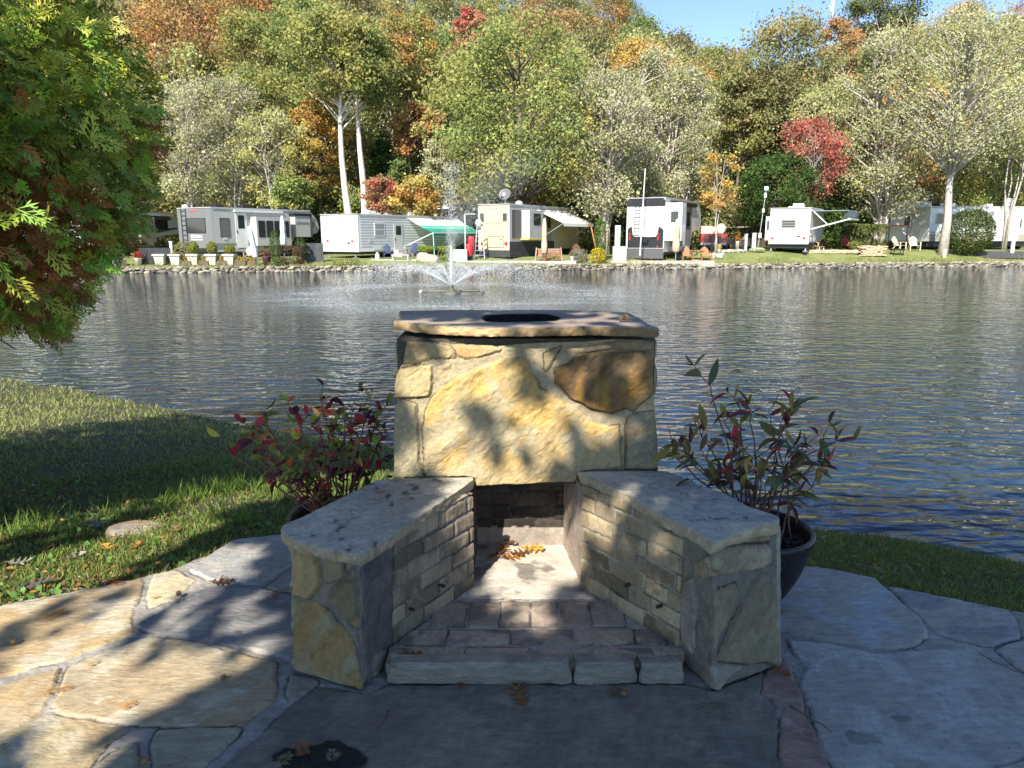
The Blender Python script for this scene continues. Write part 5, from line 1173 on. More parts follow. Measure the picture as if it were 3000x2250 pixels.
# undergrowth behind the trailers
UB = [(350, 400, YG), (400, 415, OLIV), (480, 420, YG), (560, 425, GR), (610, 430, OLIV), (680, 430, EV), (735, 425, YG), (775, 420, GR), (850, 425, RB), (960, 430, OY), (1000, 410, YG), (1060, 400, OLIV), (1150, 415, OR), (1250, 430, GR), (1350, 430, EV), (1400, 420, OLIV), (1500, 430, YG), (1590, 430, OLIV), (1740, 440, GR), (1800, 440, EV), (1860, 440, GR), (1950, 430, YG), (2000, 430, OLIV), (2080, 430, GR), (2160, 430, YG)]
for px, tp, pal in UB:
    D = 71+random.uniform(-2, 3); x = at_y(px, 560, D)[0]; z0 = float(far_z(x, D)); H = at_y(px, tp+random.uniform(-40, 5), D)[2]-z0
    colr = {id(YG): 'yellow-green', id(OLIV): 'olive', id(GR): 'green', id(EV): 'dark evergreen', id(RB): 'reddish-brown', id(OY): 'orange-yellow', id(OR): 'orange'}[id(pal)]
    make_tree('undergrowth_bush', (x, D, z0), tree_geo(max(H, 2.2), 2.4, .3, 'round', 30, 2600, .3, pal, .6, 2, seed=px), M_BARK, hill_label(colr, x, 77).replace(' tree at the foot of the hill,', ' bush at the foot of the hill,'), 'bush', 'undergrowth along the foot of the hill')
# the wooded slope: prototypes copied, every tree its own object
protos = []
spec = [('yellow-green', YG, 'round', 3), ('green', GR, 'round', 2.2), ('olive', OLIV, 'round', 3), ('orange', OR, 'round', .8), ('orange-yellow', OY, 'tall', .6), ('reddish-brown', RB, 'round', .9), ('dark evergreen', PINE, 'cone', 1.3), ('pale yellow', PLY, 'tall', 2.4), ('olive', OLIV+OR, 'tall', 1.5), ('red', RD_, 'tall', .25)]
used = {}
for i, (cn, pal, shp, w) in enumerate(spec):
    g_ = tree_geo(13.5, 4.6 if shp != 'cone' else 3.4, 3.0, shp, 62, 5200, .42, pal, .85, 1, seed=100+i, open_=1, limb_r=1.5)
    me_t = g_[0]; root = None; protos.append((cn, g_, w))
pmesh = []
wts = np.array([p[2] for p in protos]); wts = wts/wts.sum(); cnt = 0
y = 77.0; row = 0
cells = []
while y < 205:
    sp = 6.6+.012*(y-77); x = -y*.86-4+(row % 2)*sp/2
    while x < y*.80+4:
        cells.append((x+random.uniform(-1.6, 1.6), y+random.uniform(-1.6, 1.6))); x += sp*1.12
    y += sp*(.95 if y < 120 else 1.1 if y < 150 else 1.3); row += 1
def behind_ridge(x, y):
    # ridge: drop trees that stand on the far side, never seen
    return y-bank_y(x) > 142
cells = [c for c in cells if not behind_ridge(*c)]
random.shuffle(cells); cells = cells[:292]
first = {}
for (x, y) in cells:
    # colours drift in patches over the slope, as the kinds of tree do
    q = fbm(x*.05, y*.05, 3, 3)+.12*random.gauss(0, 1); i = int(rng.choice(len(protos), p=wts)); cn = protos[i][0]
    z0 = float(far_z(x, y)); lab = hill_label(cn, x, y); s = random.uniform(.85, 1.25)
    if i not in first:
        g_ = protos[i][1]; root = make_tree('hill_tree', (x, y, z0), g_, M_BARK if i in (3, 5, 6) else M_PALEBARK, lab, 'tree', 'trees on the wooded hill'); first[i] = root
    else:
        src = first[i]; root = src.copy(); COL.objects.link(root); root['label'] = lab; root.location = (x, y, z0)
        for ch in src.children:
            c = ch.copy(); COL.objects.link(c); c.parent = root
    root.rotation_euler[2] = random.uniform(0, 6.28); root.scale = (s, s, s*random.uniform(.9, 1.15))
# ------------------------------------------------------------------ campsite: trailers
WHITE = mat('white_paint', (.64, .64, .63), .3, .13, 2.2, coat=.3, stretch=(1.5, 1.5, .5)); OFFW = mat('off_white', (.46, .46, .45), .4, .08, 1.5)
CREAM = mat('cream_paint', (.55, .45, .275), .35, .12, 2, coat=.2, stretch=(1.5, 1.5, .5)); LGREY = mat('light_grey', (.42, .42, .41), .4, .08, 2); MGREYP = mat('mid_grey', (.2, .2, .205), .4, .1, 2)
DGREY = mat('dark_grey', (.085, .085, .09), .4, .12, 2); BLACK = mat('black_trim', (.015, .015, .017), .4, .2, 3); GLASS = mat('dark_glass', (.02, .022, .026), .06, .1, 2, spec=.8)
TAUPE = mat('taupe_paint', (.3, .27, .225), .4, .08, 2); REDL = mat('red_lens', (.55, .02, .02), .25, .1, 20); METAL = mat('bare_metal', (.55, .55, .55), .35, .1, 10, metal=.8)
RUBBER = mat('tyre', (.02, .02, .02), .85, .2, 10); BROWNP = mat('brown_paint', (.09, .065, .05), .35, .1, 2); BLIND = mat('blind', (.5, .5, .48), .7, .1, 4)
SLATE = mat('grey_stripe', (.36, .38, .42), .4, .05, 2); AWNW = mat('awning_white', (.74, .74, .7), .7, .06, 2); TAN_ = mat('tan_cloth', (.56, .41, .28), .85, .12, 6); WOOD = mat('chair_wood', (.28, .14, .06), .6, .2, 5, stretch=(1, 1, 4))
def px_of(x, y, z=1.0):
    dep = y*math.cos(PITCH)+(CAMZ-z)*math.sin(PITCH); return (x/dep*FPX+512)/K
def solve(pA, pB, pC, D, w):
    A = at_y(pA, 540, D); A = np.array([A[0]*px_fix(pA, D), D])
    best = min((abs(px_of(A[0]+w*math.cos(t), A[1]-w*math.sin(t))-pB), t) for t in np.linspace(-.9, 1.2, 1200)); th = best[1]
    Bp = A+w*np.array([math.cos(th), -math.sin(th)])
    L = min((abs(px_of(Bp[0]+l*math.sin(th), Bp[1]+l*math.cos(th))-pC), l) for l in np.linspace(2, 16, 800))[1]
    return A, th, L
def px_fix(p, D): return 1.0
def solveL(pA, pB, pC, D, Lt):
    """width, heading and length of a trailer whose rear spans pA..pB and whose side runs on to pC"""
    A = at_y(pA, 540, D)[:2]; best = None; ts = np.linspace(-.9, 1.3, 700); ls = np.linspace(2, 20, 500)
    for w in np.arange(2.4, 4.6, .04):
        e = np.abs(px_of(A[0]+w*np.cos(ts), A[1]-w*np.sin(ts))-pB); ok = ts[e < 1.2]
        if not len(ok): continue
        th = ok.max(); Bp = A+w*np.array([math.cos(th), -math.sin(th)]); e2 = np.abs(px_of(Bp[0]+ls*math.sin(th), Bp[1]+ls*math.cos(th))-pC); L = ls[e2.argmin()]
        c = abs(L-Lt)+e2.min()
        if best is None or c < best[0]: best = (c, w, th, L)
    return A, best[2], best[3], best[1]
class RV:
    def __init__(s, name, A, th, w, L, h, zb, body, label, cat='trailer', prof='trailer', cfr=.12):
        s.w, s.L, s.h = w, L, h; z0 = float(far_z(A[0], A[1]))+.03
        s.r = empty(name, (A[0], A[1], z0), -th, label, cat)
        if prof == 'fifth': pr = [(0, zb), (L*.68, zb), (L*.74, h*.45), (L*.97, h*.5), (L, h*.62), (L-.25, h*.82), (L-.9, h*.97), (L-1.5, h), (.12, h), (0, h-.12)]
        elif prof == 'box': pr = [(0, zb), (L, zb), (L, h-.1), (L-.1, h), (.1, h), (0, h-.1)]
        else: pr = [(0, zb), (L*.86, zb), (L, zb+.5), (L-.05, h*.6), (L-.5, h-.15), (L-.9, h), (.12, h), (0, h-.12)]
        s.body = MB().prismx([(y, z) for y, z in pr], 0, w).build('body', body, s.r)
        b = MB(); b.box(-.03, w+.03, -.03, L-.9, h, h+.05); b.build('roof', OFFW, s.r)
        b = MB(); b.box(.1, w-.1, .2, L-1, .25, zb-.001); b.build('chassis', BLACK, s.r)
        t_ = MB()
        for xx in (-.008, w-.052): t_.box(xx, xx+.06, -.012, .05, zb+.01, h-.14)
        t_.box(w+.003, w+.05, .05, L*.9, h-.07, h-.02).box(.06, w-.06, -.03, -.003, h-.16, h-.13).box(w+.003, w+.03, .05, L*.66, zb+.0, zb+.06); t_.build('trim', OFFW, s.r)
        for u_ in (.12, .34, .56): q_ = MB().box(w+.004, w+.022, u_*L, u_*L+.9, zb+.1, zb+.42).build('locker_door', LGREY if body is not LGREY else MGREYP, s.r); MB().box(w+.023, w+.032, u_*L+.04, u_*L+.86, zb+.13, zb+.39).build('door_skin', body, q_)
        MB().box(.7*w, .78*w, -.03, -.003, h*.33, h*.36).build('socket_cover', BLACK, s.r); MB().box(w+.004, w+.03, .08*L, .08*L+.35, h*.36, h*.36+.22).build('fridge_vent', OFFW, s.r)
        for yy in ((L*.5, L*.5+.85)):
            for xx in (0.02, w-.27):
                wh = MB().tube([(xx, yy, .36), (xx+.25, yy, .36)], .36, 18).build('wheel', RUBBER, s.r); MB().tube([(xx-.01, yy, .36), (xx+.26, yy, .36)], .2, 12).build('rim', METAL, wh)
    def rear(s, name, u0, u1, v0, v1, m, pr=.02, par=None, dep=0):
        return MB().box(u0*s.w, u1*s.w, -pr-dep, -.002-dep, v0*s.h, v1*s.h).build(name, m, par or s.r)
    def side(s, name, u0, u1, v0, v1, m, pr=.02, par=None, off=0):
        return MB().box(s.w+.002+off, s.w+pr+off, u0*s.L, u1*s.L, v0*s.h, v1*s.h).build(name, m, par or s.r)
    def rwin(s, u0, u1, v0, v1, fm=BLACK, dep=0):
        f = s.rear('window', u0, u1, v0, v1, fm, .03, dep=dep); e = .012
        s.rear('pane', u0+e, u1-e, v0+e, v1-e, GLASS, .036, f, dep=dep); return f
    def swin(s, u0, u1, v0, v1, fm=BLACK, off=0, split=True):
        f = s.side('window', u0, u1, v0, v1, fm, .03, off=off); e = .004
        s.side('pane', u0+e, u1-e, v0+.012, v1-.012, GLASS, .038, f, off=off)
        return f
    def door(s, u0, u1, v0, v1, m=WHITE, off=0, win=(.55, .92)):
        d = s.side('door', u0, u1, v0, v1, m, .035, off=off); w_ = u1-u0; g_ = v1-v0
        s.side('door_window', u0+w_*.22, u1-w_*.22, v0+g_*win[0], v0+g_*win[1], GLASS, .045, d, off=off)
        s.side('handle', u0+w_*.06, u0+w_*.13, v0+g_*.42, v0+g_*.5, BLACK, .06, d, off=off); return d
    def slide(s, u0, u1, v0, v1, m, out=.7):
        return MB().box(s.w+.002, s.w+out, u0*s.L, u1*s.L, v0*s.h, v1*s.h).build('slide_out', m, s.r)
    def ladder(s, u0, u1, v0, v1, m=BLACK, n=8):
        b = MB(); x0, x1, z0, z1 = u0*s.w, u1*s.w, v0*s.h, v1*s.h
        for x in (x0, x1): b.bar((x, -.1, z0), (x, -.1, z1), .035); b.bar((x, -.1, z0+.1), (x, 0, z0+.1), .025); b.bar((x, -.1, z1-.05), (x, .1, z1+.02), .03)
        for i in range(n): z = z0+(z1-z0)*(i+.5)/n; b.bar((x0, -.1, z), (x1, -.1, z), .03)
        return b.build('ladder', m, s.r)
    def ac(s, y, m=WHITE, x=.5, sc=1.0):
        b = MB(); cx = x*s.w; b.prismx([(y-.5*sc, s.h+.05), (y+.5*sc, s.h+.05), (y+.42*sc, s.h+.3*sc+.05), (y-.3*sc, s.h+.36*sc+.05)], cx-.4*sc, cx+.4*sc); return b.build('air_conditioner', m, s.r)
    def vent(s, y, x=.3): b = MB(); b.box(x*s.w-.2, x*s.w+.2, y-.2, y+.2, s.h+.05, s.h+.16, .04); return b.build('roof_vent', BLACK if s.dark else WHITE, s.r)
    dark = False
    def lights(s, us, v, w=.06, hh=.045, m=REDL, r=None):
        for u in us: s.rear('tail_light', u-w/2, u+w/2, v-hh/2, v+hh/2, m, .05)
    def round_lights(s, pts, r=.075):
        for u, v in pts: MB().tube([(u*s.w, 0, v*s.h), (u*s.w, -.05, v*s.h)], r, 14).build('tail_light', REDL, s.r)
    def jack(s, u): MB().bar((u*s.w, .25, 0), (u*s.w, .25, .6), .09).bar((u*s.w-.15, .25, .02), (u*s.w+.15, .25, .02), .3, .04).build('stabiliser_jack', METAL, s.r)
def text3(s, body, size, loc, rot, m, parent, name='lettering', bold=0):
    cu = bpy.data.curves.new(name, 'FONT'); cu.body = body; cu.size = size; cu.align_x = 'CENTER'; cu.align_y = 'CENTER'; cu.extrude = .004; cu.offset = bold; cu.space_character = s
    o = bpy.data.objects.new(name, cu); COL.objects.link(o); bpy.context.view_layer.update(); dg = bpy.context.evaluated_depsgraph_get()
    me = bpy.data.meshes.new_from_object(o.evaluated_get(dg)); COL.objects.unlink(o); bpy.data.objects.remove(o); me.materials.clear()
    t = link(name, me, m, parent); t.location = loc; t.rotation_euler = rot; return t
REARROT = (R(90), 0, 0); SIDEROT = (R(90), 0, R(90))
# a swirl of paint along the side
def swirl(rv, pts0, pts1, m, name='painted_stripe', pr=.012):
    n = 16; V = []; F = []
    for i in range(n+1):
        t = i/n
        for P_ in (pts0, pts1):
            u = np.interp(t, np.linspace(0, 1, len(P_)), [p[0] for p in P_]); v = np.interp(t, np.linspace(0, 1, len(P_)), [p[1] for p in P_])
            for x in (rv.w+.001, rv.w+pr): V.append((x, u*rv.L, v*rv.h))
    for i in range(n):
        a = 4*i; F += [(a+1, a+5, a+7, a+3), (a, a+2, a+6, a+4), (a, a+4, a+5, a+1), (a+2, a+3, a+7, a+6)]
    MB().add(V, F).build(name, m, rv.r)

# 1 brown and white trailer, left, behind the cedar
A, th, L, ww = solveL(150, 205, 392, 58, 13)
v = RV('camping_trailer', A, th, ww, L, 3.6, .75, OFFW, 'brown and white swirled trailer partly hidden by the cedar', prof='fifth'); v.dark = True
v.side('lower_panel', .3, .72, .2, .42, BROWNP, .015); swirl(v, [(.1, .42), (.4, .5), (.7, .52), (.96, .62)], [(.1, .5), (.4, .6), (.7, .6), (.96, .66)], BROWNP)
swirl(v, [(.1, .72), (.4, .76), (.7, .8), (.9, .84)], [(.1, .95), (.4, .95), (.7, .95), (.86, .95)], BROWNP); v.swin(.66, .84, .6, .84); v.swin(.35, .5, .55, .8)
s_ = v.slide(.42, .6, .3, .84, TAUPE, .7); v.ac(4); v.side('awning_roll', .15, .9, .93, .985, WHITE, .18)
b = MB(); b.bar((v.w+.05, .66*v.L, .9*v.h), (v.w+.1, .66*v.L, .5*v.h), .1).build('awning_arm', WHITE, v.r)
# brown motorhome nose and its lower trailer beside it
A, th, L, ww = solveL(20, 70, 215, 60, 9)
v = RV('camping_trailer', A, th, ww, L, 3.7, .7, WHITE, 'white trailer seen only in glimpses through the cedar', prof='trailer'); v.swin(.3, .45, .5, .75); v.swin(.6, .75, .5, .75)

# 2 dark grey fifth wheel with the lettered rear
A, th, L, ww = solveL(391, 463.5, 691, 57, 10.5)
v = RV('fifth_wheel_trailer', A, th, ww, L, 3.7, .47, mat('fifth_grey', (.42, .415, .40), .4, .06, 2), 'long grey fifth-wheel trailer with a dark grey lettered rear and four slide-out windows', prof='fifth'); v.dark = True
v.rear('rear_cap', .0, 1.0, .18, .99, mat('rear_grey', (.15, .15, .158), .35, .08, 2), .05); v.rear('rear_bumper', .03, .97, .13, .2, BLACK, .12)
v.rwin(.24, .82, .5, .8, dep=.05); v.lights((.1, .9), .26); v.ladder(.13, .27, .22, 1.0)
text3(1.0, 'SEDONA', .36, (.53*v.w, -.062, .43*v.h), REARROT, WHITE, v.r, bold=.006)
v.rear('logo_swoosh', .36, .7, .36, .375, WHITE, .055)
v.side('lower_band', .0, .66, .18, .3, MGREYP, .016); v.swin(.06, .14, .42, .8); v.door(.19, .29, .2, .92, WHITE)
s1 = v.slide(.32, .64, .24, .84, LGREY, .75)
for u in (.335, .41, .485, .56): v.swin(u, u+.06, .42, .76, off=.75)
s2 = v.slide(.7, .86, .42, .9, LGREY, .6); v.side('slide_trim', .69, .87, .88, .93, BLACK, .66); v.side('slide_edge', .85, .87, .42, .9, DGREY, .64)
text3(1.25, 'SEDONA', .3, (v.w+.615, .775*v.L, .72*v.h), SIDEROT, DGREY, v.r); swirl(v, [(.3, .5), (.6, .42), (.9, .5)], [(.3, .53), (.6, .46), (.9, .56)], DGREY); swirl(v, [(.87, .5), (.93, .6), (.97, .8)], [(.9, .9), (.95, .85), (.985, .82)], MGREYP)
for y in (2.0, 4.5, 6.5, 8.6): v.ac(y, BLACK, .5, .9)
v.side('awning_roll', .18, .62, .93, .975, WHITE, .2); MB().lathe([(.02, 0), (.2, .02), (.24, .12), (.18, .24), (.02, .3)], (.55, .3, v.h+.02), 14).build('antenna_dome', WHITE, v.r); v.rear('marker_light', .4, .6, .93, .95, REDL, .06)

# 3 white trailer with grey striped side and green awning
A, th, L, ww = solveL(696, 776, 1000, 57, 13)
v = RV('travel_trailer', A, th, ww, L, 3.2, .45, WHITE, 'white travel trailer with grey horizontal stripes and a green and white awning')
for i in range(3): v.rear('rear_seam', 0, 1, .42+.12*i*1.6, .426+.12*i*1.6, OFFW, .012)
v.lights((.17, .84), .39, .055, .04); v.jack(.15); v.jack(.85)
for i, u in enumerate((.1, .4, .48, .55, .88)): MB().ball((u*v.w, -.02, v.h*.93), .035, 5).build('marker_light', REDL, v.r)
st_ = MB()
for i in range(11): z = .24+i*.064; st_.box(v.w+.001, v.w+.008, .02*v.L, .85*v.L, z*v.h, (z+.03)*v.h)
st_.build('stripes', SLATE, v.r)
f = v.side('window', .13, .22, .5, .82, WHITE, .04); v.side('pane', .137, .213, .52, .65, mat('bright_glass', (.25, .27, .29), .1), .045, f); v.side('pane', .137, .213, .67, .8, MATS['bright_glass'], .045, f)
v.door(.30, .38, .1, .8, OFFW, win=(.62, .93)); v.ac(3.2); v.ac(8.2); v.vent(5.2)
w_, L_ = v.w, v.L
# awning: roller out and down on two arms
y0, y1 = .42*L_, .94*L_; n = 12; V = []; F = []; CC = []
zt, zl_, out = v.h*.96, v.h*.58, 2.7
for i in range(n+1):
    t = i/n; x = w_+out*t; z = zt+(zl_-zt)*t+.12*math.sin(math.pi*t)*-.6
    for k, y in enumerate(np.linspace(y0, y1, 9)): V.append((x, y, z-.02*math.sin(math.pi*k/8))); g_ = np.array([.72, .74, .72]) if (t < .42) else np.array([.06, .33, .25])*(1+1.4*(i % 2)) if t < .75 else np.array([.05, .30, .23]); CC.append(g_)
V2 = [(x, y, z-.012) for x, y, z in V]; nn = len(V)
for i in range(n):
    for k in range(8): a = i*9+k; F += [(a, a+1, a+10, a+9)]
vb = [(w_+out, y, zl_-.25-.03*(j % 2)) for j, y in enumerate(np.linspace(y0, y1, 33))]; vt = [(w_+out, y, zl_) for y in np.linspace(y0, y1, 33)]
V += vt+vb; CC += [np.array([.05, .28, .22])]*66; F += [(nn+j, nn+j+1, nn+34+j, nn+33+j) for j in range(32)]
np_mesh('awning', np.array(V), np.array(F), attr_mat('awning_cloth', .7, .08, 3, bump=0, trans=.25), v.r, np.array(CC), world=False)
MINT = mat('awning_green_metal', (.3, .62, .5), .5)
b = MB(); b.bar((w_+out, y0, zl_), (w_+out, y1, zl_), .08); b.build('awning_roller', WHITE, v.r)
for yy in (y0+.02, y1-.02): MB().bar((w_+out, yy, zl_), (w_+out+.1, yy, .02), .06).build('awning_post', MINT, v.r); MB().bar((w_+out, yy, zl_), (w_+.05, yy, .9), .06).build('awning_arm', WHITE, v.r)
STEP = v
b = MB(); b.box(w_+.05, w_+.9, .29*L_, .40*L_, 0, .3); b.box(w_+.05, w_+.55, .29*L_, .40*L_, .3, .55); b.build('door_step', mat('concrete_step', (.42, .4, .36), .9, .15), v.r)

# 4 trailers further back
A, th, L, ww = solveL(938, 975, 1090, 70, 11)
v = RV('camping_trailer', A, th, ww, L, 4.3, .7, WHITE, 'black trailer with white top rail behind the green awning'); v.rwin(.2, .9, .76, .92)
v.side('black_side', .05, .95, .3, .93, BLACK, .03); v.side('lettered_band', .3, .7, .55, .68, WHITE, .045); v.side('window', .1, .25, .6, .8, WHITE, .05)
A, th, L, ww = solveL(800, 850, 930, 68, 10)
v = RV('camping_trailer', A, th, ww, L, 3.9, .7, OFFW, 'pale trailer roof with rails showing above the striped trailer'); v.ac(1.5); v.ac(4, BLACK)
rr_ = MB()
for x in (.1, v.w-.1): rr_.bar((x, .3, v.h+.35), (x, v.L-1.2, v.h+.35), .06); [rr_.bar((x, yy, v.h), (x, yy, v.h+.35), .05) for yy in np.linspace(.3, v.L-1.2, 4)]
rr_.build('roof_rail', WHITE, v.r)

# 5 cream trailer
A, th, L, ww = solveL(1034, 1101.5, 1250, 57, 12)
v = RV('fifth_wheel_trailer', A, th, ww, L, 3.92, .52, CREAM, 'cream-backed fifth-wheel trailer with a white awning, satellite dish and dark skirting'); v.dark = True
SK = mat('skirting', (.035, .035, .04), .7, .3, 4, .6, 5)
b = MB(); b.box(.02, v.w-.02, .03, .1, 0, .56); b.box(v.w-.1, v.w+.02, .1, v.L*.6, 0, .85); b.build('skirt', SK, v.r)
v.side('side_wall', .0, .66, .22, .99, LGREY, .012); v.side('black_base', .0, .6, .0, .3, SK, .05)
v.rwin(.06, .18, .68, .84); v.rwin(.79, .93, .68, .84, MGREYP)
text3(1.6, 'MONTANA', .2, (.52*v.w, -.02, .64*v.h), REARROT, DGREY, v.r)
for u in (.38, .49, .6): MB().ball((u*v.w, -.02, v.h*.925), .045, 5).build('marker_light', BROWNP, v.r)
hb = v.rear('hatch_seal', .3, .82, .18, .4, BLACK, .015); v.rear('hatch', .31, .81, .19, .39, CREAM, .03, hb)
v.lights((.13, .9), .26, .09, .06); v.rear('rear_shelf', 0, 1, .15, .17, OFFW, .03)
b = MB(); b.box(v.w+.01, v.w+.05, .03*v.L, .14*v.L, .36*v.h, .9*v.h); b.build('dark_side_window', mat('side_window_dark', (.06, .055, .055), .2), v.r)
s1 = v.slide(.15, .33, .35, .9, LGREY, .75); v.swin(.2, .29, .62, .84, off=.75); b = MB(); b.box(v.w+.05, v.w+.8, .13*v.L, .34*v.L, .33*v.h, .355*v.h); b.build('slide_rail', mat('yellow_rail', (.6, .45, .06), .6), v.r)
v.side('square_sign', .355, .395, .5, .6, mat('dark_green_board', (.03, .08, .05), .5), .05)
v.door(.48, .56, .22, .85, TAUPE); v.swin(.38, .46, .62, .8)
b = MB(); w_, L_ = v.w, v.L; y0, y1 = .34*L_, .8*L_; zt = v.h*.93
b.add([(w_, y0, zt), (w_+2.5, y0, v.h*.66), (w_+2.5, y1, v.h*.66), (w_, y1, zt), (w_, y0, zt-.03), (w_+2.5, y0, v.h*.66-.03), (w_+2.5, y1, v.h*.66-.03), (w_, y1, zt-.03)], [(0, 1, 2, 3), (7, 6, 5, 4), (0, 4, 5, 1), (2, 6, 7, 3)])
for k in range(14):
    ya, yb_ = y0+(y1-y0)*k/14, y0+(y1-y0)*(k+1)/14; b.add([(w_+2.5, ya, v.h*.66), (w_+2.5, yb_, v.h*.66), (w_+2.51, yb_, v.h*.60), (w_+2.51, (ya+yb_)/2, v.h*.588), (w_+2.51, ya, v.h*.60)], [(0, 1, 2, 3, 4)])
b.build('awning', AWNW, v.r)
for yy in (y0+.05, y1-.05): MB().bar((w_+2.5, yy, v.h*.66), (w_+.05, yy, v.h*.3), .05).build('awning_arm', METAL, v.r)
MB().bar((w_+2.5, y1-.6, v.h*.66), (w_+3.6, y1-1.4, 0), .08).build('awning_prop', mat('orange_pole', (.5, .2, .1), .6), v.r)
b = MB(); [b.box(v.w*.2+i*.0, v.w*.8, 2.0+i*2.2, 3.0+i*2.2, v.h+.05, v.h+.28, .1) for i in range(3)]; b.build('air_conditioner', BLACK, v.r)
MB().lathe([(.3, 0), (.28, .18), (.15, .28), (.01, .3)], (v.w*.9, 1.9, v.h+.04), 12).build('roof_dome', OFFW, v.r)
dm = MB().bar((v.w*.75, .55, v.h), (v.w*.75, .55, v.h+.45), .05).build('dish_mast', METAL, v.r)
b = MB(); b.lathe([(.01, .1), (.2, .07), (.38, .01), (.45, -.05), (.46, -.04), (.39, .03), (.2, .09), (.01, .13)], (0, 0, 0), 20); d_ = b.build('satellite_dish', mat('dish_grey', (.12, .12, .13), .4), v.r, smooth=True); d_.location = (v.w*.75, .5, v.h+.75); d_.rotation_euler = (R(62), R(25), 0); d_.scale = (1, 1, -1)
MB().bar((v.w*.75, .5, v.h+.45), (v.w*.75+.05, -.1, v.h+.7), .03).build('dish_arm', METAL, v.r)
b = MB(); b.lathe([(.01, 0), (.18, .03), (.26, .08), (.24, .1), (.01, .04)], (0, 0, 0), 16); d_ = b.build('small_dish', WHITE, v.r, smooth=True); d_.location = (.2, -.25, .66*v.h); d_.rotation_euler = (R(80), 0, R(15))
CRM = v
# 6 black and white trailer
A, th, L, ww = solveL(1352, 1435, 1512, 57, 10)
v = RV('fifth_wheel_trailer', A, th, ww, L, 4.5, .5, WHITE, 'black and white fifth-wheel trailer with rear ladder and six round tail lights', prof='fifth'); v.dark = True
def rpoly(name, pts, m, pr, par=None):   # panel on the rear, from (u, v) outline
    n = len(pts); b = MB(); V = [(u*v.w, -pr, z*v.h) for u, z in pts]+[(u*v.w, -.002, z*v.h) for u, z in pts]
    b.add(V, [tuple(range(n))]+[tuple(range(n, 2*n))[::-1]]+[(i, n+i, n+(i+1) % n, (i+1) % n) for i in range(n)]); return b.build(name, m, par or v.r)
rpoly('black_cap', [(.0, .87), (1, .87), (1, .97), (.9, .995), (.1, .995), (0, .97)], BLACK, .06)
rpoly('black_lower', [(.04, .18), (.98, .18), (.98, .48), (.86, .54), (.82, .4), (.76, .36), (.24, .36), (.18, .4), (.14, .54), (.04, .5)], BLACK, .03)
p_ = rpoly('rear_panel', [(.18, .4), (.22, .365), (.78, .365), (.82, .4), (.88, .8), (.85, .84), (.15, .84), (.12, .8)], WHITE, .055); rpoly('rear_window', [(.34, .52), (.66, .52), (.68, .56), (.69, .74), (.66, .78), (.34, .78), (.31, .74), (.32, .56)], mat('white_glass', (.6, .62, .64), .08), .065, p_)
v.rear('rear_seam', .35, .65, .655, .66, LGREY, .07)
v.round_lights([(.1, .36), (.1, .41), (.1, .32), (.85, .36), (.855, .41), (.845, .32), (.84, .2)], .065); v.rear('skirt', 0, 1, .0, .17, DGREY, .02)
for u in (.08, .42, .55, .9): MB().ball((u*v.w, -.06, v.h*.95), .035, 5).build('marker_light', REDL, v.r)
v.ladder(.22, .35, .36, .9, BLACK, 9); s1 = v.slide(.02, .12, .3, .92, WHITE, 1.25)
f = MB().box(v.w+.4, v.w+.98, .02*v.L-.02, .02*v.L-.001, .6*v.h, .78*v.h, 0).build('slide_window', GLASS, s1)
v.side('dark_side', .14, .7, .2, .9, MGREYP, .03); v.swin(.2, .32, .45, .8); v.swin(.36, .46, .45, .8); v.swin(.55, .66, .5, .8); v.door(.48, .54, .2, .85, WHITE)
v.side('awning_roll', .12, .8, .9, .96, BLACK, .16); b = MB(); b.box(v.w*.5, v.w*.9, 1.2, 2.2, v.h+.05, v.h+.2); b.box(v.w*.3, v.w*.7, 4, 5, v.h+.05, v.h+.3); b.build('air_conditioner', BLACK, v.r)
hh = MB(); hh.bar((.5*v.w, -.02, .3*v.h), (.5*v.w, -.35, .3*v.h), .12).box(.42*v.w, .6*v.w, -.3, -.1, .27*v.h, .32*v.h).build('hitch_rack', BLACK, v.r)
b = MB(); b.bar((v.w+1.4, 3, 0), (v.w+1.4, 3, 1.1), .06).bar((v.w+1.4, 4.4, 0), (v.w+1.4, 4.4, 1.1), .06).bar((v.w+1.4, 3, 1.1), (v.w+1.4, 4.4, 1.1), .06).bar((v.w+1.4, 3, .6), (v.w+1.4, 4.4, .6), .04); b.build('step_rail', BLACK, v.r)
BWV = v
# 8 white trailer at the right
A, th, L, ww = solveL(1659, 1748, 1770, 60.5, 7)
v = RV('travel_trailer', A, th, ww, max(L, 6), 3.42, .72, WHITE, 'white travel trailer with a small barred rear window and a side slide-out')
for i in range(7): v.rear('rear_groove', .02, .98, .5+.06*i, .506+.06*i, OFFW, .008)
f = v.rwin(.29, .65, .53, .75, WHITE); b = MB()
for i in range(4): z = .55+i*.055; b.box(.31*v.w, .63*v.w, -.05, -.038, z*v.h, (z+.008)*v.h)
b.build('louvre', OFFW, f); v.lights((.09, .88), .31, .07, .045); s_ = v.rear('hatch_seal', .27, .64, .22, .31, LGREY, .012); v.rear('hatch', .275, .635, .225, .305, WHITE, .03, s_)
text3(1.1, 'Dutchmen', .2, (.48*v.w, -.02, .83*v.h), REARROT, LGREY, v.r); v.rear('rear_seam', 0, 1, .455, .46, LGREY, .012); v.rear('rear_bumper', .0, 1, .17, .21, LGREY, .06)
for u in (.05, .38, .48, .58, .92): MB().ball((u*v.w, -.02, v.h*.93), .04, 5).build('marker_light', BROWNP, v.r)
sl = MB().box(-.45, -.002, .5, 4.5, .26*v.h, .82*v.h).build('slide_out', WHITE, v.r); MB().box(-.34, -.16, .47, .498, .5*v.h, .72*v.h).build('slide_window', GLASS, sl)
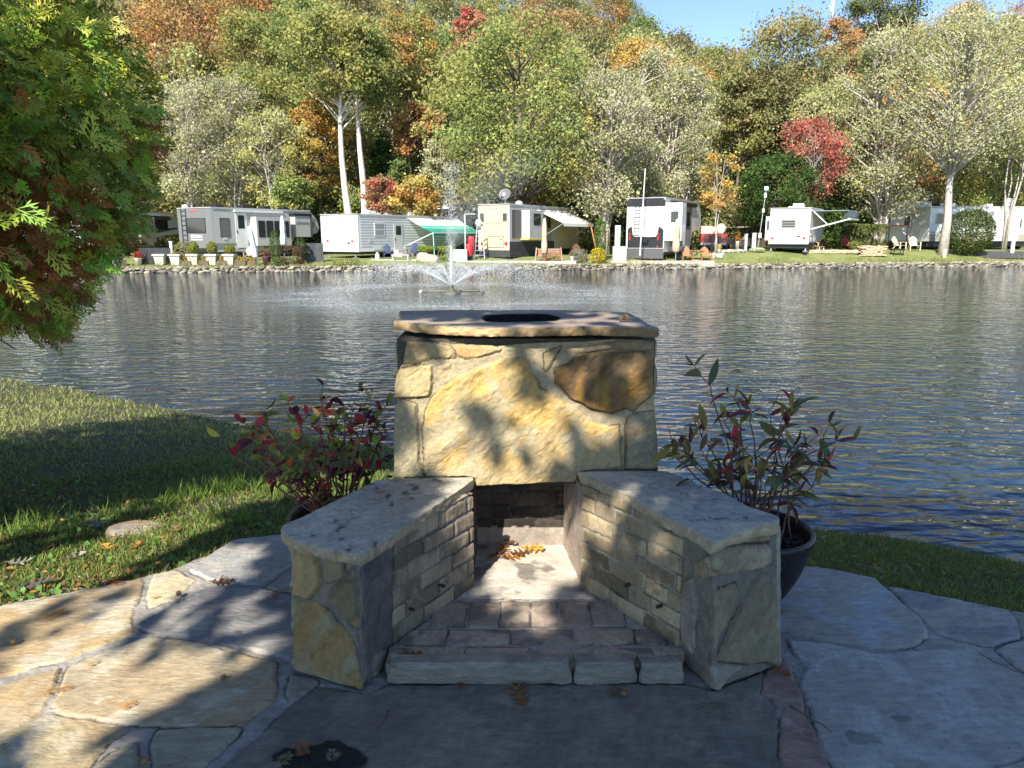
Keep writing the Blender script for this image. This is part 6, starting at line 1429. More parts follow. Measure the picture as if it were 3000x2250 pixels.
v.ac(1.5, WHITE, .6); v.vent(.8, .45); v.jack(.06); v.jack(.92)
w_ = v.w; b = MB(); b.add([(w_, .5, v.h*.95), (w_+2.9, 1.0, v.h*.93), (w_+2.95, 5.5, v.h*.98), (w_, 5.5, v.h*.95)], [(0, 1, 2, 3)]); 
b = MB(); b.prism([(w_, .3), (w_+2.7, .6), (w_+2.75, 5.6), (w_, 5.6)], v.h*.93, v.h*.93+.03); aw = b.build('awning', mat('awning_blue', (.28, .36, .42), .6), v.r)
MB().add([(w_+2.7, .6, v.h*.93), (w_+2.75, 5.6, v.h*.93), (w_+2.6, 5.6, v.h*.80), (w_+2.1, .6, v.h*.74)], [(0, 1, 2, 3)]).build('awning_valance', MATS['awning_blue'], aw)
MB().bar((w_+.03, .4, v.h*.95), (w_+1.2, .45, v.h*.63), .08).build('awning_arm', WHITE, v.r); MB().bar((w_+.03, .4, v.h*.52), (w_+2.75, .5, v.h*.74), .1).build('awning_arm', WHITE, v.r); MB().tube([(w_+2.75, .5, v.h*.74), (w_+2.75, 5.4, v.h*.74)], .09, 8).build('awning_roller', WHITE, v.r)
# 9 long white trailer at the right edge: its long side faces the water
A = at_y(2000, 540, 65.5)[:2]
v = RV('camping_trailer', A, R(-3), 9.6, 2.6, 3.7, .7, WHITE, 'long white trailer at the right edge with a taupe lower band', prof='box')
v.rear('lower_band', .0, 1, .19, .36, TAUPE, .015); v.rear('grey_wave', .02, .5, .38, .42, LGREY, .012); v.rwin(.40, .53, .52, .72, WHITE); v.rwin(.06, .14, .6, .85, LGREY)
sl = MB().box(.56*v.w, .82*v.w, -.7, -.002, .2*v.h, .9*v.h).build('slide_out', WHITE, v.r); MB().box(.6*v.w, .7*v.w, -.73, -.702, .6*v.h, .74*v.h).build('slide_window', BLIND, sl)
v.rwin(.86, .9, .5, .72, LGREY); v.rear('tail_light', .965, .985, .35, .42, REDL, .05); b = MB(); b.box(.2*v.w, .3*v.w, .8, 1.8, v.h+.05, v.h+.35, .1); b.box(.6*v.w, .66*v.w, .8, 1.8, v.h+.05, v.h+.3, .1); b.build('air_conditioner', WHITE, v.r)
b = MB(); b.box(.72*v.w, .82*v.w, .2, .4, v.h+.1, v.h+.75, .03); b.build('roof_box', WHITE, v.r); v.rear('cowl', .17, .19, .3, .7, WHITE, .3)
A = at_y(1893, 540, 68.5)[:2]
v = RV('camping_trailer', A, R(2), 4.6, 6, 4.2, .7, WHITE, 'white trailer in tree shade behind the clipped bushes, with a red-edged shelter', prof='box')
v.rwin(.5, .6, .5, .7); v.rear('frame_post', .12, .13, .55, 1, BLACK, .1); v.rear('frame_post', .2, .21, .55, 1, BLACK, .1)
b = MB(); b.box(.1, 2.0, -1.6, -.3, 2.05, 2.12); b.build('shelter_top', mat('red_edge', (.5, .03, .04), .6), v.r); [MB().bar((x, -1.5, 0), (x, -1.5, 2.05), .06).build('shelter_post', BLACK, v.r) for x in (.3, 1.9)]

# ------------------------------------------------------------------ campsite: everything else
def gp(px, py_or_D, byD=True):
    if px > 1560: py_or_D = py_or_D+2.6
    """ground point: px across at distance D"""
    x = at_y(px, 545, py_or_D)[0]; return np.array([x, py_or_D, float(far_z(x, py_or_D))])
def m_px(D): return K/FPX*D          # metres per reference pixel
def px_h(py_top, D, z0): return at_y(1106, py_top, D)[2]-z0
def bush(name, px, D, w, top, pal, label, cat='bush', n=2600, leaf=.09, box_=False, group=None):
    p = gp(px, D); H = px_h(top, D, p[2]); r = np.random.default_rng(int(px)); root = empty(name, tuple(p), 0, label, cat, group)
    W_ = w*m_px(D)/2
    v = r.normal(size=(n, 3)); v /= np.linalg.norm(v, axis=1, keepdims=True); e = .45 if box_ else .9
    v = np.sign(v)*np.abs(v)**e; v /= np.maximum(np.linalg.norm(v, axis=1, keepdims=True) if not box_ else np.max(np.abs(v), axis=1, keepdims=True)*1.08, 1e-6)
    k = (.72+.32*r.random((n, 1))**.5)*(.85+.3*fbm(v[:, 0]*2+5, v[:, 1]*2, v[:, 2]*2, 3)[:, None] if not box_ else 1)
    P_ = v*k*np.array([W_, W_*.8, H/2])+[0, 0, H/2]; P_[:, 2] = np.maximum(P_[:, 2], .03)
    pl_ = np.array([c for c, _ in pal]); c = pl_[r.integers(0, len(pl_), n)]*(.7+.6*r.random((n, 1)))
    TV = np.array([(-.5, 0, 0), (0, -.35, .08), (.5, 0, 0), (0, .35, .08)])
    V, F, idx = inst(TV, [np.array([(0, 1, 2, 3)])], P_, frames(rdir(n), v+rdir(n)*.6), leaf*(.6+.8*r.random(n)))
    np_mesh('foliage', V, F, M_FARLEAF, root, c[idx], world=False)
    b = MB()
    for i in range(5): a = i*1.3; b.tube([(0, 0, 0), (math.cos(a)*W_*.3, math.sin(a)*W_*.2, H*.5), (math.cos(a)*W_*.6, math.sin(a)*W_*.5, H*.8)], [.03, .02, .01], 5)
    b.build('stem', M_BARK, root); return root
LIME = [((.3, .36, .04), 2), ((.2, .27, .03), 1), ((.14, .2, .03), 1)]; THUJA = [((.12, .2, .04), 1), ((.17, .26, .05), 1), ((.07, .12, .03), 1)]
bush('clipped_hedge', 943, 55, 76, 531, LIME, 'clipped lime green hedge block beside the awning', 'hedge', 5200, .08, True)
bush('thuja_shrub', 1296, 55.5, 26, 466, THUJA, 'pointed bright green thuja beside the yellow flowers', 'shrub', 2600, .09)
bush('thuja_shrub', 1336, 57.5, 18, 490, THUJA, 'narrow green thuja next to the meter box', 'shrub', 1300, .09)
bush('flower_clump', 1292, 54.4, 34, 535, [((.75, .5, .02), 1), ((.8, .6, .03), 1), ((.12, .2, .04), .5)], 'mound of bright yellow flowers in front of the thuja', 'flowers', 1400, .08)
bush('flower_clump', 1636, 57.5, 34, 536, [((.55, .6, .4), 1), ((.35, .45, .2), 1), ((.65, .68, .5), 1)], 'pale whitish-green flowering clump on the water edge', 'flowers', 1300, .09)
bush('red_hedge', 630, 51.5, 50, 531, [((.14, .06, .05), 1), ((.2, .09, .07), 1), ((.09, .05, .03), 1)], 'dark red-brown shrub row by the dark grey trailer', 'shrub', 2600, .07, True)
bush('round_bush', 1838, 61, 50, 480, GR+EV, 'round green bush by the blue-grey awning', 'bush', 3200, .13)
bush('round_bush', 1870, 60.5, 70, 482, [((.14, .17, .05), 1), ((.18, .2, .06), 1), ((.1, .12, .04), 1)], 'broad olive clipped bush behind the stacked stone block', 'bush', 4400, .13, True)
bush('holly_shrub', 2090, 58.6, 98, 446, EV+[((.1, .13, .04), 1), ((.2, .2, .06), 1)], 'large dark pointed shrub in front of the long white trailer', 'shrub', 9000, .13)
bush('low_shrub', 395, 51, 36, 520, YG, 'scraggly yellow-green bush between the planters', 'shrub', 900, .1)
bush('low_shrub', 650, 52, 26, 510, EV, 'dark shrub at the right end of the red-brown row', 'shrub', 900, .1)
bush('grass_clump', 1862, 58, 34, 530, YG, 'yellow-green spiky clump in a pot behind the stone block', 'plant', 700, .1)
bush('low_shrub', 1250, 54.6, 32, 535, [((.3, .28, .24), 1), ((.2, .25, .15), 1)], 'dry grey-green plants left of the thuja', 'shrub', 900, .08)
bush('low_shrub', 1195, 54.5, 30, 545, OY, 'withered potted flowers in front of the wooden swing', 'flowers', 500, .08)
bush('low_shrub', 745, 51.4, 60, 557, GR, 'low green weeds under the rear of the striped trailer', 'shrub', 900, .08)
# cypress column
bush('cypress_shrub', 595, 50.5, 22, 494, THUJA+EV, 'narrow dark green cypress column left of the closed white parasol', 'shrub', 2200, .07)
# square stone planters with small round trees
PLM = mat('planter_stone', (.52, .47, .39), .85, .2, 5, .5, 15)
for i, (px, top, lab) in enumerate([(346, 555, 'pale square planter without a tree, leftmost of the row'), (380, 545, 'pale planter with a tall thin shrub'), (418, 521, 'pale planter with a round bushy tree, in front of the grey rear'), (458, 522, 'pale planter with a round bushy tree left of the trailer door'), (496, 528, 'pale planter with a small pointed tree, rightmost of the row')]):
    D = 50.3+.15*i; p = gp(px, D); r_ = empty('square_planter', tuple(p), 0, lab, 'planter', 'square stone planters along the bank')
    b = MB(); s0, s1, h_ = .26, .36, .72
    for z, s in ((0, s0), (h_, s1)): pass
    b.add([(-s0, -s0, 0), (s0, -s0, 0), (s0, s0, 0), (-s0, s0, 0), (-s1, -s1, h_), (s1, -s1, h_), (s1, s1, h_), (-s1, s1, h_)], [(3, 2, 1, 0), (4, 5, 6, 7), (0, 1, 5, 4), (1, 2, 6, 5), (2, 3, 7, 6), (3, 0, 4, 7)]); b.box(-s1-.05, s1+.05, -s1-.05, s1+.05, h_-.1, h_+.02)
    b.build('planter_box', PLM, r_)
    if i:
        H = px_h(top, D, p[2]); n = 900; v = rdir(n); hh = (H-h_)/2; P_ = v*(.75+.3*rng.random((n, 1)))*[.36 if i != 1 else .2, .36, hh]+[0, 0, h_+hh]
        V, F, idx = inst(np.array([(-.5, 0, 0), (0, -.35, .08), (.5, 0, 0), (0, .35, .08)]), [np.array([(0, 1, 2, 3)])], P_, frames(rdir(n), v), .1*(.6+.8*rng.random(n)))
        np_mesh('foliage', V, F, M_FARLEAF, r_, (np.array([.22, .24, .05])*(.6+.8*rng.random((n, 1))))[idx], world=False); MB().tube([(0, 0, h_), (0, 0, h_+hh)], .03, 6).build('stem', M_BARK, r_)
for i, px in enumerate((400, 438, 477, 518, 540)):
    p = gp(px, 50.4+.15*i); r_ = empty('low_planter', tuple(p), 0, 'low brown flower trough, number-free row between the square planters', 'planter', 'low troughs between the square planters')
    r_['label'] = 'low brown flower trough '+['right of the treeless square planter', 'right of the planter with the tall thin shrub', 'between the two round bushy planters', 'right of the planter by the trailer door', 'at the right end of the planter row'][i]; MB().box(-.4, .4, -.15, .15, 0, .3, .03).build('trough', mat('dark_brown_pot', (.12, .08, .06), .8), r_)
    n = 260; P_ = rng.normal(size=(n, 3))*[.25, .1, .1]+[0, 0, .42]; V, F, idx = inst(np.array([(-.5, 0, 0), (0, -.35, .08), (.5, 0, 0), (0, .35, .08)]), [np.array([(0, 1, 2, 3)])], P_, frames(rdir(n), rdir(n)), .09*(.6+.8*rng.random(n)))
    np_mesh('flowers', V, F, M_FARLEAF, r_, (np.array([.38, .3, .1])*(.5+.9*rng.random((n, 3))))[idx], world=False)
# red-flowered white pot, fire pit, black-sheeted fence
def flower_pot(px, D, w, top, pm, pal, label):
    p = gp(px, D); r_ = empty('flower_pot', tuple(p), 0, label, 'flower pot'); W_ = w*m_px(D)/2; H = px_h(top, D, p[2])
    MB().lathe([(W_*.6, 0), (W_*.9, H*.45), (W_, H*.48), (W_*.95, H*.5), (.01, H*.46)], n=16).build('pot_body', pm, r_, smooth=True)
    n = 500; P_ = rng.normal(size=(n, 3))*[W_*.55, W_*.4, H*.14]+[0, 0, H*.68]; V, F, idx = inst(np.array([(-.5, 0, 0), (0, -.35, .08), (.5, 0, 0), (0, .35, .08)]), [np.array([(0, 1, 2, 3)])], P_, frames(rdir(n), rdir(n)), .08*(.6+.8*rng.random(n)))
    c = np.array(pal)[rng.integers(0, len(pal), n)]*(.6+.8*rng.random((n, 1))); np_mesh('flowers', V, F, M_FARLEAF, r_, c[idx], world=False)
WP = mat('white_pot', (.6, .58, .52), .7, .15, 5)
flower_pot(297, 50, 17, 542, WP, [(.45, .1, .05), (.35, .08, .05)], 'white pot of rusty red flowers near the round fire ring')
flower_pot(575, 51, 22, 535, mat('plum_pot', (.12, .05, .06), .6), [(.25, .12, .1), (.18, .1, .05)], 'dark plum pot with dry reddish plants by the cypress')
flower_pot(1802, 58.5, 24, 540, WP, [(.5, .03, .03), (.15, .22, .05), (.6, .55, .5)], 'pale trough of red flowers by the lounge chairs')
flower_pot(1843, 58.8, 15, 520, mat('grey_pot', (.14, .13, .11), .7), [(.3, .34, .06), (.2, .27, .05)], 'grey pot with feathery green plant by the stone block')
flower_pot(1237, 54.5, 11, 540, WP, [(.3, .25, .2), (.3, .2, .1)], 'small white bucket pot by the wooden swing')
flower_pot(1176, 54.2, 8, 548, mat('terracotta', (.42, .13, .06), .8), [(.3, .25, .2), (.3, .2, .1)], 'small terracotta pot in front of the closed tan parasol')
flower_pot(1592, 60.5, 10, 500, WP, [(.6, .35, .06), (.5, .2, .05)], 'hanging-style orange flowers on a stand near the red pickup')
flower_pot(1553, 59, 8, 528, WP, [(.6, .55, .2), (.6, .5, .3)], 'pot of pale yellow flowers by the wooden table')
p = gp(243, 49.6); r_ = empty('fire_ring', tuple(p), 0, 'round pale stone fire ring with a curved hood, left of the planters', 'fire pit')
MB().lathe([(.75, 0), (.8, .42), (.62, .42), (.6, .1), (.01, .1)], n=22).build('ring_wall', PLM, r_); b = MB(); b.tube([(-.85+1.7*i/10, 0, .5+.42*math.sin(math.pi*i/10)**.6) for i in range(11)], .06, 8).build('hood_rim', mat('hood', (.42, .37, .28), .6), r_)
MB().box(-.35, .35, .05, .2, .45, .8, .1).build('hood_back', BLACK, r_)
p = gp(330, 50.4); b = MB()
xsw = np.linspace(-.95, 1.2, 14)
b.add([(x, .06*math.sin(x*7), z) for z in (0, .55, 1.15) for x in xsw]+[(x, .06*math.sin(x*7)+.03, z) for z in (0, .55, 1.15) for x in xsw], [(r*14+i, r*14+i+1, (r+1)*14+i+1, (r+1)*14+i) for r in range(2) for i in range(13)]+[(42+r*14+i, 42+(r+1)*14+i, 42+(r+1)*14+i+1, 42+r*14+i+1) for r in range(2) for i in range(13)])
o = b.build('covered_screen', mat('black_sheet', (.025, .027, .03), .45, .3, 3, .8, 6), smooth=True); o.location = p; tag(o, 'black plastic-covered screen left of the planters', 'screen')
p = gp(675, 52.8); b = MB(); xsw = np.linspace(-.9, .8, 12)
b.add([(x, .1*math.sin(x*5), z) for z in (0, .7, 1.35) for x in xsw]+[(x, .1*math.sin(x*5)+.04, z) for z in (0, .7, 1.35) for x in xsw], [(r*12+i, r*12+i+1, (r+1)*12+i+1, (r+1)*12+i) for r in range(2) for i in range(11)]+[(36+r*12+i, 36+(r+1)*12+i, 36+(r+1)*12+i+1, 36+r*12+i+1) for r in range(2) for i in range(11)])
o = b.build('covered_screen', mat('grey_mesh_sheet', (.05, .055, .06), .6, .3, 2, .9, 5), smooth=True); o.location = p; tag(o, 'dark grey mesh sheet under the nose of the grey fifth wheel', 'screen')
# closed parasols
def parasol(px, D, top, bot, w, m, label, lean=0):
    p = gp(px, D); H = px_h(top, D, p[2]); zb = px_h(bot, D, p[2]); W_ = w*m_px(D)/2; r_ = empty('closed_parasol', tuple(p), 0, label, 'parasol')
    MB().tube([(lean*-.5, 0, 0), (lean*.5, 0, H+.05)], .03, 8).build('pole', METAL, r_); MB().lathe([(.25, 0), (.25, .06), (.05, .1), (.03, .12)], (lean*-.5, 0, 0), 14).build('base', DGREY, r_)
    prof = [(W_*.5, zb), (W_*.95, zb+.1), (W_, zb+(H-zb)*.25), (W_*.72, zb+(H-zb)*.48), (W_*.85, zb+(H-zb)*.55), (W_*.7, zb+(H-zb)*.8), (W_*.35, H-.05), (.02, H)]
    b = MB(); b.lathe(prof, n=20); b.v = [(x*(1+.2*math.sin(6*math.atan2(y, x)))+lean*(z/H-.5), y, z) for x, y, z in b.v]; b.build('folded_canopy', m, r_, smooth=True)
WC = mat('white_cloth', (.72, .70, .66), .8, .08, 6)
parasol(548, 51, 488, 557, 13, WC, 'closed white parasol leaning left, in front of the slide-out windows', -.4); parasol(614, 52, 466, 530, 12, WC, 'closed white parasol behind the red-brown shrubs')
parasol(1176, 54.8, 471, 548, 12, TAN_, 'closed tan parasol beside the wooden swing'); parasol(1460, 55, 473, 545, 15, TAN_, 'closed tan parasol at the corner of the black and white trailer')
# wooden glider swing in front of the cream trailer
p = gp(1185, 54.7); r_ = empty('garden_swing', tuple(p), 0, 'brown wooden bench swing on an A-frame in front of the cream trailer', 'swing')
WD2 = mat('worn_wood', (.33, .2, .14), .8, .2, 5)
b = MB(); [b.box(-.85, .85, .2+.0*i, .24, .45+i*.14, .56+i*.14) for i in range(4)]; b.build('backrest', WD2, r_); b = MB(); [b.box(-.85, .85, -.3+i*.13, -.2+i*.13, .42, .45) for i in range(4)]; b.build('seat', WD2, r_)
for x in (-1.0, 1.0): MB().bar((x, -.4, 0), (x*.9, 0, 1.05), .08).bar((x, .4, 0), (x*.9, 0, 1.05), .08).build('side_frame', WD2, r_)
# adirondack style chairs
def chair(px, D, m, label, rz=0, scale=1.0, group=None, loung=False):
    p = gp(px, D); r_ = empty('garden_chair', tuple(p), rz, label, 'chair', group); s = scale
    b = MB(); [b.box((-.28+i*.08)*s, (-.21+i*.08)*s, -.3*s, .22*s, .36*s, .38*s) for i in range(7)]; b.build('seat', m, r_)
    b = MB()
    for i in range(7):
        x = (-.28+i*.08)*s; hgt = (1.05-.05*abs(i-3)**1.4*.8)*s
        b.add([(x, .2*s, .36*s), (x+.07*s, .2*s, .36*s), (x+.07*s, .48*s, hgt), (x, .48*s, hgt), (x, .23*s, .36*s), (x+.07*s, .23*s, .36*s), (x+.07*s, .51*s, hgt), (x, .51*s, hgt)], [(0, 1, 2, 3), (7, 6, 5, 4), (0, 4, 5, 1), (3, 2, 6, 7), (0, 3, 7, 4), (1, 5, 6, 2)])
    b.build('backrest', m, r_)
    for x in (-.34, .34):
        MB().box((x-.05)*s, (x+.05)*s, -.34*s, .34*s, .6*s, .63*s).build('armrest', m, r_)
        MB().box((x-.03)*s, (x+.03)*s, -.34*s, -.28*s, 0, .6*s).build('leg', m, r_); MB().bar((x*s, .1*s, .3*s), (x*s, .42*s, 0), .05*s).build('leg', m, r_)
CG = 'chairs on the camping pitches'
chair(1484, 56, WOOD, 'brown wooden armchair left of the small table', .0, 1.1, CG); chair(1525, 56, WOOD, 'brown wooden armchair right of the small table', .0, 1.1, CG)
CRM2 = mat('cream_plastic', (.62, .55, .38), .6, .1, 4)
chair(1941, 60.5, CRM2, 'cream adirondack chair left of the pair by the fire grate', .5, 1.15, CG); chair(1973, 60.5, CRM2, 'cream adirondack chair right of the pair by the fire grate', -.2, 1.15, CG)
chair(1252, 55.8, mat('dark_wood', (.12, .05, .03), .7), 'dark brown slatted chair right of the wooden swing', .4, 1.2, CG)
chair(1752, 58.8, mat('striped_yellow', (.55, .42, .18), .7), 'yellow striped lounge chair beside the white trailer', .6, 1.15, CG); chair(1772, 60, mat('red_cushion', (.3, .05, .04), .8), 'dark red cushioned chair under the blue-grey awning', .3, 1.1, CG); chair(1825, 60, MATS['red_cushion'], 'dark red wicker chair left of the olive bush', -.3, 1.15, CG)
chair(838, 55.5, mat('blue_canvas', (.03, .045, .11), .8), 'navy camp chair under the green awning, left one', .3, 1.0, CG); chair(893, 57, MATS['blue_canvas'], 'navy camp chair under the green awning, by the bench', -.2, 1.05, CG)
chair(538, 53, TAUPE, 'taupe garden chair behind the leaning white parasol', .2, 1.0, CG)
def table(px, D, w, h, m, label, dep=.6):
    p = gp(px, D); r_ = empty('garden_table', tuple(p), 0, label, 'table'); MB().box(-w/2, w/2, -dep/2, dep/2, h-.05, h).build('tabletop', m, r_)
    for x in (-w/2+.08, w/2-.08):
        for y in (-dep/2+.06, dep/2-.06): MB().box(x-.035, x+.035, y-.035, y+.035, 0, h-.05).build('leg', m, r_)
table(1504, 56.6, 1.1, .75, WOOD, 'small wooden table between the two wooden armchairs'); table(1771, 58.2, .5, .45, CRM2, 'small cream side table by the striped lounge chair'); table(865, 54.2, 1.3, .45, mat('bench_concrete', (.5, .48, .44), .9), 'low pale bench in front of the trailer step')
# black fire grate, stacked stone block, boulder
p = gp(1938, 57.9); r_ = empty('fire_grate', tuple(p), 0, 'low black fire grate standing on the grass', 'fire pit'); b = MB(); b.box(-.55, .55, -.35, .35, .38, .5, .1); b.build('fire_bowl', BLACK, r_); b = MB(); [b.bar((x, y, 0), (x*.9, y*.9, .4), .05) for x in (-.4, .4) for y in (-.25, .25)]; b.bar((-.42, -.25, .12), (.42, -.25, .12), .04); b.build('legs', BLACK, r_)
p = gp(1883, 57.2); root = empty('stone_block', tuple(p), 0, 'waist-high block of stacked tan stone at the end of the low pitch wall', 'stone wall')
n = 190; k = np.arange(n); rows_ = 9; P_ = np.column_stack([rng.uniform(-.95, .95, n), rng.uniform(-.3, .3, n), (k % rows_)*.088+.06]); q_ = rng.random(n) < .75; P_[q_, 1] = -.28
rocks('stones', P_+p, np.column_stack([rng.uniform(.25, .5, n), np.full(n, .3), np.full(n, .1)]), np.array([.47, .38, .25])*(.7+.5*rng.random((n, 1))), M_ROCK, root, 31); MB().box(-.95, .95, -.2, .28, 0, .78).build('core', M_SHADE_CORE, root)
n = 130; x0, x1 = at_y(1738, 545, 60.3)[0], at_y(1862, 545, 60.3)[0]; zz = float(far_z((x0+x1)/2, 60.3)); P_ = np.column_stack([np.linspace(x0, x1, n//2).repeat(2)+rng.normal(size=n)*.05, np.full(n, 60.3), zz+.08+(np.arange(n) % 2)*.12])
o = rocks('pitch_wall', P_, np.column_stack([rng.uniform(.3, .55, n), np.full(n, .35), np.full(n, .15)]), np.array([.45, .36, .26])*(.7+.5*rng.random((n, 1))), M_ROCK, None, 41); tag(o, 'low tan stone edging in front of the lounge chairs', 'stone wall')
p = gp(923, 53.6); o = rocks('boulder', np.array([p+[0, 0, .25]]), np.array([[1.9, 1.0, .75]]), np.array([[.42, .35, .28]]), M_ROCK, None, 51); tag(o, 'flat-topped pale boulder in front of the clipped hedge', 'rock')
# concrete pads
CONC = mat('pad_concrete', (.5, .47, .42), .9, .12, 2, .3, 10)
def pad(px0, px1, D0, D1, label, m=CONC, h=.1):
    a, b_, c, d = at_y(px0, 545, D0)[0], at_y(px1, 545, D0)[0], at_y(px1, 545, D1)[0], at_y(px0, 545, D1)[0]; z = float(far_z((a+b_)/2, D0))
    o = MB().prism([(a, D0), (b_, D0), (c, D1), (d, D1)], z-.2, z+h).build('concrete_pad', m); tag(o, kind='structure')
pad(985, 1245, 54.0, 60, '', h=.12); pad(1320, 1545, 54.7, 62, '', mat('pad_curb', (.36, .32, .26), .9, .3, 2, .5, 8), .22); pad(800, 925, 54.3, 56, '', h=.06)
x0, x1 = at_y(2105, 550, 58)[0], at_y(2300, 550, 58)[0]
ASPH = mat('asphalt', (.055, .056, .06), .9, .25, 3, .5, 40)
def road(pts, name):
    V = []; F = []
    for (xa, xb, y) in pts: V += [(xa, y, float(far_z(xa, y))+.03), (xb, y, float(far_z(xb, y))+.03)]
    F = [(2*i, 2*i+1, 2*i+3, 2*i+2) for i in range(len(pts)-1)]; o = MB().add(V, F).build(name, ASPH); tag(o, kind='structure')
road([(at_y(2135, 550, 60)[0], 60, 60.2), (at_y(2105, 550, 61.4)[0], 60, 61.5), (at_y(2108, 550, 63)[0], 60, 63), (at_y(2000, 550, 64.5)[0], 60, 64.6)], 'driveway')
road([(at_y(1930, 540, 61)[0]-25, 60, 64.7), (-30, 60, 68)], 'camp_road')
# utility posts, boxes, cylinders and so on
def boxthing(name, px, D, w, top, m, label, cat, dep=.3, extra=None):
    p = gp(px, D); H = px_h(top, D, p[2]); W_ = w*m_px(D); r_ = empty(name, tuple(p), 0, label, cat)
    MB().box(-W_/2, W_/2, -dep/2, dep/2, .02, H-.04, min(.03, W_*.2)).build('cabinet', m, r_); MB().box(-W_/2-.02, W_/2+.02, -dep/2-.02, dep/2+.02, H-.04, H).build('lid', m, r_)
    MB().box(-W_*.3, W_*.3, -dep/2-.012, -dep/2-.001, H*.35, H*.75).build('door_panel', OFFW, r_); return r_
boxthing('power_box', 1339-6, 56.2, 11, 487, WHITE, 'tall white meter box beside the narrow thuja', 'utility box', .25)
boxthing('utility_cabinet', 1338, 55, 29, 532, OFFW, 'low white cabinet at the corner of the black and white trailer', 'utility box', .5)
boxthing('utility_cabinet', 994, 54.4, 30, 539, WHITE, 'white storage cabinet right of the clipped hedge', 'utility box', .6)
boxthing('power_post', 1627, 58, 8, 503, WHITE, 'white utility post left of the white trailer, wider one', 'utility post', .2); boxthing('power_post', 1610, 58.2, 6, 505, LGREY, 'thin grey utility post left of the wider white one', 'utility post', .15)
boxthing('power_post', 2186, 60, 7, 497, WHITE, 'white utility post in front of the white slide-out at the right edge', 'utility post', .2); boxthing('power_post', 371, 51.5, 6, 521, WHITE, 'white utility post behind the leftmost planters', 'utility post', .2)
boxthing('sign_post', 2041, 57.2, 8, 539, mat('weathered_board', (.5, .42, .3), .8), 'short leaning board on the grass in front of the thick trunk', 'sign', .05)
def cyl(name, px, D, w, top, z0, m, label, cat, lean=0):
    p = gp(px, D); H = px_h(top, D, p[2]); W_ = w*m_px(D)/2; r_ = empty(name, tuple(p), 0, label, cat, None)
    b = MB(); b.lathe([(W_*.9, z0), (W_, z0+.05), (W_, H-.1), (W_*.9, H), (.01, H)], n=18); b.build('shell', m, r_, smooth=True); MB().lathe([(W_*.5, 0), (W_*.5, z0)], n=12).build('stand', BLACK, r_)
    return r_
REDP = mat('red_plastic', (.62, .03, .04), .4, .05, 5)
cyl('storage_cylinder', 1018, 55.2, 13, 511, .45, REDP, 'taller red upright cylinder beside the ladder', 'container'); cyl('storage_cylinder', 1013, 54.9, 14, 527, .3, REDP, 'shorter red upright cylinder in front of the taller one', 'container')
p = gp(1036, 55.6); b = MB(); H = px_h(488, 55.6, p[2]); [b.bar((x*1.4, -.25, 0), (x*.6, 0, H), .06) for x in (-.28, .28)]; [b.bar((x*1.3, .35, 0), (x*.6, 0, H), .05) for x in (-.28, .28)]; [b.bar((-.28*(1.4-.8*t), -.25*(1-t), H*t), (.28*(1.4-.8*t), -.25*(1-t), H*t), .09, .04) for t in np.linspace(.12, .97, 7)]
o = b.build('step_ladder', METAL); o.location = p; tag(o, 'aluminium step ladder leaning at the left of the cream trailer', 'ladder')
p = gp(1008, 56); r_ = empty('frame_post', tuple(p), 0, 'white frame post left of the step ladder', 'post'); MB().bar((-.1, 0, 0), (-.1, 0, 3.3), .08).bar((-.1, 0, 3.3), (.7, 0, 3.3), .06).build('frame', OFFW, r_)
# flagpole / antenna masts
p = gp(1384, 55.3); H = px_h(364, 55.3, p[2]); r_ = empty('antenna_pole', tuple(p), 0, 'tall white pole rising in front of the black and white trailer', 'pole'); MB().tube([(-.05, 0, 0.6), (.12, 0, H)], [.05, .04], 8).build('pole', WHITE, r_); MB().box(-.1, .0, -.05, .05, .5, .9, .02).build('bracket', WHITE, r_)
p = gp(1641, 58); H = px_h(398, 58, p[2]); r_ = empty('wifi_mast', tuple(p), 0, 'slim mast with white antenna boxes left of the white trailer', 'mast'); MB().tube([(-.2, 0, 0), (.2, 0, H)], .035, 8).build('mast', METAL, r_)
for z, w, h_ in ((H-.15, .32, .3), (H-.7, .2, .36), (H-1.9, .2, .3), (H-3.9, .25, .4)): MB().box(.18-w/2-(H-z)*.07, .18+w/2-(H-z)*.07, -.12, .02, z-h_/2, z+h_/2, .03).build('antenna_box', WHITE, r_)
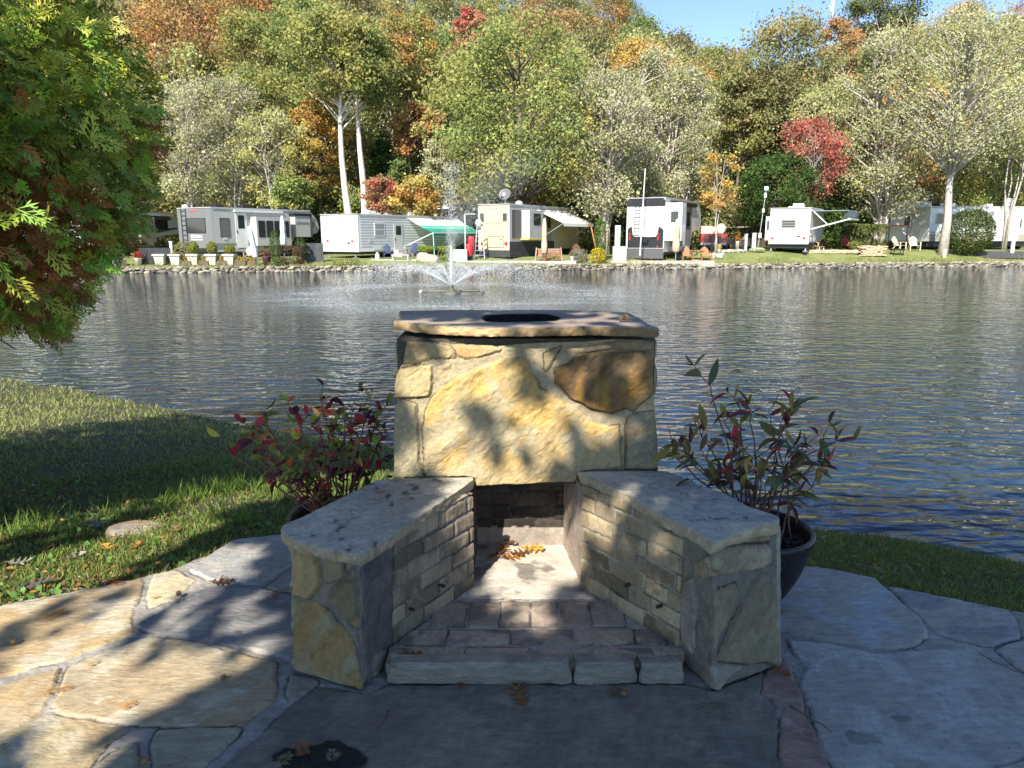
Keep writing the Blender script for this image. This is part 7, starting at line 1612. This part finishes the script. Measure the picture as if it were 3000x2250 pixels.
# propane bottle, grill, red pickup, golf cart
p = gp(815, 54.6); r_ = empty('gas_bottle', tuple(p), 0, 'white gas bottle beside the trailer step', 'gas bottle'); MB().lathe([(.12, 0), (.16, .05), (.17, .3), (.13, .42), (.04, .46), (.04, .52), (.01, .53)], n=14).build('bottle', WHITE, r_, smooth=True); MB().lathe([(.1, .47), (.1, .55), (.09, .55), (.09, .47)], n=12).build('collar', OFFW, r_)
def vehicle_red():
    p = gp(1510, 66); r_ = empty('pickup_truck', tuple(p), R(-14), 'red pickup truck seen from behind, parked right of the black and white trailer', 'pickup')
    RP = mat('red_car_paint', (.35, .01, .015), .25, .05, 3, coat=.8); W_ = 2.4
    MB().prismx([(0, .6), (5.8, .6), (5.8, 1.2), (5.2, 1.45), (4.2, 1.5), (1.9, 1.5), (0, 1.5)], 0, W_).build('body', RP, r_); cb = MB().prismx([(1.9, 1.5), (4.2, 1.5), (3.7, 2.15), (2.1, 2.2)], .12, W_-.12).build('cab', RP, r_)
    MB().prismx([(2.02, 1.55), (2.15, 2.1), (2.12, 2.1), (1.97, 1.55)], .25, W_-.25).build('rear_window', GLASS, cb); MB().box(W_+.002, W_+.01, .2, 5.4, .75, .8).build('side_trim', BLACK, r_)
    t = MB().box(.1, W_-.1, -.03, -.002, .85, 1.45).build('tailgate', RP, r_); MB().box(1.0, 1.4, -.05, -.031, 1.2, 1.27).build('handle', BLACK, t)
    MB().box(.05, W_-.05, -.14, -.035, .5, .72, .03).build('bumper', METAL, r_)
    for x in (.02, W_-.14): MB().box(x, x+.12, -.04, -.031, .95, 1.35).build('tail_light', REDL, r_)
    for y in (1.1, 4.6):
        for x in (.0, W_-.28): w_ = MB().tube([(x, y, .42), (x+.28, y, .42)], .42, 18).build('wheel', RUBBER, r_); MB().tube([(x-.01, y, .42), (x+.29, y, .42)], .24, 12).build('rim', METAL, w_)
vehicle_red()
p = gp(1590, 64); r_ = empty('golf_cart', tuple(p), R(60), 'golf cart with a flat tan roof between the pickup and the mast', 'golf cart')
MB().prism([(-.65, -1.2), (.65, -1.2), (.65, 1.2), (-.65, 1.2)], 1.95, 2.03).build('roof', TAUPE, r_); b = MB(); [b.bar((x, y, .7), (x, y*.9, 1.95), .05) for x in (-.6, .6) for y in (-1.1, 1.1)]; b.build('roof_posts', BLACK, r_)
MB().prismx([(-1.3, .35), (1.3, .35), (1.35, .6), (.9, .9), (.3, .5), (-.2, .5), (-.3, .8), (-1.3, .85)], -.6, .6).build('body', mat('cart_body', (.06, .05, .05), .4), r_); MB().prismx([(-.75, .8), (-.2, .8), (-.2, .92), (-.65, .92), (-.8, 1.35), (-.9, 1.33)], -.55, .55).build('seat', TAUPE, r_)
for y in (-.85, .9):
    for x in (-.62, .45): MB().tube([(x, y, .25), (x+.17, y, .25)], .25, 14).build('wheel', RUBBER, r_)
p = gp(1555, 59.5); r_ = empty('garden_spinner', tuple(p), 0, 'round pink and white garden ornament on a thin pole in front of the pickup', 'ornament'); MB().tube([(0, 0, 0), (0, 0, 1.6)], .02, 6).build('pole', BLACK, r_)
b = MB(); b.ball((0, 0, 1.95), .36, 8, (1, .35, 1.15)); b.build('disc', mat('pinkish_cloth', (.62, .48, .5), .7, .35, 6), r_, smooth=True)
for px, D, lab in ((1555-20, 61, 'left post of the black railing behind the wooden armchairs'), ):
    p = gp(1555, 61.2); b = MB(); [b.bar((x, 0, 0), (x, 0, 1.0), .03) for x in np.arange(-1.6, 3.6, .2)]; b.bar((-1.6, 0, 1.0), (3.6, 0, 1.0), .05); b.bar((-1.6, 0, .1), (3.6, 0, .1), .04); [b.bar((x, 0, 0), (x, 0, 1.35), .14) for x in (-.7, -.1)]
    o = b.build('railing', BLACK); o.location = p; tag(o, 'black metal railing between the armchairs and the utility posts', 'railing')
# gravel strip with scattered rocks by the pitch
n = 60; P_ = np.array([gp(random.uniform(1535, 1612), random.uniform(57.2, 58.8)) for _ in range(n)])+[0, 0, .08]
o = rocks('rock_garden', P_, rng.uniform(.2, .5, (n, 3))*[1, 1, .6], np.array([.4, .37, .32])*(.6+.5*rng.random((n, 1))), M_ROCK, None, 61); tag(o, 'loose pile of grey rocks edging the pitch left of the utility posts', 'rocks', kind='stuff')
# weeds and leaves on the bank edge
n = 5200; xx = rng.uniform(-60, 62, n); yy = bank_y(xx)+np.abs(rng.normal(size=n))*.8-.1; hz_ = rng.uniform(.05, .22, n)*(1+1.3*(fbm(xx*.25, xx*0, 3, 3) > .58))
d = np.column_stack([rng.normal(size=n)*.5, rng.normal(size=n)*.5, np.ones(n)]); V, F, idx = inst(GV, GF, np.column_stack([xx, yy, far_z(xx, yy)-.02-.25*(yy < bank_y(xx))]), frames(d, rdir(n)), np.column_stack([hz_, np.full(n, .7)*hz_+.1, hz_]))
pal = np.array([(.2, .25, .06), (.3, .3, .08), (.36, .28, .1), (.16, .2, .05)]); o = np_mesh('bank_weeds', V, F, M_GRASS, cols=(pal[rng.integers(0, 4, n)]*(.6+.7*rng.random((n, 1))))[idx]); tag(o, 'loose weeds and grass along the top of the bank wall', 'grass', kind='stuff')

# ------------------------------------------------------------------ the fountain
fz = WATER_Z; FX, FY = FOUNT[0], FOUNT[1]
ft = empty('floating_fountain', (FX, FY, fz), 0, 'floating pond fountain throwing a tall jet and low side jets', 'fountain')
DRUM = mat('float_olive', (.1, .1, .07), .6)
MB().lathe([(.35, -.12), (.42, -.05), (.42, .03), (.34, .08), (.14, .12), (.09, .28), (.05, .3), (.01, .3)], n=24).build('float', DRUM, ft, smooth=True)
MB().tube([(-1.3, .1, .08), (1.3, .2, .1)], .05, 8).build('crossbar', DRUM, ft)
for x in (-1.35, 1.35): MB().ball((x, .15, .06), .085, 8).build('buoy', WHITE if x < 0 else DRUM, ft, smooth=True)
m, t, b_ = newmat('water_drops'); b_.inputs['Base Color'].default_value = (.86, .9, .92, 1); b_.inputs['Roughness'].default_value = .25; b_.inputs['Specular IOR Level'].default_value = .8
tr = t.nodes.new('ShaderNodeBsdfTranslucent'); tr.inputs[0].default_value = (.9, .93, .95, 1); mx = t.nodes.new('ShaderNodeMixShader'); mx.inputs[0].default_value = .45; t.links.new(b_.outputs[0], mx.inputs[1]); t.links.new(tr.outputs[0], mx.inputs[2]); t.links.new(mx.outputs[0], t.nodes['Material Output'].inputs[0])
M_DROP = m
TET = np.array([(1, 1, 1), (1, -1, -1), (-1, 1, -1), (-1, -1, 1.0)])*.58; TETF = [np.array([(0, 1, 2), (0, 3, 1), (0, 2, 3), (1, 3, 2)])]
def drops(name, P_, s, label=None):
    n = len(P_); Rm = frames(rdir(n), rdir(n)); V, F, idx = inst(TET, TETF, P_, Rm, s); o = np_mesh(name, V, F, M_DROP, ft, world=False)
    o['kind'] = 'stuff'
    if label: o['label'] = label
def ball_path(n, ang, el, v0, spread, tmax=None, drag=.0):
    t = rng.random(n)**.75*(tmax or 2*v0*math.sin(el)/9.8); vv = v0*(1+.05*rng.normal(size=n)); an = ang+rng.normal(size=n)*spread; e2 = el+rng.normal(size=n)*spread
    P_ = np.column_stack([vv*np.cos(e2)*np.cos(an)*t, vv*np.cos(e2)*np.sin(an)*t, .3+vv*np.sin(e2)*t-4.9*t*t]); return P_+rng.normal(size=(n, 3))*(.01+.03*t)[:, None], t
for a in np.linspace(0, 2*math.pi, 14, endpoint=False)+.15:
    P_, t = ball_path(1300, a, R(36), 7.0, .045); k = P_[:, 2] > .02; drops('side_spray', P_[k], (.009+.006*rng.random(len(P_)))[k])
    tt = np.linspace(0, .2, 12); vx = 7.4*math.cos(R(36)); vz = 7.4*math.sin(R(36)); MB().tube([(vx*math.cos(a)*t_, vx*math.sin(a)*t_, .3+vz*t_-4.9*t_*t_) for t_ in tt], [.012-.03*t_+.003*math.sin(t_*120+a*3) for t_ in tt], 6).build('side_jet', M_DROP, ft, smooth=True)
n = 3800; t = rng.random(n)**1.5; z = .3+5.2*t; sp = .05+.2*t; P_ = np.column_stack([rng.normal(size=n)*sp+.10*t*t, rng.normal(size=n)*sp, z]); drops('centre_spray', P_, .010+.010*rng.random(n)); MB().tube([(0, 0, .3), (.01, 0, .9), (.02, .01, 1.6), (.03, 0, 2.1)], [.05, .075, .06, .02], 8).build('centre_jet', M_DROP, ft, smooth=True)
n = 22000; q = rng.random(n)**1.15; zz = 2.6+3.2*q; P_ = np.column_stack([.2+.85*(zz-2.6)+rng.normal(size=n)*(.15+.26*(zz-2.5)), rng.normal(size=n)*.8, zz+rng.normal(size=n)*.35]); drops('mist', P_, .0035+.008*rng.random(n)**4, 'mist of fine drops drifting right from the jet top')
n = 5500; a = rng.random(n)*6.283; r_ = 5.6+rng.normal(size=n)*1.1; P_ = np.column_stack([r_*np.cos(a)*1.1+.6, r_*np.sin(a), np.abs(rng.normal(size=n))*.12]); P_ = P_[fbm(P_[:, 0]*.4, P_[:, 1]*.9, 3, 3) > .45]; drops('splash_ring', P_, .006+.010*rng.random(len(P_))**2, 'ring of splashes where the jets fall')
